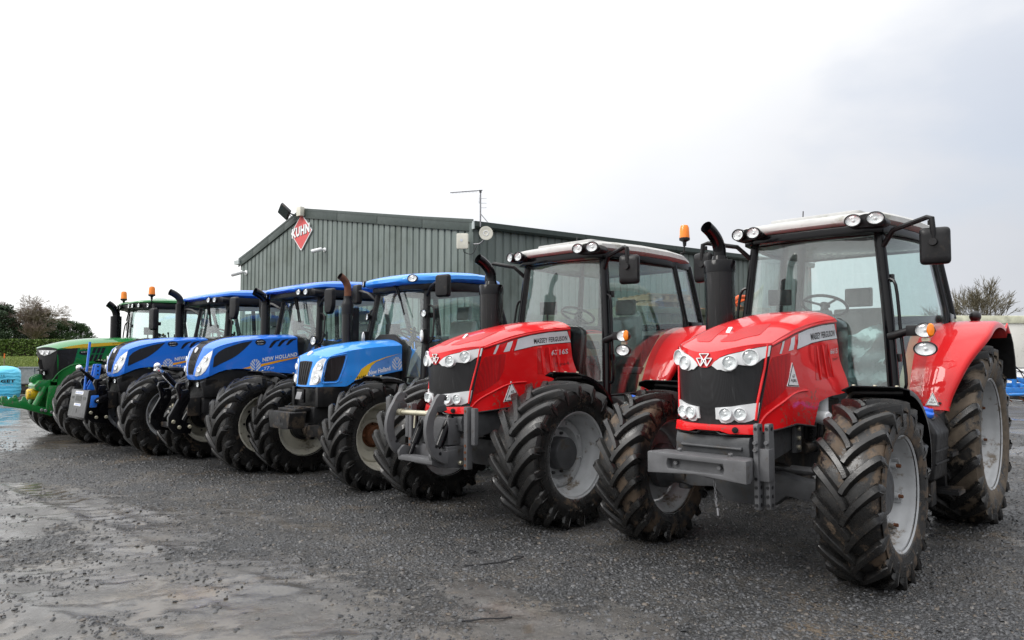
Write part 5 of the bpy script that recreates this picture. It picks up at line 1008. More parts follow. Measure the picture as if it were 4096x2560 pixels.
    return root
def fade_mat():
    m = plain('pale_blue_print', (.10, .27, .66), .35, namp=.25, nscale=3); return m
M['fade'] = fade_mat()
def t6_tractor(pose, label):
    root = start(pose, label); G = M['green']
    B = Bonnet(c=smooth_interp([(1.08, .68), (1.2, .70), (1.45, .765), (1.7, .80)]), d=smooth_interp([(1.08, .16), (1.45, .20), (1.7, .22)]), e=smooth_interp([(1.08, .28), (1.3, .36), (1.55, .42), (1.7, .44)]), pw=1.9,
               t=smooth_interp([(.82, 1.695), (.77, 1.735), (.6, 1.795), (.3, 1.87), (-.1, 1.92), (-.85, 1.95)]), cr=smooth_interp([(.82, 1.66), (.58, 1.705), (.3, 1.765), (0, 1.81), (-.85, 1.865)]), W=smooth_interp([(.6, .44), (0, .42), (-.85, .40)]),
               xr=lambda z: -.82, zbot=interp([(.7, 1.02), (.3, 1.02), (.1, 1.10), (-.2, 1.2), (-.85, 1.25)]), flare=lambda x, z: .0, q=2.6)
    bo = B.shell().build('bonnet', G, root, ang=28, weld=True)
    g = MB(); g.grid(lambda u, v: B.front(2 * u - 1, lerp(1.10, B.ztf(2 * u - 1) - .004, v), -.002), 24, 14)
    go = g.build('grille', M['mesh_black'], bo)
    for k in (-.33, -.2, -.07, .07, .2, .33):
        rb = MB(); rb.tube([Vector(B.front(k * .8, z, .004)) for z in (1.14, 1.3, 1.5)], .009, 5); rb.build('grille_rib', M['black'], go)
    bd = MB(); bd.lathe([(0, .045), (.012, .045), (.014, .001)], B.front(0, 1.50, .004), (1, 0, 0), 6, oval=.85); bd.build('bonnet_badge', M['green'], bo); bd = MB(); bd.lathe([(.014, .052), (.008, .052), (.008, .045)], B.front(0, 1.50, .002), (1, 0, 0), 6, oval=.85); bd.build('badge_rim', M['yellow'], bo)
    lo = MB(); lo.patch([(-1, 1.085), (1, 1.085), (1, 1.14), (.4, 1.115), (-.4, 1.115), (-1, 1.14)], B.front, .012, .02, .1); lo.build('lower_bonnet_strip', G, bo)
    for sg in (1, -1):
        S = B.side(sg)
        hl = MB(); hl.patch([(sg * s, z) for s, z in [(.16, 1.675), (.30, 1.60), (.52, 1.575), (.75, 1.60), (.99, 1.675), (.7, 1.678), (.4, 1.68)]], B.front, .006, .01, .08); ho = hl.build('headlight', M['headlight'], root, ang=40)
        for s in (.45, .68):
            p = MB(); ce = Vector(B.front(sg * s, 1.632, .006)); p.lathe([(.004, .036), (.012, .03), (.004, .018), (.0, .001)], ce, (1, sg * .3, 0), 18); p.build('lamp_bowl', M['reflector'], ho)
        lamp(root, 'fog_light', B.front(sg * .42, 1.25, .03), (1, sg * .3, 0), .04, M['black'], depth=.04)
        fl = MB(); fl.box(B.front(sg * .42, 1.305, .03), (.08, .14, .03)); fl.build('lamp_hood', M['black'], root, bev=.008)
        pm = MB(); pm.patch(rounded([(.575, 1.685), (.40, 1.705), (.235, 1.725), (.265, 1.58), (.30, 1.44), (.40, 1.37), (.50, 1.30), (.56, 1.15), (.60, 1.14), (.60, 1.4)], .02), S, .003, .006, .08); pm.build('side_mesh', M['mesh_black'], bo)
        spanel(bo, 'stripe', M['print_yellow'], B, [(.52, 1.718), (.36, 1.758), (.15, 1.796), (-.3, 1.832), (-.80, 1.860), (-.80, 1.808), (-.3, 1.770), (.15, 1.732), (.36, 1.712)], (sg,), .003, 0, 0)
        q = [(-.36, 1.795), (-.64, 1.815), (-.64, 1.845), (-.36, 1.825)]; stext(bo, M['print_black'], B, 'JOHN DEERE', q if sg > 0 else flip_quad(q), sg, .0045, .0)
        q = [(.20, 1.695), (.06, 1.705), (.05, 1.74), (.19, 1.73)]; stext(bo, M['print_yellow'], B, '6175R', q if sg > 0 else flip_quad(q), sg, .004, .02, .2)
        for i in range(3):
            x = .05 - .075 * i
            v = MB(); v.patch([(x - .0, 1.47), (x - .045, 1.60), (x - .10, 1.605), (x - .055, 1.475)], S, .002, 0, .2); v.build('vent', M['print_black'], bo); v = MB(); v.patch([(x - .05, 1.62), (x - .085, 1.73), (x - .145, 1.735), (x - .105, 1.625)], S, .002, 0, .2); v.build('vent', M['print_black'], bo)  # vent openings drawn as flat black patches, their darkness is colour only
        st = MB(); st.patch([(.13 + .085 * math.cos(a * .3142), 1.63 + .04 * math.sin(a * .3142)) for a in range(20)], S, .003, 0, .3); so = st.build('dealer_sticker', M['print_black'], bo)
        q = [(.18, 1.635), (.08, 1.64), (.08, 1.655), (.18, 1.65)]; stext(so, M['print_white'], B, 'MURPHY', q if sg > 0 else flip_quad(q), sg, .0045, .01)
        cz = MB(); cz.tube([Vector(S(x, z, .0)) for x, z in smooth_path([(.60, 1.10), (.52, 1.26), (.40, 1.36), (.28, 1.41), (0, 1.43), (-.8, 1.44)], 4)], .012, 6); cz.build('bonnet_crease', G, bo, ang=60)
        fs = MB(); fs.prism([(.66, 1.02), (.70, .52), (.60, .48), (.48, .62), (.1, .72), (.1, 1.0)], lambda a, b, w: (a, sg * w, b), .26, .32); fs.build('frame_side', G, root, bev=.01)
        am = MB(); am.prism([(.55, .50), (.62, .46), (1.0, .60), (1.36, .68), (1.40, .74), (1.39, .86), (1.36, .85), (1.335, .80), (1.29, .79), (1.27, .83), (1.18, .82), (1.165, .77), (1.13, .755), (1.09, .78), (1.08, .83), (1.04, .84), (.98, .70), (.72, .62)], lambda a, b, w: (a, sg * (.34 + w), b), -.02, .02); am.build('linkage_arm', G, root, bev=.004)
        for x, z in ((.62, .53), (.72, .565), (.78, .58)):
            b = MB(); bolt(b, (x, sg * .36, z), (0, sg, 0), .028, .03, n=10); b.build('pivot_pin', M['steelbar'], root)
        cy = MB(); cy.tube([(.70, sg * .20, 1.0), (.84, sg * .20, .66)], .055, 14); cy.build('linkage_cylinder', G, root)
    hd = MB(); hd.prism(rounded([(.62, .98), (.62, 1.12), (.80, 1.12), (.88, 1.02), (.86, .94), (.78, .92)], .02), lambda a, b, w: (a, w, b), -.24, .24); hd.build('linkage_frame', G, root, bev=.01)
    for y in (-.07, .07):
        br = MB(); br.prism(rounded([(.72, 1.10), (.72, 1.22), (.78, 1.24), (.84, 1.20), (.90, 1.17), (.90, 1.08), (.84, 1.06)], .03), lambda a, b, w: (a, y + w, b), -.012, .012); br.build('top_link_bracket', G, root, bev=.003)
    yc = MB(); yc.tube([(.74, -.02, .86), (.93, -.02, .86)], .10, 22); yc.tube([(.93, -.02, .86), (.94, -.02, .86)], .085, 22); yc.build('pto_guard', M['yellow'], root, bev=.006)
    fr = MB(); fr.prism([(.58, 1.02), (.58, .60), (.1, .62), (-.3, .75), (-.3, 1.02)], lambda a, b, w: (a, w, b), -.25, .25); fr.build('front_frame', G, root, bev=.015)
    cw = MB(); cw.prism(rounded([(-.40, 1.2), (-.40, 1.82), (-.3, 1.92), (.3, 1.92), (.40, 1.82), (.40, 1.2)], .04), lambda a, b, w: (w, a, b), -.95, -.83); cw.build('cowl', M['black'], root, bev=.01)
    blue_gear(root, 2.80, .72, .60, .96, .93, .62, .98, M['rubber'], M['yellow'], 'nh', 17, 41, gap=.08, hub=M['yellow'], lugw=.028, mudw=.27, a0=88)
    N = dict(A0=(-.98, .80, 1.2), Am=(-1.02, .76, 1.95), A1=(-1.05, .70, 2.55), B0=(-1.65, .82, 1.2), B1=(-2.3, .86, 1.9), B2=(-2.15, .76, 2.58), C0=(-2.75, .82, 1.9), C1=(-2.65, .72, 2.58))
    P = cab(root, dict(n=N, wv=.12, bulge=.16, kb=.52, frame=M['black'], steer=2.0))
    roof(root, G, [(-.72, .45, 2.63, 2.65, 2.655), (-.78, .62, 2.62, 2.665, 2.68), (-.95, .78, 2.615, 2.685, 2.71), (-1.2, .84, 2.61, 2.70, 2.74), (-1.8, .86, 2.61, 2.715, 2.76), (-2.4, .86, 2.61, 2.71, 2.75), (-2.75, .80, 2.61, 2.68, 2.71), (-2.85, .7, 2.62, 2.64, 2.65)])
    u = MB(); u.prism([(-.74, .50), (-.86, .72), (-1.1, .80), (-1.8, .82), (-2.4, .82), (-2.75, .74), (-2.75, -.74), (-2.4, -.82), (-1.8, -.82), (-1.1, -.80), (-.86, -.72), (-.74, -.50)], lambda a, b, w: (a, b, w), 2.52, 2.625); u.build('roof_lining', M['black'], root, bev=.02)
    for sg in (1, -1):
        for y, x, r in ((.25, -.735, .048), (.42, -.745, .048), (.60, -.80, .046), (.74, -.92, .046)): lamp(root, 'roof_light', (x + .045, sg * y, 2.575), (1, sg * y * .6, 0), r, M['black'], depth=.05)
        A0, A1 = Vector(P('A0', sg)), Vector(P('A1', sg))
        mirror(root, sg, [A0.lerp(A1, .95), (-.95, sg * .86, 2.56), (-.90, sg * .98, 2.58), (-.90, sg * 1.02, 2.45)], (-.92, sg * 1.02, 2.29), (.19, .44, .08), tilt=.15)
        beacon(root, (-.93, sg * .80, 2.76), [(-.95, sg * .76, 2.60), (-.93, sg * .80, 2.66), (-.93, sg * .80, 2.75)])
        g = MB(); q0, q1 = A0.lerp(A1, .4), A0.lerp(A1, .8); g.tube(smooth_path([q0 + Vector((0, sg * .02, 0)), q0 + Vector((.05, sg * .13, .06)), q1 + Vector((.05, sg * .13, -.05)), q1 + Vector((0, sg * .02, 0))], 4), .012, 8); g.build('grab_rail', M['black'], root)
    wiper(root, (-.80, -.1, 2.48), (-.86, -.40, 2.10), (-.80, -.05, 2.52))
    dm = MB(); dm.ell((-1.35, 0, 2.76), (.16, .14, .06)); dm.build('satellite_receiver', M['print_white'], root)
    fenders(root, G, .03); steps_tank(root)
    e = MB(); e.tube([(-.74, -.64, 1.6), (-.74, -.64, 2.40)], .105, 20); e.build('exhaust_silencer', M['gloss'], root, ang=50)
    elbow_pipe(root, (-.74, -.64, 2.36), 2.45, .07, (-.58, -.64, 2.66), M['gloss'])
    return root
T3 = t3_tractor((-2.283, 9.238, PH(44.1)), 'pale blue tractor with cream wheels, slab weight and rusty exhaust pipe')
T4, B4, P4 = t7((-4.21, 10.66, PH(44.0)), 'blue tractor with cream wheels and empty black front linkage, top link raised', dict(Rf=.67, tm=M['rubber'], rim=M['cream'], seed=60, exh=(-.86, -.62, 2.42), perf=True))
T5, B5, P5 = t7((-6.256, 12.22, PH(43.5)), 'blue tractor with silver wheels carrying a weight box at its nose', dict(Rf=.69, tm=M['rubber'], rim=M['silver'], seed=75, exh=(-.78, -.62, 2.55), perf=False))
T6 = t6_tractor((-8.362, 13.965, PH(43.7)), 'green and yellow tractor with two amber beacons and long green linkage arms')
def t45_extras(root, up):
    for sg in (1, -1):
        y = .33 * sg; a = MB(); a.prism([(.74, 1.21), (.81, 1.20), (.83, 1.14), (.80, 1.06), (.79, .98), (.92, .74), (.92, .62), (.84, .52), (.62, .50), (.60, .62), (.74, .70), (.72, .80), (.64, .96), (.64, 1.08), (.68, 1.11), (.74, 1.10), (.77, 1.13), (.74, 1.16), (.70, 1.17), (.70, 1.20)], lambda u, v, w: (u + .08, y + w, v), -.03, .03); ao = a.build('linkage_arm', M['gloss'], root, bev=.006)
        for x, z in ((.94, .68), (.86, .60), (.72, .60)):
            b = MB(); bolt(b, (x, y + sg * .03, z), (0, sg, 0), .026, .025, n=12); b.build('pivot_pin', M['zinc'], ao)
        c = MB(); c.tube([(.58, y * .5, .92), (.76, y * .5, .60)], .04, 12); c.build('linkage_cylinder', M['gloss'], root)
    f = MB(); f.box((.60, 0, .86), (.18, .42, .26)); f.bar((.80, -.34, .60), (.80, .34, .60), .07, .12, up=(1, 0, 0)); f.build('linkage_frame', M['chassis'], root, bev=.012)
    p0, p1 = (Vector((.62, .0, .98)), Vector((1.03, 0, 1.43))) if up else (Vector((.62, .0, 1.0)), Vector((1.02, 0, 1.38)))
    t = MB(); t.tube([p0, p0.lerp(p1, .25)], .020, 10); t.tube([p0.lerp(p1, .22), p0.lerp(p1, .78)], .034, 14); t.tube([p0.lerp(p1, .76), p1], .022, 10); to = t.build('top_link', M['gloss'], root)
    for p in (p0, p1):
        t = MB(); t.ell(p, (.05, .035, .05)); t.build('link_eye', M['chrome'], to)
    if up:
        t = MB(); t.prism([(.98, 1.30), (1.07, 1.37), (1.05, 1.42), (.95, 1.36)], lambda u, v, w: (u, w, v), -.045, .045); t.tube([(.98, .04, 1.30), (.80, .05, 1.10)], .008, 6); t.build('link_hook', M['chrome'], to, bev=.008)
        b = MB()
        for z in (.78, .86): b.bar((.68, -.02, z), (.84, -.02, z), .05, .016)
        b.tube([(.80, -.02, .74), (.80, -.02, .90)], .014, 8); b.build('drawbar_pin', M['zinc'], root)
t45_extras(T4, True); t45_extras(T5, False)
# weight box on the linkage of the far blue tractor
def weight_box():
    X0, Y0, phi = -6.256, 12.22, PH(43.5); th = math.atan2(-math.cos(phi), -math.sin(phi)); dl = Vector((-.30, -.08, 0)); r = tag(empty('front_weight_box', Vector((X0, Y0, 0)) + Matrix.Rotation(th, 3, 'Z') @ dl, th), 'grey and black weight box with blue headstock and tall blue pole', 'weight')
    b = MB(); b.prism([(1.00, 1.03), (1.27, 1.03), (1.33, .60), (1.31, .56), (.98, .58)], lambda a, c, w: (a, w, c), -.44, .44); bo = b.build('box', M['gloss'], r, bev=.012)
    f = MB(); f.prism([(1.262, 1.025), (1.274, 1.025), (1.334, .60), (1.322, .60)], lambda a, c, w: (a, w, c), -.425, .425); f.build('front_plate', M['grey'], r, bev=.003)
    def fp(y, z, o=0): return (1.275 + (1.03 - z) * .14 + o, y, z)
    for y0, y1, z0, z1, m in ((-.14, .14, .85, .93, M['print_black']), (-.36, -.24, .88, .92, M['print_black']), (.24, .36, .88, .92, M['print_black']), (-.2, .2, .955, 1.005, M['print_white']), (-.17, .17, .77, .81, M['print_white']), (-.01, .01, .66, .73, M['print_black'])):
        q = MB(); q.patch([(y0, z0), (y1, z0), (y1, z1), (y0, z1)], fp, .002, .002, .3); q.build('plate_panel', m, r)
    t = MB(); lettering(t, '161-KE-7637', [(-.17, .965), (.17, .965), (.17, .995), (-.17, .995)], fp, .004, .01); lettering(t, 'NEW HOLLAND', [(-.10, .78), (.15, .78), (.15, .80), (-.10, .80)], fp, .004, .02); t.build('lettering', M['blue'], r)
    for sg in (1, -1):
        q = MB(); q.prism(rounded([(1.16, .76), (1.26, .76), (1.24, .95), (1.13, .95)], .015), lambda a, c, w: (a, sg * w, c), .438, .452); q.build('pin_plate', M['blue'], r, bev=.003); q = MB(); q.tube([(1.17, sg * .45, .86), (1.17, sg * .52, .86)], .035, 14); q.bar((1.17, sg * .49, .86), (1.02, sg * .50, .92), .05, .10); q.build('linkage_pin', M['gloss'], r, bev=.006); q = MB(); bolt(q, (1.17, sg * .52, .86), (0, sg, 0), .02, .02); q.build('bolt', M['chrome'], r)
        h = MB(); h.prism(rounded([(1.05, 1.03), (1.20, 1.03), (1.12, 1.20), (1.08, 1.44), (.99, 1.44), (1.02, 1.20)], .02), lambda a, c, w: (a, w, c), sg * .06 - .009, sg * .06 + .009); ho = h.build('headstock', M['blue'], r, bev=.003)
        for z in (1.40, 1.33, 1.27):
            k = MB(); k.lathe([(-.011, .014), (.011, .014)], (1.045, sg * .06, z), (0, 1, 0), 12, capa=True, capb=True); k.build('pin_hole_disc', M['print_black'], ho)  # black disc painted in as the dark of a pin hole
    p = MB(); p.tube([(1.22, .02, 1.0), (1.16, .02, 1.80)], .018, 10); p.build('pole', M['blue'], r)
weight_box()
# ------------------------------------------------------------------ ground
def np_noise(X, Y, seed=0):
    """value noise with smooth interpolation"""
    rg = np.random.default_rng(seed); T = rg.random((256, 256)); xi = np.floor(X).astype(int); yi = np.floor(Y).astype(int); fx = X - xi; fy = Y - yi; fx = fx * fx * (3 - 2 * fx); fy = fy * fy * (3 - 2 * fy)
    a = T[xi % 256, yi % 256]; b = T[(xi + 1) % 256, yi % 256]; c = T[xi % 256, (yi + 1) % 256]; d = T[(xi + 1) % 256, (yi + 1) % 256]
    return (a * (1 - fx) + b * fx) * (1 - fy) + (c * (1 - fx) + d * fx) * fy
def fbm(X, Y, f, oct_=4, seed=0, gain=.5):
    s = 0; a = 1; t = 0
    for o in range(oct_): s = s + a * np_noise(X * f + 17.3 * o, Y * f + 5.1 * o, seed + o); t += a; a *= gain; f *= 2.03
    return s / t
NRM = np.array([-.594, -.804])
def row_dist(X, Y): return (X - 2.5) * NRM[0] + (Y - 4.6) * NRM[1]
def terrain(X, Y):
    s = row_dist(X, Y); mud = np.clip((s + .3) / 3.4, 0, 1); mud = mud * mud * (3 - 2 * mud)
    # wheel tracks run along the row, so stretch the noise that way
    U = X * .804 - Y * .594; V = X * .594 + Y * .804
    calm = .3 + .7 * np.clip((s - .1) / .8, 0, 1)
    h = (fbm(U * .35, V, .8, 4, 3) - .5) * .055 * calm + (fbm(U * .6, V, 3.1, 4, 9) - .5) * .030 * (.4 + .6 * mud) + (fbm(X, Y, 11, 3, 21, .6) - .5) * (.014 + .016 * mud)
    # tyre tracks pressed into the mud, with the mark of the lugs
    for v0, amp, ph in ((3.55, .22, 0.0), (5.15, .25, 1.3), (6.7, .3, 2.1), (2.35, .2, .6), (8.4, .3, 3.0)):
        d = V - v0 - amp * np.sin(U * .33 + ph) - .12 * U * math.sin(ph * 3); w_ = np.clip(1 - (d / .24) ** 4, 0, 1) * mud * np.clip((fbm(U, V, .5, 2, 50) - .28) * 4, 0, 1)
        lug = np.sin((U + np.abs(d) * .9) * 2 * math.pi / .21); h = h - w_ * .012 + w_ * np.clip(lug * 1.6, -1, 1) * .007
        h = h + mud * .014 * np.exp(-((np.abs(d) - .29) / .06) ** 2)
    pat = fbm(U * .5, V, .55, 4, 31); far = np.clip((-7.5 - X) / 3.5, 0, 1); mud = np.clip(mud * 1.12 + (pat - .5) * 3.6 + (fbm(U * .7, V, 2.4, 4, 77) - .5) * 1.2 - .02 + far * 1.0, 0, 1)
    lvl = -.0095 + .013 * far
    return h, mud, lvl
def ground_material(far=False):
    m, nt, p, o = _mat('wet_gravel_yard' if not far else 'far_gravel_yard'); L = nt.links
    tc = _new(nt, 'ShaderNodeTexCoord'); vec = tc.outputs['Object']
    am = _new(nt, 'ShaderNodeAttribute', attribute_name='mud').outputs['Fac']; ap = _new(nt, 'ShaderNodeAttribute', attribute_name='puddle').outputs['Fac']
    if far: am = _maprange(nt, _noise(nt, .18, 5, .6, vec=vec), .42, .58); ap = _maprange(nt, _noise(nt, .25, 6, .6, vec=vec), .60, .64)
    v = _new(nt, 'ShaderNodeTexVoronoi'); v.inputs['Scale'].default_value = 46; L.new(vec, v.inputs[0]); v2 = _new(nt, 'ShaderNodeTexVoronoi'); v2.inputs['Scale'].default_value = 105; L.new(vec, v2.inputs[0])
    sp = _new(nt, 'ShaderNodeSeparateColor'); L.new(v.outputs['Color'], sp.inputs[0])
    g = _ramp(nt, sp.outputs[0], [(0, (.022, .023, .025)), (.45, (.050, .051, .054)), (.85, (.074, .075, .078)), (.95, (.095, .095, .095)), (.98, (.11, .085, .06)), (1, (.14, .135, .13))])
    g = _mixc(nt, _maprange(nt, v.outputs['Distance'], .25, .6), g, (.024, .024, .024)); g = _mixc(nt, _maprange(nt, _noise(nt, .9, 9, .74, vec=vec), .46, .68, 0, .8), g, (.082, .072, .060))
    fine = _noise(nt, 34, 9, .75, vec=vec)
    mud = _ramp(nt, _noise(nt, 1.7, 8, .65, vec=vec), [(.28, (.056, .054, .051)), (.5, (.090, .086, .081)), (.64, (.120, .107, .090)), (.75, (.145, .128, .105))]); mud = _mixc(nt, _maprange(nt, fine, .35, .7), mud, (.05, .047, .045))
    mk = _maprange(nt, _math(nt, 'ADD', am, _math(nt, 'MULTIPLY', _math(nt, 'SUBTRACT', _noise(nt, 5.5, 10, .78, vec=vec), .5), 2.6)), .36, .64)
    c = _mixc(nt, mk, g, mud); c = _mixc(nt, _math(nt, 'MULTIPLY', ap, .8), c, (.085, .072, .058)); och = _maprange(nt, _noise(nt, .75, 9, .72, vec=vec), .56, .68, 0, .6); c = _mixc(nt, och, c, (.15, .108, .066)); L.new(c, p.inputs['Base Color'])
    mpw = _new(nt, 'ShaderNodeMapping'); mpw.inputs['Rotation'].default_value = (0, 0, R(20)); mpw.inputs['Scale'].default_value = (.5, 1.6, 1); L.new(vec, mpw.inputs[0]); wet = _maprange(nt, _noise(nt, 1.5, 9, .7, vec=mpw.outputs[0]), .38, .60)
    rg = _maprange(nt, wet, 0, 1, .62, .36); rmud = _maprange(nt, wet, 0, 1, .36, .10)
    def mixf(f, a, b):
        q = _new(nt, 'ShaderNodeMix'); L.new(f, q.inputs[0])
        for i, z in ((2, a), (3, b)):
            if isinstance(z, (int, float)): q.inputs[i].default_value = z
            else: L.new(z, q.inputs[i])
        return q.outputs[0]
    L.new(mixf(ap, mixf(mk, rg, rmud), .035), p.inputs['Roughness'])
    hh = _math(nt, 'MULTIPLY_ADD', v2.outputs['Distance'], -.35, _math(nt, 'MULTIPLY', v.outputs['Distance'], -.9))
    hm = _math(nt, 'MULTIPLY', _noise(nt, 26, 10, .72, vec=vec), 1.1)
    h = mixf(mk, hh, hm); b = _new(nt, 'ShaderNodeBump'); b.inputs['Distance'].default_value = .016; L.new(h, b.inputs['Height'])
    L.new(mixf(ap, mixf(mk, 1.0, _maprange(nt, wet, 0, 1, .5, .16)), .03), b.inputs['Strength']); L.new(b.outputs[0], p.inputs['Normal']); p.inputs['Specular IOR Level'].default_value = .5
    return m
def ground():
    ys = [2.9]
    while ys[-1] < 22: ys.append(ys[-1] + max(.018, .0062 * ys[-1]))
    ys = np.array(ys); xs = np.arange(-17.5, 10.5, .045); X, Y = np.meshgrid(xs, ys); h, mud, lvl = terrain(X, Y)
    pud = np.clip((lvl - h) / .004, 0, 1) * np.clip((mud - .35) * 4, 0, 1); h = np.where(pud > 0, np.maximum(h, lvl * pud + h * (1 - pud)), h)
    edge = np.minimum(np.minimum(X - xs[0], xs[-1] - X), np.minimum(Y - ys[0] + .3, ys[-1] - Y)); h = h - .05 * np.clip(1 - edge / .6, 0, 1)
    ny, nx = X.shape; V = np.stack([X, Y, h], -1).reshape(-1, 3); i = np.arange(ny * nx).reshape(ny, nx); F = np.stack([i[:-1, :-1], i[:-1, 1:], i[1:, 1:], i[1:, :-1]], -1).reshape(-1, 4)
    me = bpy.data.meshes.new('gravel_yard'); me.vertices.add(len(V)); me.vertices.foreach_set('co', V.ravel().astype(np.float32)); me.loops.add(F.size); me.loops.foreach_set('vertex_index', F.ravel().astype(np.int32)); me.polygons.add(len(F)); me.polygons.foreach_set('loop_start', np.arange(0, F.size, 4, dtype=np.int32)); me.update(calc_edges=True)
    for n, a in (('mud', mud), ('puddle', pud)): me.attributes.new(n, 'FLOAT', 'POINT').data.foreach_set('value', a.ravel().astype(np.float32))
    me.polygons.foreach_set('use_smooth', [True] * len(me.polygons)); me.materials.append(ground_material()); tag(ob('gravel_yard', me), kind='structure')
    g = MB(); g.grid(lambda u, v: (lerp(-900, 900, u), lerp(-300, 1500, v), -.06), 2, 2); tag(g.build('ground', ground_material(True)), kind='structure')
    # loose stones
    n = 52000; u = RNG.random(n * 3); y = 3.05 * (15 / 3.05) ** (u ** 1.05); x = (RNG.random(n * 3) * 1.56 - .78) * y
    hh, mm, lv = terrain(x, y); clu = fbm(x, y, 1.9, 3, 91); keep = (RNG.random(n * 3) > mm * np.where(clu > .56, .55, .985)) & (hh > lv) & (x > -17) & (x < 10); x, y, hh = x[keep][:n], y[keep][:n], hh[keep][:n]; n = len(x)
    base = np.array([[-1, -1, -.55], [1, -1, -.5], [1, 1, -.55], [-1, 1, -.5], [-.6, -.7, .6], [.7, -.55, .5], [.55, .7, .65], [-.65, .6, .45]]); r = .0034 + .0110 * RNG.random(n) ** 4 + .0004 * y
    P = base[None] * (1 + (RNG.random((n, 8, 3)) - .5) * .75) * r[:, None, None] * np.stack([.7 + .6 * RNG.random(n), .7 + .6 * RNG.random(n), .35 + .45 * RNG.random(n)], -1)[:, None, :]
    a = RNG.random(n) * 6.283; ca, sa = np.cos(a)[:, None], np.sin(a)[:, None]; tx = (RNG.random(n)[:, None] - .5) * .9
    px = P[..., 0] * ca - P[..., 1] * sa; py = P[..., 0] * sa + P[..., 1] * ca; pz = P[..., 2] + P[..., 0] * tx
    V = np.stack([px + x[:, None], py + y[:, None], pz + hh[:, None] + r[:, None] * .25], -1).reshape(-1, 3)
    f = np.array([[0, 1, 5, 4], [1, 2, 6, 5], [2, 3, 7, 6], [3, 0, 4, 7], [4, 5, 6, 7]]); F = (f[None] + 8 * np.arange(n)[:, None, None]).reshape(-1, 4)
    me = bpy.data.meshes.new('loose_gravel'); me.vertices.add(len(V)); me.vertices.foreach_set('co', V.ravel().astype(np.float32)); me.loops.add(F.size); me.loops.foreach_set('vertex_index', F.ravel().astype(np.int32)); me.polygons.add(len(F)); me.polygons.foreach_set('loop_start', np.arange(0, F.size, 4, dtype=np.int32)); me.update(calc_edges=True)
    m, nt, p, o = _mat('slate_chippings'); ge = _new(nt, 'ShaderNodeNewGeometry'); c = _ramp(nt, ge.outputs['Random Per Island'], [(0, (.018, .019, .021)), (.5, (.044, .045, .048)), (.9, (.078, .079, .083)), (.98, (.085, .068, .052)), (1, (.12, .115, .11))]); nt.links.new(c, p.inputs['Base Color']); p.inputs['Roughness'].default_value = .42; me.materials.append(m)
    tag(ob('loose_gravel', me), 'wet dark slate chippings scattered over the yard', 'gravel', kind='stuff')
ground()
def wire(pts, label):
    m = MB(); P = smooth_path(pts, 5); h, _, _ = terrain(np.array([p[0] for p in P]), np.array([p[1] for p in P])); m.tube([(p[0], p[1], p[2] + float(q) + .006) for p, q in zip(P, h)], .005, 6); tag(m.build('wire', M['print_black']), label, 'wire')
wire([(-.36, 5.42, 0), (-.15, 5.5, 0), (.04, 5.56, .01), (.09, 5.6, .02), (.03, 5.6, .02), (-.02, 5.56, .0)], 'long black wire with a looped end lying on the wet yard')
wire([(-.37, 5.80, 0), (-.32, 5.83, .01), (-.29, 5.80, .01), (-.33, 5.77, 0), (-.37, 5.80, 0)], 'small closed ring of black wire on the yard')
wire([(-.30, 4.32, 0), (-.14, 4.33, .01), (.0, 4.37, .0)], 'short bent black wire beside a brown puddle')

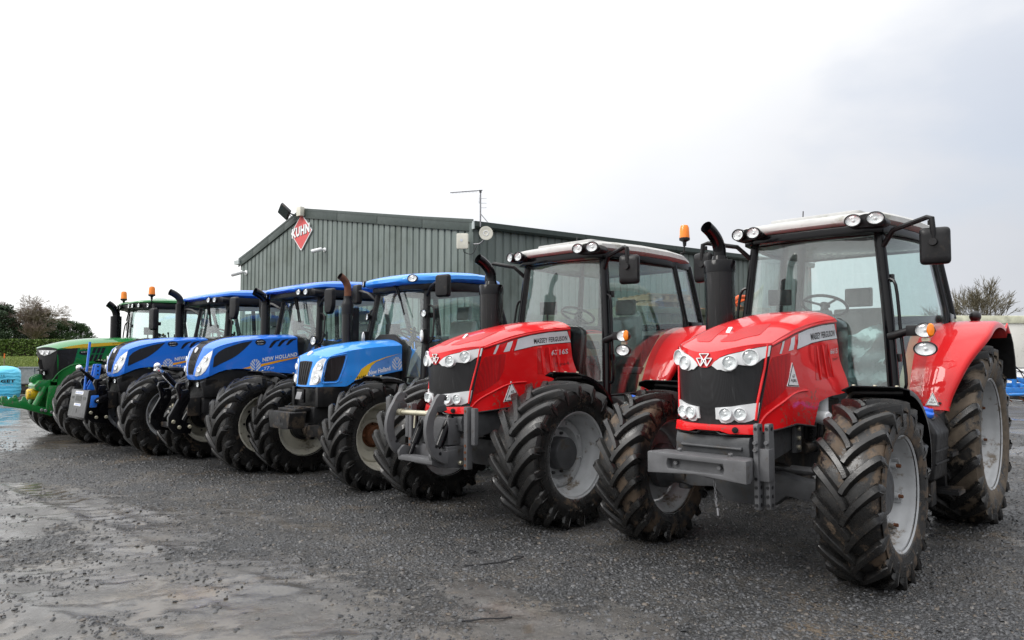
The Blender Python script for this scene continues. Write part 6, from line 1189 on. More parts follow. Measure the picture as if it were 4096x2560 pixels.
# ------------------------------------------------------------------ steel shed
def shed():
    m, nt, p, o = _mat('green_steel_cladding'); tc = _new(nt, 'ShaderNodeTexCoord'); mp = _new(nt, 'ShaderNodeMapping'); mp.inputs['Scale'].default_value = (5, 5, .5); nt.links.new(tc.outputs['Object'], mp.inputs[0])
    n = _noise(nt, 1, 7, .65, vec=mp.outputs[0]); c = _ramp(nt, n, [(.3, (.10, .127, .115)), (.55, (.15, .18, .168)), (.75, (.20, .23, .215))]); alg = _maprange(nt, _noise(nt, .9, 6, .6), .5, .72, 0, .5); c = _mixc(nt, alg, c, (.050, .062, .044)); nt.links.new(c, p.inputs['Base Color']); p.inputs['Roughness'].default_value = .42; p.inputs['Specular IOR Level'].default_value = .4
    clad = m; trim = plain('green_steel_flashing', (.045, .060, .055), .38, namp=.15)
    Rc, Lc = Vector((-1.05, 18.35, 0)), Vector((-9.83, 25.70, 0)); Sd = Vector((9.48, 6.5, 0)).normalized(); SL = 15.0
    Gd = (Lc - Rc).normalized(); GL = (Lc - Rc).length; He = 5.0; ta = .6656 * GL; Ha = 6.32
    root = tag(empty('shed', Rc), 'dark green corrugated steel shed with a low gable', 'shed')
    def H(s): return lerp(He, Ha, s / ta) if s < ta else lerp(Ha, He, (s - ta) / (GL - ta))
    gn = Vector((Gd.y, -Gd.x, 0)); gn = gn if gn.y < 0 else -gn; sn = Vector((Sd.y, -Sd.x, 0)); sn = sn if sn.y < 0 else -sn
    prof = [(0, -.034), (.022, 0), (.19, 0), (.212, -.034), (.25, -.034)]
    def sheet(org, d, nrm, s0, s1, hf):
        pts = []; k = 0; s = s0
        while s < s1 - 1e-4:
            for a, dpt in prof[:-1]:
                if s + a <= s1: pts.append((s + a, dpt))
            s += .25
        pts.append((s1, -.034)); b = MB(); V = [org + d * a + nrm * q + Vector((0, 0, z)) for a, q in pts for z in (0, hf(a))]; b.add(V, [(2 * i, 2 * i + 2, 2 * i + 3, 2 * i + 1) for i in range(len(pts) - 1)]); b.build('cladding_sheet', clad, root, ang=20)
    Z = Vector((0, 0, 0)); s = 0
    while s < GL - .01: sheet(Z, Gd, gn, s, min(GL, s + 1.0), H); s += 1.0
    s = 0
    while s < SL - .01: sheet(Z, Sd, sn, s, min(SL, s + 1.0), lambda a: He); s += 1.0
    # plain walls at the back, steel roof sheets
    w = MB(); BL = Gd * GL + Sd * SL; w.add([Gd * GL, BL, BL + Vector((0, 0, He)), Gd * GL + Vector((0, 0, He))], [(0, 1, 2, 3)]); w.add([Sd * SL, BL, BL + Vector((0, 0, He)), Sd * SL + Gd * ta + Vector((0, 0, Ha)), Sd * SL + Vector((0, 0, He))], [(0, 1, 2, 3, 4)]); w.build('back_wall', clad, root)
    for s0, z0, s1, z1 in ((-.15, He - .03, ta, Ha), (GL + .15, He - .05, ta, Ha)):
        n = int(SL)
        for i in range(n):
            a, b_ = Sd * (i * SL / n - (.06 if i == 0 else 0)), Sd * ((i + 1) * SL / n - .01); q = MB(); up = Vector((0, 0, .05)); A = [Gd * s0 + a, Gd * s0 + b_, Gd * s1 + b_, Gd * s1 + a]; zz = [z0, z0, z1, z1]
            q.add([v + Vector((0, 0, z + .02)) for v, z in zip(A, zz)] + [v + Vector((0, 0, z + .06)) for v, z in zip(A, zz)], [(0, 1, 2, 3), (7, 6, 5, 4), (0, 4, 5, 1), (1, 5, 6, 2), (2, 6, 7, 3), (3, 7, 4, 0)]); q.build('roof_sheet', trim, root)
    for s0, s1 in ((-.1, ta), (ta, GL + .1)):
        k = 4
        for i in range(k):
            a, b_ = lerp(s0, s1, i / k), lerp(s0, s1, (i + 1) / k - .002); P0 = Gd * a + gn * .03; P1 = Gd * b_ + gn * .03; h0, h1 = H(max(0, min(GL, a))), H(max(0, min(GL, b_))); q = MB(); V = []
            for o_ in (0, .02):
                for P_, hh in ((P0, h0), (P1, h1)): V += [P_ + gn * o_ + Vector((0, 0, hh - .22)), P_ + gn * o_ + Vector((0, 0, hh + .10))]
            q.add(V, [(0, 1, 3, 2), (4, 6, 7, 5), (0, 4, 5, 1), (2, 3, 7, 6), (1, 5, 7, 3), (0, 2, 6, 4)]); q.build('verge_flashing', trim, root, bev=.006)
    q = MB(); q.bar(Gd * 0 + Vector((0, 0, .0)) + (gn + sn) * .015, Vector((0, 0, He)) + (gn + sn) * .015, .10, .10, up=(1, 0, 0)); q.build('corner_trim', clad, root)
    for i in range(4):
        q = MB(); a, b_ = Sd * (i * SL / 4) + sn * .09, Sd * ((i + 1) * SL / 4 - .01) + sn * .09; ring = [(-.06, .02), (-.07, -.10), (-.03, -.15), (.03, -.15), (.07, -.10), (.07, .03), (.055, .03), (.055, -.09), (.02, -.13), (-.02, -.13), (-.05, -.09), (-.045, .02)]
        q.loft([[P_ + sn * u + Vector((0, 0, He + v + .02)) for u, v in ring] for P_ in (a, b_)]); q.build('gutter', trim, root)
    q = MB(); q.box(Gd * 0 + sn * .09 - Sd * .02 + Vector((0, 0, He - .06)), (.03, .16, .2), Matrix.Rotation(math.atan2(Sd.y, Sd.x), 3, 'Z')); q.build('gutter_end', plain('pale_end_cap', (.4, .44, .44), .5), root)
    q = MB(); q.box(Gd * (GL + .12) + gn * .0 + Vector((0, 0, He - .05)), (.3, .22, .14), Matrix.Rotation(math.atan2(Gd.y, Gd.x), 3, 'Z')); q.build('gutter_end', plain('pale_end_cap', (.4, .44, .44), .5), root)
    # things fixed to the walls
    def wp(s, z, o=0.0): return Rc + Gd * s + gn * o + Vector((0, 0, z))
    ga = math.atan2(-Gd.y, -Gd.x)
    def gframe(u, v, w_, s0, z0): return tuple(wp(s0 - u, z0 + v, w_))
    # diamond sign
    r = tag(empty('sign', wp(7.6, 5.62, .02)), 'red and white diamond sign reading KUHN on the shed gable', 'sign')
    loc = Vector(r.location); dia = [(0, .62), (.60, 0), (0, -.62), (-.60, 0)]
    def put(k, o0, o1, mat, nm): q = MB(); q.prism(rounded([(u * k, v * k) for u, v in dia], .05), lambda u, v, w_: Vector(gframe(u, v, w_, 7.6, 5.62)) - loc, o0, o1); q.build(nm, mat, r)
    put(1.0, .02, .05, M['print_white'], 'sign_board'); put(.93, .05, .054, M['sign_red'], 'sign_panel')
    t = MB(); lettering(t, 'KUHN', [(-.50, -.19), (.50, -.07), (.50, .25), (-.50, .13)], lambda u, v, w_: Vector(gframe(u, v, w_, 7.6, 5.62)) - loc, .060, .05); t.build('lettering_shadow', M['print_black'], r)
    t = MB(); lettering(t, 'KUHN', [(-.52, -.175), (.48, -.055), (.48, .265), (-.52, .145)], lambda u, v, w_: Vector(gframe(u, v, w_, 7.6, 5.62)) - loc, .064, .05); t.build('lettering', M['print_white'], r)
    # warning board
    r = tag(empty('sign', wp(10.6, 3.35, .02)), 'white warning board with red letters low on the shed gable', 'sign'); loc2 = Vector(r.location)
    q = MB(); q.prism([(-.45, -.3), (.45, -.3), (.45, .3), (-.45, .3)], lambda u, v, w_: Vector(gframe(u, v, w_, 10.6, 3.35)) - loc2, .0, .02); q.build('sign_board', M['print_white'], r)
    t = MB(); lettering(t, 'WARNING', [(-.38, .06), (.38, .06), (.38, .24), (-.38, .24)], lambda u, v, w_: Vector(gframe(u, v, w_, 10.6, 3.35)) - loc2, .024, .03); t.build('lettering', M['print_red'], r)
    # floodlight at the apex
    P0 = wp(7.95, 6.22, .06); r = tag(empty('floodlight', P0), 'square grey floodlight tilted out from the gable peak', 'floodlight')
    rot = Matrix.Rotation(ga, 3, 'Z') @ Matrix.Rotation(R(38), 3, 'X') @ Matrix.Rotation(R(-30), 3, 'Y'); c = -gn * 0 + Vector((0, 0, .10)) + gn * .30 + Gd * .16
    q = MB(); q.box(c, (.52, .09, .40), rot); q.build('housing', M['dgrey'], r, bev=.02); q = MB(); q.box(c + rot @ Vector((0, -.05, 0)), (.44, .02, .33), rot); q.build('lamp_glass', M['lampdark'], r); q = MB(); q.tube([(0, 0, 0), c * .6, c], .025, 8); q.build('bracket', M['dgrey'], r)
    P0 = wp(7.55, 6.28, .05); r = tag(empty('junction_box', P0), 'small cream junction box at the gable peak', 'box'); q = MB(); q.box(gn * .08, (.24, .16, .3), Matrix.Rotation(ga, 3, 'Z')); q.build('box', M['antenna'], r, bev=.015); q = MB(); q.tube(smooth_path([gn * .1 + Vector((0, 0, -.14)), gn * .16 + Gd * .2 + Vector((0, 0, -.25)), Gd * .45 + gn * .2 + Vector((0, 0, -.05))], 4), .012, 6); q.build('cable', M['print_black'], r)
    # cctv cameras
    for s, z, lab, sc in ((6.35, 4.92, 'white bullet camera below the diamond sign', 1.0), (11.05, 4.55, 'white bullet camera by the far eave of the shed', 1.2)):
        P0 = wp(s, z, .0); r = tag(empty('camera', P0), lab, 'camera'); d = (gn * .8 + Gd * .6 + Vector((0, 0, -.3))).normalized()
        q = MB(); q.lathe([(0, .07 * sc), (.03, .07 * sc), (.04, .03 * sc)], (0, 0, 0), gn, 16, capb=True); q.tube([Vector((0, 0, 0)), gn * .14 * sc, gn * .16 * sc + d * .06], .03 * sc, 10); q.build('bracket', M['print_white'], r); q = MB(); q.lathe([(-.04, .045 * sc), (0, .06 * sc), (.26 * sc, .065 * sc), (.30 * sc, .055 * sc)], gn * .16 * sc, d, 18, capa=True, capb=True); b = q.build('body', M['print_white'], r); q = MB(); q.lathe([(.301 * sc, .05 * sc), (.305 * sc, .001)], gn * .16 * sc, d, 18); q.build('lens', M['print_black'], b)
    # aerial mast on the corner
    P0 = wp(-.22, 5.0, -.1); r = tag(empty('aerial_mast', P0), 'thin roof mast with a long horizontal aerial boom', 'aerial'); q = MB(); q.tube([(0, 0, -.1), (0, 0, .86)], .02, 8); q.build('mast', M['steelbar'], r)
    q = MB(); q.tube([(.05, 0, .86), (-.80, .18, .84)], .015, 8); b = q.build('boom', M['steelbar'], r); q = MB(); q.box((.0, 0, .83), (.06, .06, .06)); q.build('clamp', M['dgrey'], r)
    for i in range(18): q = MB(); k = i / 18; x, y = lerp(-.1, -.78, k), lerp(.03, .175, k); q.tube([(x, y, .80), (x, y, .85)], .003, 4); q.build('rod', M['steelbar'], b)
    q = MB(); q.box((-.03, .0, .62), (.03, .04, .2)); q.build('small_panel', M['print_white'], r, bev=.01)
    for i in range(3): q = MB(); q.tube([(.0, -.0, .4 + .12 * i), (.16, -.05, .39 + .12 * i)], .005, 4); q.build('rod', M['steelbar'], r)
    q = MB(); q.tube([(0, 0, .25), (.2, -.06, .0)], .012, 6); q.build('stay', M['steelbar'], r)
    # dish and panel on the corner bracket
    P0 = wp(-.05, 4.45, .0) + sn * .05; r = tag(empty('dish_aerial', P0), 'round white dish on a bracket at the shed corner', 'aerial'); d = Vector((.15, -1, .02)).normalized(); c = Vector((.32, -.26, .24)); q = MB(); q.lathe([(-.04, .001), (-.035, .07), (-.02, .13), (0, .175), (.02, .178), (.022, .168), (.014, .13), (.01, .07), (.01, .001)], c, d, 32); q.build('dish', M['antenna'], r); q = MB(); q.lathe([(.0105, .07), (.018, .067), (.018, .056), (.0105, .053)], c, d, 28); q.build('ring', M['print_white'], r); q = MB(); q.tube(smooth_path([(0, 0, 0), (.16, -.10, .0), (.27, -.18, .1), tuple(c - d * .03)], 4), .02, 8); q.build('arm', M['steelbar'], r)
    P0 = wp(.06, 4.50, .02); r = tag(empty('panel_aerial', P0), 'square cream panel aerial beside the round dish', 'aerial'); c = gn * .28 + Vector((.02, 0, 0)); q = MB(); q.prism(rounded([(-.15, -.20), (.15, -.20), (.15, .20), (-.15, .20)], .04), lambda u, v, w_: c + Vector((u, 0, v)) + Vector((0, -1, 0)) * w_, -.0, .09); q.build('panel', M['antenna'], r, bev=.02); q = MB(); q.lathe([(0, .035), (.003, .035), (.003, .001)], c + Vector((-.02, -.092, .02)), (0, -1, 0), 18); q.build('roundel', M['print_grey'], r); q = MB(); q.tube([(0, 0, 0), c], .03, 8); q.tube(smooth_path([c + Vector((.03, 0, -.2)), c + Vector((.05, 0, -.28)), c + Vector((.25, 0, -.32)), c + Vector((.36, .1, -.1))], 4), .01, 5); q.build('bracket', M['print_black'], r)
M['lampdark'] = plain('dark_lamp_glass', (.05, .055, .05), .2); M['sign_red'] = plain('faded_red_panel', (.60, .085, .085), .45, namp=.1); M['antenna'] = plain('cream_aerial_plastic', (.66, .64, .55), .45, namp=.06)
shed()
# ------------------------------------------------------------------ container with pallets behind the red tractors
def container():
    m = plain('mossy_green_container_paint', (.070, .082, .052), .6, namp=.35, nscale=2.2, dirt=(.05, .05, .035), dirtamt=.3)
    X, Y = 4.4, 14.9; th = math.atan2(.565, .825); r = tag(empty('container', (X, Y, 0), th), 'mossy green ribbed steel container behind the red tractors', 'container'); Lh, Wd, Hh = 2.9, 2.3, 2.52
    q = MB(); pts = []; x = -Lh
    while x < Lh: pts += [(x, 0), (x + .07, -.035), (x + .19, -.035), (x + .26, 0)]; x += .28
    pts = [(min(a, Lh), b) for a, b in pts] + [(Lh, 0)]; q.add([(a, b, z) for a, b in pts for z in (.16, Hh - .12)], [(2 * i, 2 * i + 2, 2 * i + 3, 2 * i + 1) for i in range(len(pts) - 1)]); q.build('side_panel', m, r, ang=20)
    q = MB(); q.box((0, Wd / 2 + .03, Hh / 2), (2 * Lh - .02, Wd, Hh - .06)); q.build('body', m, r)
    for z in (.08, Hh - .06): q = MB(); q.bar((-Lh, -.03, z), (Lh, -.03, z), .10, .13); q.build('rail', m, r, bev=.01)
    for x in (-Lh, Lh): q = MB(); q.bar((x, -.03, 0), (x, -.03, Hh), .14, .14, up=(1, 0, 0)); q.build('corner_post', m, r, bev=.01)
    wood = plain('weathered_pallet_wood', (.20, .13, .08), .8, namp=.35); 
    def pallet(x, y, z, rot, lab):
        p = tag(empty('pallet', r.matrix_basis @ Vector((x, y, z)), th + rot), lab, 'pallet'); p.rotation_euler[0] = random.uniform(-.03, .03)
        for i in range(6): b = MB(); b.box((0, -.5 + .2 * i, .125), (1.2, .10, .022)); b.build('deck_board', wood, p)
        for i in range(3): b = MB(); b.box((-.55 + .55 * i, 0, .065), (.10, 1.0, .095)); b.build('bearer', wood, p)
        for i in range(3): b = MB(); b.box((0, -.45 + .45 * i, .010), (1.2, .10, .02)); b.build('bottom_board', wood, p)
    bpy.context.view_layer.update()
    pallet(-1.3, .62, Hh, .05, 'lower wooden pallet of a stack of two on the container'); pallet(-1.25, .66, Hh + .14, -.12, 'upper wooden pallet of a stack of two on the container'); pallet(1.3, .7, Hh, .1, 'single wooden pallet on the container roof beside orange frame')
    p = tag(empty('frame', r.matrix_basis @ Vector((1.25, .7, Hh + .14)), th), 'orange painted steel frame lying on a pallet', 'frame'); b = MB(); b.tube([(-.5, -.3, .05), (-.2, -.3, .22), (.4, -.2, .26), (.55, 0, .05)], .045, 8); b.tube([(-.5, .3, .05), (-.2, .3, .2), (.5, .2, .05)], .045, 8); b.bar((-.2, -.3, .2), (-.2, .3, .2), .06, .06); b.bar((.3, -.22, .24), (.3, .25, .12), .06, .06); b.build('tube_frame', plain('orange_paint', (.62, .10, .02), .5), p)
container()
# ------------------------------------------------------------------ right background
def right_side():
    wm = plain('stained_white_panel', (.74, .73, .68), .7, namp=.10, nscale=.8, dirt=(.52, .52, .42), dirtamt=.15); moss = plain('mossy_rail', (.55, .55, .42), .8, namp=.3, nscale=3)
    r = tag(empty('trailer_body', (20.5, 28.0, 0), R(3)), 'long stained white box trailer body with mossy top rail', 'trailer'); Hh = 3.12
    for i in range(6): q = MB(); q.box((-9 + 3 * i + 1.5, 1.25, .85 + (Hh - .85) / 2), (2.985, 2.5, Hh - .85)); q.build('side_panel', wm, r, bev=.01)
    q = MB(); q.box((0, .0, Hh - .13), (18.1, .12, .30)); q.build('top_rail', moss, r, bev=.03); q = MB(); q.box((0, 1.2, .72), (17.8, 1.2, .26)); q.build('chassis', M['chassis'], r)
    for x in (5.5, 6.8):
        for y in (.35, 2.2):
            q = MB(); q.lathe([(-.17, .42), (-.15, .48), (.15, .48), (.17, .42)], (x, y, .48), (0, 1, 0), 28, capa=True, capb=True); q.build('wheel', M['rubber_clean'], r)
    q = MB(); q.bar((-7, .6, 0), (-7, .6, .75), .12, .12, up=(1, 0, 0)); q.bar((-7, 1.9, 0), (-7, 1.9, .75), .12, .12, up=(1, 0, 0)); q.build('landing_leg', M['chassis'], r)
    # tank in a wire cage
    r = tag(empty('tank_cage', (18.6, 25.6, 0), R(8)), 'white plastic tank in a steel grid cage behind the blue implement', 'tank'); q = MB(); q.box((0, 0, .62), (1.1, .95, .92)); q.build('tank', M['print_white'], r, bev=.06); st = M['steelbar']
    for i in range(8):
        q = MB(); q.tube([(-.58 + .166 * i, -.5, .14), (-.58 + .166 * i, -.5, 1.14)], .01, 5); q.build('bar', st, r); q = MB(); q.tube([(-.58 + .166 * i, .5, .14), (-.58 + .166 * i, .5, 1.14)], .01, 5); q.build('bar', st, r)
    for z in (.14, .36, .58, .80, 1.02, 1.14): q = MB(); q.tube([(-.6, -.52, z), (.6, -.52, z), (.6, .52, z), (-.6, .52, z), (-.6, -.52, z)], .01, 5); q.build('hoop', st, r)
    q = MB(); q.box((0, 0, .07), (1.2, 1.0, .13)); q.build('base', M['chassis'], r)
    # blue cultivator frame
    b = plain('faded_blue_paint', (.04, .22, .60), .45, namp=.2, dirt=(.12, .09, .06), dirtamt=.2)
    r = tag(empty('implement', (16.55, 23.8, 0), R(10)), 'blue steel cultivator frame with hoses by the white trailer body', 'implement')
    for p0, p1, w, h, nm in (((-1.2, 0, .42), (1.8, .1, .42), .16, .18, 'beam'), ((-1.2, .8, .55), (1.8, .8, .55), .14, .16, 'beam'), ((.0, 0, .45), (.0, .8, .55), .12, .12, 'cross_beam'), ((1.2, 0, .45), (1.2, .8, .55), .12, .12, 'cross_beam'), ((-.35, .1, .5), (-.35, .1, 1.15), .30, .12, 'headstock'), ((.3, .1, .45), (.3, .1, .98), .10, .10, 'upright'), ((-.4, .3, .95), (1.5, .4, .62), .08, .16, 'arm')):
        q = MB(); q.bar(p0, p1, w, h, up=(1, 0, 0) if abs(p1[2] - p0[2]) > .4 else (0, 0, 1)); q.build(nm, b, r, bev=.012)
    q = MB(); q.tube([(-.3, -.15, .28), (.9, -.15, .30)], .05, 10); q.tube([(.9, -.15, .30), (1.2, -.15, .31)], .03, 8); q.build('ram', b, r)
    for i in range(6): q = MB(); q.tube(smooth_path([(-1.0 + .5 * i, 0, .36), (-1.05 + .5 * i, .1, .2), (-.95 + .5 * i, -.05, .05)], 4), .02, 6); q.build('tine', M['rust'], r)
    for i in range(3): q = MB(); q.tube(smooth_path([(-.4 + .1 * i, .0, 1.1), (.1 + .1 * i, -.1, 1.25 - .1 * i), (.5 + .15 * i, -.1, .8), (.6, 0, .55)], 5), .016, 6); q.build('hose', M['print_black'], r)
    q = MB(); q.box((.75, -.085, .45), (.22, .01, .12)); q.build('warning_label', M['print_yellow'], r)
right_side()
# ------------------------------------------------------------------ trees, hedge, field
def bark(col, name): return plain(name, col, .85, namp=.3, nscale=4)
def bare_tree(loc, h, spread, label, mat, seed, levels=6, trunk=.16, first=.28, up=.55, droop=0.0, twigs=1.0, nb=3, tmin=.012):
    rnd = random.Random(seed); root = tag(empty('bare_tree', loc), label, 'tree'); tr = MB(); cr = MB()
    def grow(p, d, l, r, lev):
        k = 3 if lev < 3 else 2; pts = [p]; q = p.copy(); dd = d.copy()
        for i in range(k):
            dd = (dd + Vector((rnd.uniform(-1, 1), rnd.uniform(-1, 1), rnd.uniform(-.6, 1) * up - droop * (lev / levels) ** 2)) * .16).normalized(); q = q + dd * l / k; pts.append(q.copy())
        rs = [lerp(r, r * .62, i / k) for i in range(k + 1)]; (tr if lev == 0 else cr).tube(pts, rs, 7 if lev < 2 else (5 if lev < 4 else 3), cap=False)
        if lev >= levels: return
        n = nb + (1 if rnd.random() < .35 * twigs else 0)
        for i in range(n):
            t = rnd.uniform(.45, 1.0) if i else 1.0; j = min(k - 1, int(t * k)); b = pts[j].lerp(pts[j + 1], t * k - j); a = rnd.uniform(0, 6.283); sp = spread * rnd.uniform(.6, 1.15) * (.55 if i == 0 else 1)
            side = Vector((math.cos(a), math.sin(a), 0)); side = (side - dd * side.dot(dd)).normalized(); nd = (dd + side * sp + Vector((0, 0, up * .22))).normalized(); grow(b, nd, l * rnd.uniform(.66, .86), max(tmin, rs[-1] * rnd.uniform(.6, .78)), lev + 1)
    grow(Vector((0, 0, -.3)), Vector((rnd.uniform(-.06, .06), 0, 1)), h * first, trunk, 0)
    tr.build('trunk', mat, root, ang=60); cr.build('crown', mat, root, ang=60); return root
def leaf_mat(name, a, b):
    m, nt, p, o = _mat(name); ge = _new(nt, 'ShaderNodeNewGeometry'); c = _ramp(nt, ge.outputs['Random Per Island'], [(0, a), (1, b)]); nt.links.new(c, p.inputs['Base Color']); p.inputs['Roughness'].default_value = .6; p.inputs['Specular IOR Level'].default_value = .25; return m
def leaves(name, C, size, mat, parent, aspect=.5, up=.0):
    """many small leaf faces at the given centres"""
    n = len(C); a = RNG.normal(size=(n, 3)); a[:, 2] += up; a /= np.linalg.norm(a, axis=1)[:, None]; b = RNG.normal(size=(n, 3)); b -= a * (a * b).sum(1)[:, None]; b /= np.linalg.norm(b, axis=1)[:, None]; s = size * (.6 + .8 * RNG.random(n))[:, None]
    V = np.stack([C - a * s, C + b * s * aspect, C + a * s, C - b * s * aspect], 1).reshape(-1, 3); F = np.arange(4 * n, dtype=np.int32).reshape(-1, 4)
    me = bpy.data.meshes.new(name); me.vertices.add(len(V)); me.vertices.foreach_set('co', V.ravel().astype(np.float32)); me.loops.add(F.size); me.loops.foreach_set('vertex_index', F.ravel()); me.polygons.add(n); me.polygons.foreach_set('loop_start', np.arange(0, 4 * n, 4, dtype=np.int32)); me.update(calc_edges=True); me.materials.append(mat); return ob(name, me, parent)
def evergreen(loc, h, r, label, mat, seed, n=9000, shape=.9):
    rg = np.random.default_rng(seed); root = tag(empty('evergreen_tree', loc), label, 'tree'); t = MB(); t.tube([(0, 0, -.5), (.05, 0, h * .5), (0, 0, h * .95)], [.22, .14, .03], 8, cap=False); t.build('trunk', BARK, root)
    # uneven boughs: clumps on a loosely conical envelope
    nb = 70; zc = h * (.08 + .90 * rg.random(nb) ** .85); ang = rg.random(nb) * 6.283; env = r * (1 - (zc / h)) ** shape * (.75 + .5 * rg.random(nb)) + .12; rad = env * (.45 + .55 * rg.random(nb))
    C = np.stack([rad * np.cos(ang), rad * np.sin(ang), zc], -1); sz = (.16 + .20 * rg.random(nb)) * r * (1.1 - .6 * zc / h); k = rg.integers(0, nb, n); D = rg.normal(size=(n, 3)); D /= np.linalg.norm(D, axis=1)[:, None]; D *= (rg.random(n) ** .45)[:, None]
    P = C[k] + D * sz[k][:, None] * np.array([1.25, 1.25, .85]); leaves('crown', P, .11 * h / 6, mat, root, .45, .5); return root
BARK = bark((.055, .042, .032), 'dark_bark')
def vegetation():
    BIRCH = bark((.22, .18, .155), 'pale_birch_bark'); TWIG = bark((.16, .12, .10), 'brown_twig_bark'); MOSSB = bark((.11, .095, .060), 'mossy_bark')
    dark = leaf_mat('dark_evergreen_leaf', (.016, .032, .017), (.045, .075, .034)); mid = leaf_mat('evergreen_leaf', (.020, .045, .016), (.060, .105, .038)); hed = leaf_mat('hedge_leaf', (.040, .075, .014), (.11, .165, .035)); brn = leaf_mat('brown_dead_leaf', (.05, .028, .018), (.11, .06, .04))
    D = 76.0
    def at(px, d, z): return ((px - 2048) / 2850 * d, d, z)
    for px, d, topy, r, lab, mt, sd in ((8, 74, 1222, 2.9, 'dark evergreen tree next to the birch on the side away from the tractors', dark, 1), (-70, 72, 1250, 3.0, 'dark evergreen tree farthest from the tractors along the hedge', dark, 2), (212, 77, 1278, 2.9, 'bushy mid green evergreen closest to the birch trunk', mid, 3), (268, 78, 1286, 2.8, 'broad bushy evergreen in the middle of the lighter green clump', mid, 4), (160, 80, 1262, 2.9, 'dark evergreen tree directly behind the birch', dark, 5), (322, 79, 1296, 2.0, 'slim evergreen ending the tree row nearest the green tractor', mid, 6), (70, 78, 1305, 2.6, 'low evergreen tree between the birch and the tall dark evergreens', dark, 7)):
        z0 = 1.55; top = 1.58 + (1422 - topy) / 2850 * d; evergreen(at(px, d, z0), top - z0, r, lab, mt, sd, n=12000, shape=.55)
    bare_tree(at(112, 73, 1.5), 8.0, .66, 'tall bare birch with fine drooping twigs above the hedge', BIRCH, 5, levels=7, trunk=.17, first=.25, up=.5, droop=1.5, nb=3)
    bare_tree(at(52, 75, 1.5), 7.2, .6, 'bare brown shrub tree between the birch and the dark evergreens', TWIG, 9, levels=7, trunk=.11, first=.24, up=.7, nb=3)
    bare_tree(at(165, 74, 1.5), 6.6, .6, 'bare brown shrub tree between the birch and the bushy evergreens', TWIG, 31, levels=7, trunk=.11, first=.24, up=.7, nb=3)
    bare_tree(at(3935, 47, 0), 7.8, .58, 'round bare tree rising behind the white trailer body', MOSSB, 26, levels=6, trunk=.20, first=.27, up=.34, nb=3, twigs=2.4)
    # hedge
    n = 26000; x = -60 + 44 * RNG.random(n); t = RNG.random(n); z = 1.5 + 1.25 * RNG.random(n) ** .8; y = 60 + (RNG.random(n) - .5) * 1.6; y = np.where(RNG.random(n) < .6, 59.2 + .25 * RNG.random(n), y); z = np.where(RNG.random(n) < .25, 2.72 + .14 * RNG.random(n) + .10 * np_noise(x * .8, x * 0, 4), z)
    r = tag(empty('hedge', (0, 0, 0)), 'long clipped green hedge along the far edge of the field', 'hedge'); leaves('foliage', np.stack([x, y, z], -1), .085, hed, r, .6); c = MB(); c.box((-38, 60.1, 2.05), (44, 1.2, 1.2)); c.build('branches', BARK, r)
    # low stone bank below the hedge
    # field
    m, nt, p, o = _mat('rough_grass'); c = _ramp(nt, _noise(nt, .35, 8, .65), [(.3, (.095, .150, .026)), (.55, (.15, .205, .042)), (.75, (.20, .23, .07))]); c = _mixc(nt, _maprange(nt, _noise(nt, 3.5, 8, .7), .45, .7, 0, .6), c, (.10, .14, .03)); nt.links.new(c, p.inputs['Base Color']); p.inputs['Roughness'].default_value = .8; nt.links.new(_bump(nt, _noise(nt, 9, 8, .7), .8, .08), p.inputs['Normal'])
    def fz(y): return lerp(-.1, .82, sm((y - 30.3) / 1.6)) if y < 31.9 else .82 + (y - 31.9) / 28 * .70
    g = MB(); Y = [30.2 + .2 * i for i in range(10)] + [32.5, 34, 37, 41, 46, 52, 58, 64, 75, 95, 140, 300]; X = [-400, -200] + [-90 + 2 * i for i in range(39)] + [-13.5]
    h = {}; V = [(x, y, fz(y) + random.uniform(-.03, .03) * (1 if y < 60 else 0)) for y in Y for x in X]; k = len(X); g.add(V, [(j * k + i, j * k + i + 1, (j + 1) * k + i + 1, (j + 1) * k + i) for j in range(len(Y) - 1) for i in range(k - 1)]); tag(g.build('field', m, ang=60), kind='structure')
    n = 30000; yy = 30.4 + 27 * RNG.random(n) ** 2.2; xx = -(.60 + .2 * RNG.random(n)) * yy; zz = np.array([fz(q) for q in yy]) + .04; gm = leaf_mat('grass_blade', (.08, .13, .022), (.22, .25, .07)); o_ = leaves('grass', np.stack([xx, yy, zz], -1), .10, gm, None, .16, 1.6); tag(o_, 'rough green and straw coloured grass on the field and its bank', 'grass', kind='stuff')
    # marker stake, dark rail fence and grey gate at the field edge
    r = tag(empty('stake', (-.7115 * 34, 34, fz(34))), 'thin wooden stake with an orange top in the field', 'stake'); q = MB(); q.tube([(0, 0, -.1), (0, 0, .62)], .022, 6); q.build('post', bark((.25, .2, .13), 'stake_wood'), r); q = MB(); q.tube([(0, 0, .58), (.01, 0, .80)], .027, 6); q.build('painted_top', plain('orange_marker', (.75, .16, .03), .6), r)
    r = tag(empty('gate', (-.665 * 29, 29, 0), R(4)), 'grey sheeted metal gate standing behind the fertiliser bag', 'gate'); 
    for i in range(2): q = MB(); q.box((-.42 + .58 * i, 0, .78), (.56, .03, .62)); q.build('sheet', M['gate'], r); 
    for i in range(3): q = MB(); q.bar((-.70 + .58 * i, -.02, 0), (-.70 + .58 * i, -.02, 1.12), .05, .05, up=(1, 0, 0)); q.build('upright', M['gate'], r)
    for z in (.47, 1.10): q = MB(); q.bar((-.72, -.025, z), (.48, -.025, z), .05, .05); q.build('rail', M['gate'], r)
    r = tag(empty('fence', (-.66 * 29.6, 29.6, 0), R(2)), 'low dark timber rail fence along the field bank', 'fence'); tm = bark((.035, .03, .026), 'wet_dark_timber')
    for i in range(9): q = MB(); q.bar((-4 + i * 1.1, 0, 0), (-4 + i * 1.1, 0, .72), .12, .12, up=(1, 0, 0)); q.build('post', tm, r)
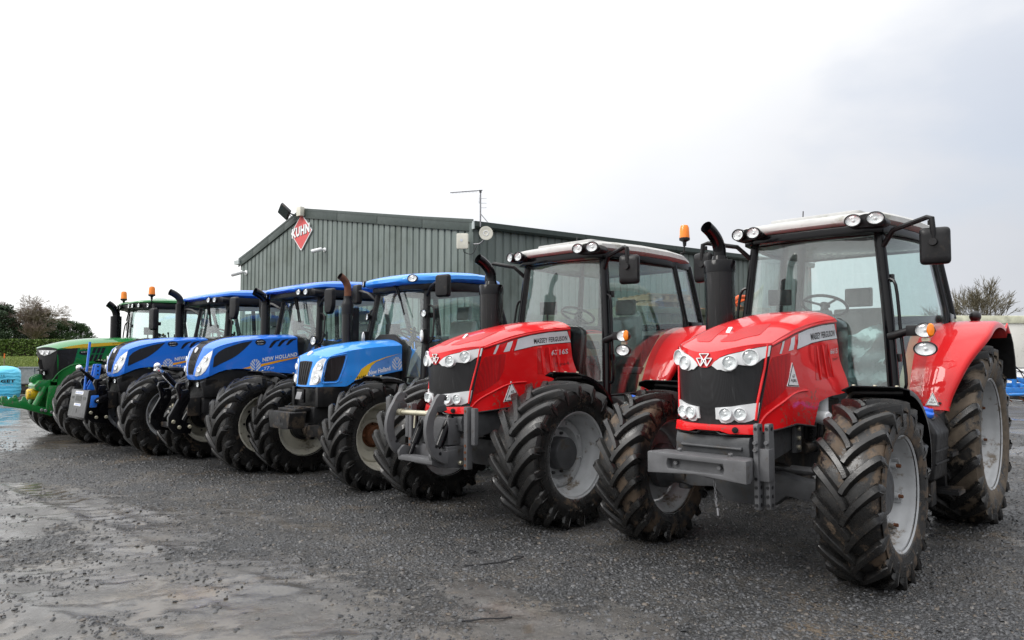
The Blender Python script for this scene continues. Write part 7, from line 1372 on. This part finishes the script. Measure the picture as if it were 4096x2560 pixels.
    for z in (.22, .45, .66): q = MB(); q.bar((-4.2, -.08, z), (5, -.08, z), .05, .17); q.build('rail', tm, r)
M['gate'] = plain('galvanised_sheet', (.24, .25, .25), .5, metal=.2, namp=.15)
vegetation()
def big_bag():
    m, nt, p, o = _mat('cyan_woven_bag'); c = _ramp(nt, _noise(nt, 3, 5), [(.3, (.09, .52, .76)), (.7, (.14, .62, .85))]); nt.links.new(c, p.inputs['Base Color']); p.inputs['Roughness'].default_value = .35
    w = _new(nt, 'ShaderNodeTexWave'); w.inputs['Scale'].default_value = 2.5; w.inputs['Distortion'].default_value = 6; w.inputs['Detail'].default_value = 4; w.bands_direction = 'Z'; tc = _new(nt, 'ShaderNodeTexCoord'); nt.links.new(tc.outputs['Object'], w.inputs[0]); nt.links.new(_bump(nt, w.outputs[0], .35, .03), p.inputs['Normal'])
    r = tag(empty('fertiliser_bag', (-19.2, 26.7, 0), R(35)), 'bulging cyan fertiliser bag lettered TARGET at the yard edge', 'bag'); rings = []; rnd = random.Random(3)
    for i, (z, k) in enumerate(((0, .90), (.05, .97), (.3, 1.02), (.6, 1.0), (.85, 1.0), (.98, .96), (1.07, .84), (1.13, .62), (1.16, .3), (1.17, .02))):
        ring = []
        for j in range(40):
            a = 2 * math.pi * j / 40; ca, sa = math.cos(a), math.sin(a); s = (abs(ca) ** 9 + abs(sa) ** 9) ** (-1 / 9); n = .012 * math.sin(j * 1.7 + i * 2.1) + (.02 * math.sin(j * .9 + i) if i > 4 else 0); ring.append(Vector((ca * s * (.70 * k + n), sa * s * (.56 * k + n), z + (.03 * math.sin(j * .8) if 4 < i < 9 else 0))))
        rings.append(ring)
    b = MB(); b.loft(rings); b.build('bag', m, r, ang=60)
    fn = lambda u, v, w_=0: (u, -.585 - w_, v)
    t = MB(); lettering(t, 'TARGET', [(-.38, .58), (.52, .58), (.52, .69), (-.38, .69)], fn, .01, .04); t.build('lettering', M['print_black'], r); t = MB(); lettering(t, '10-8-25+S', [(-.34, .80), (.20, .80), (.20, .87), (-.34, .87)], fn, .01, .0); t.build('lettering', M['print_black'], r); t = MB(); lettering(t, 'FERTILISERS', [(-.30, .47), (.46, .47), (.46, .51), (-.30, .51)], fn, .01, .0); t.build('lettering', M['print_grey'], r)
    s = MB(); s.patch(rounded([(.6, -.5), (1.1, -.4), (1.2, .0), (.8, .1)], .1), lambda u, v, w_=0: (u - .2, v - .5, .03 + .04 * math.sin(u * 9) + w_), 0, .01, .1); o2 = s.build('plastic_scrap', m); o2.location = r.location; tag(o2, 'scrap of torn cyan plastic lying beside the fertiliser bag', 'plastic')
big_bag()
# crumpled film hanging inside the near red cab
def cab_film():
    m = MB(); rg = random.Random(4)
    def fn(u, v):
        x = lerp(-1.28, -1.50, v) - .10 * u; y = lerp(.10, .60, u) + .04 * math.sin(v * 7); z = 1.80 - v * .55 * (1 - .35 * abs(u - .55)) - .05 * math.sin(u * 5); return (x + .04 * math.sin(9 * u + 5 * v) + .03 * math.sin(17 * v - 11 * u) + rg.uniform(-.012, .012), y + .02 * math.sin(13 * v + 8 * u), z + rg.uniform(-.008, .008))
    m.grid(fn, 22, 22); o = m.build('plastic_sheet', M['film'], None, ang=25); o.location = T1.location; o.rotation_euler = T1.rotation_euler; tag(o, 'crumpled clear plastic sheet hanging inside the red cab behind the windscreen', 'plastic')
cab_film()
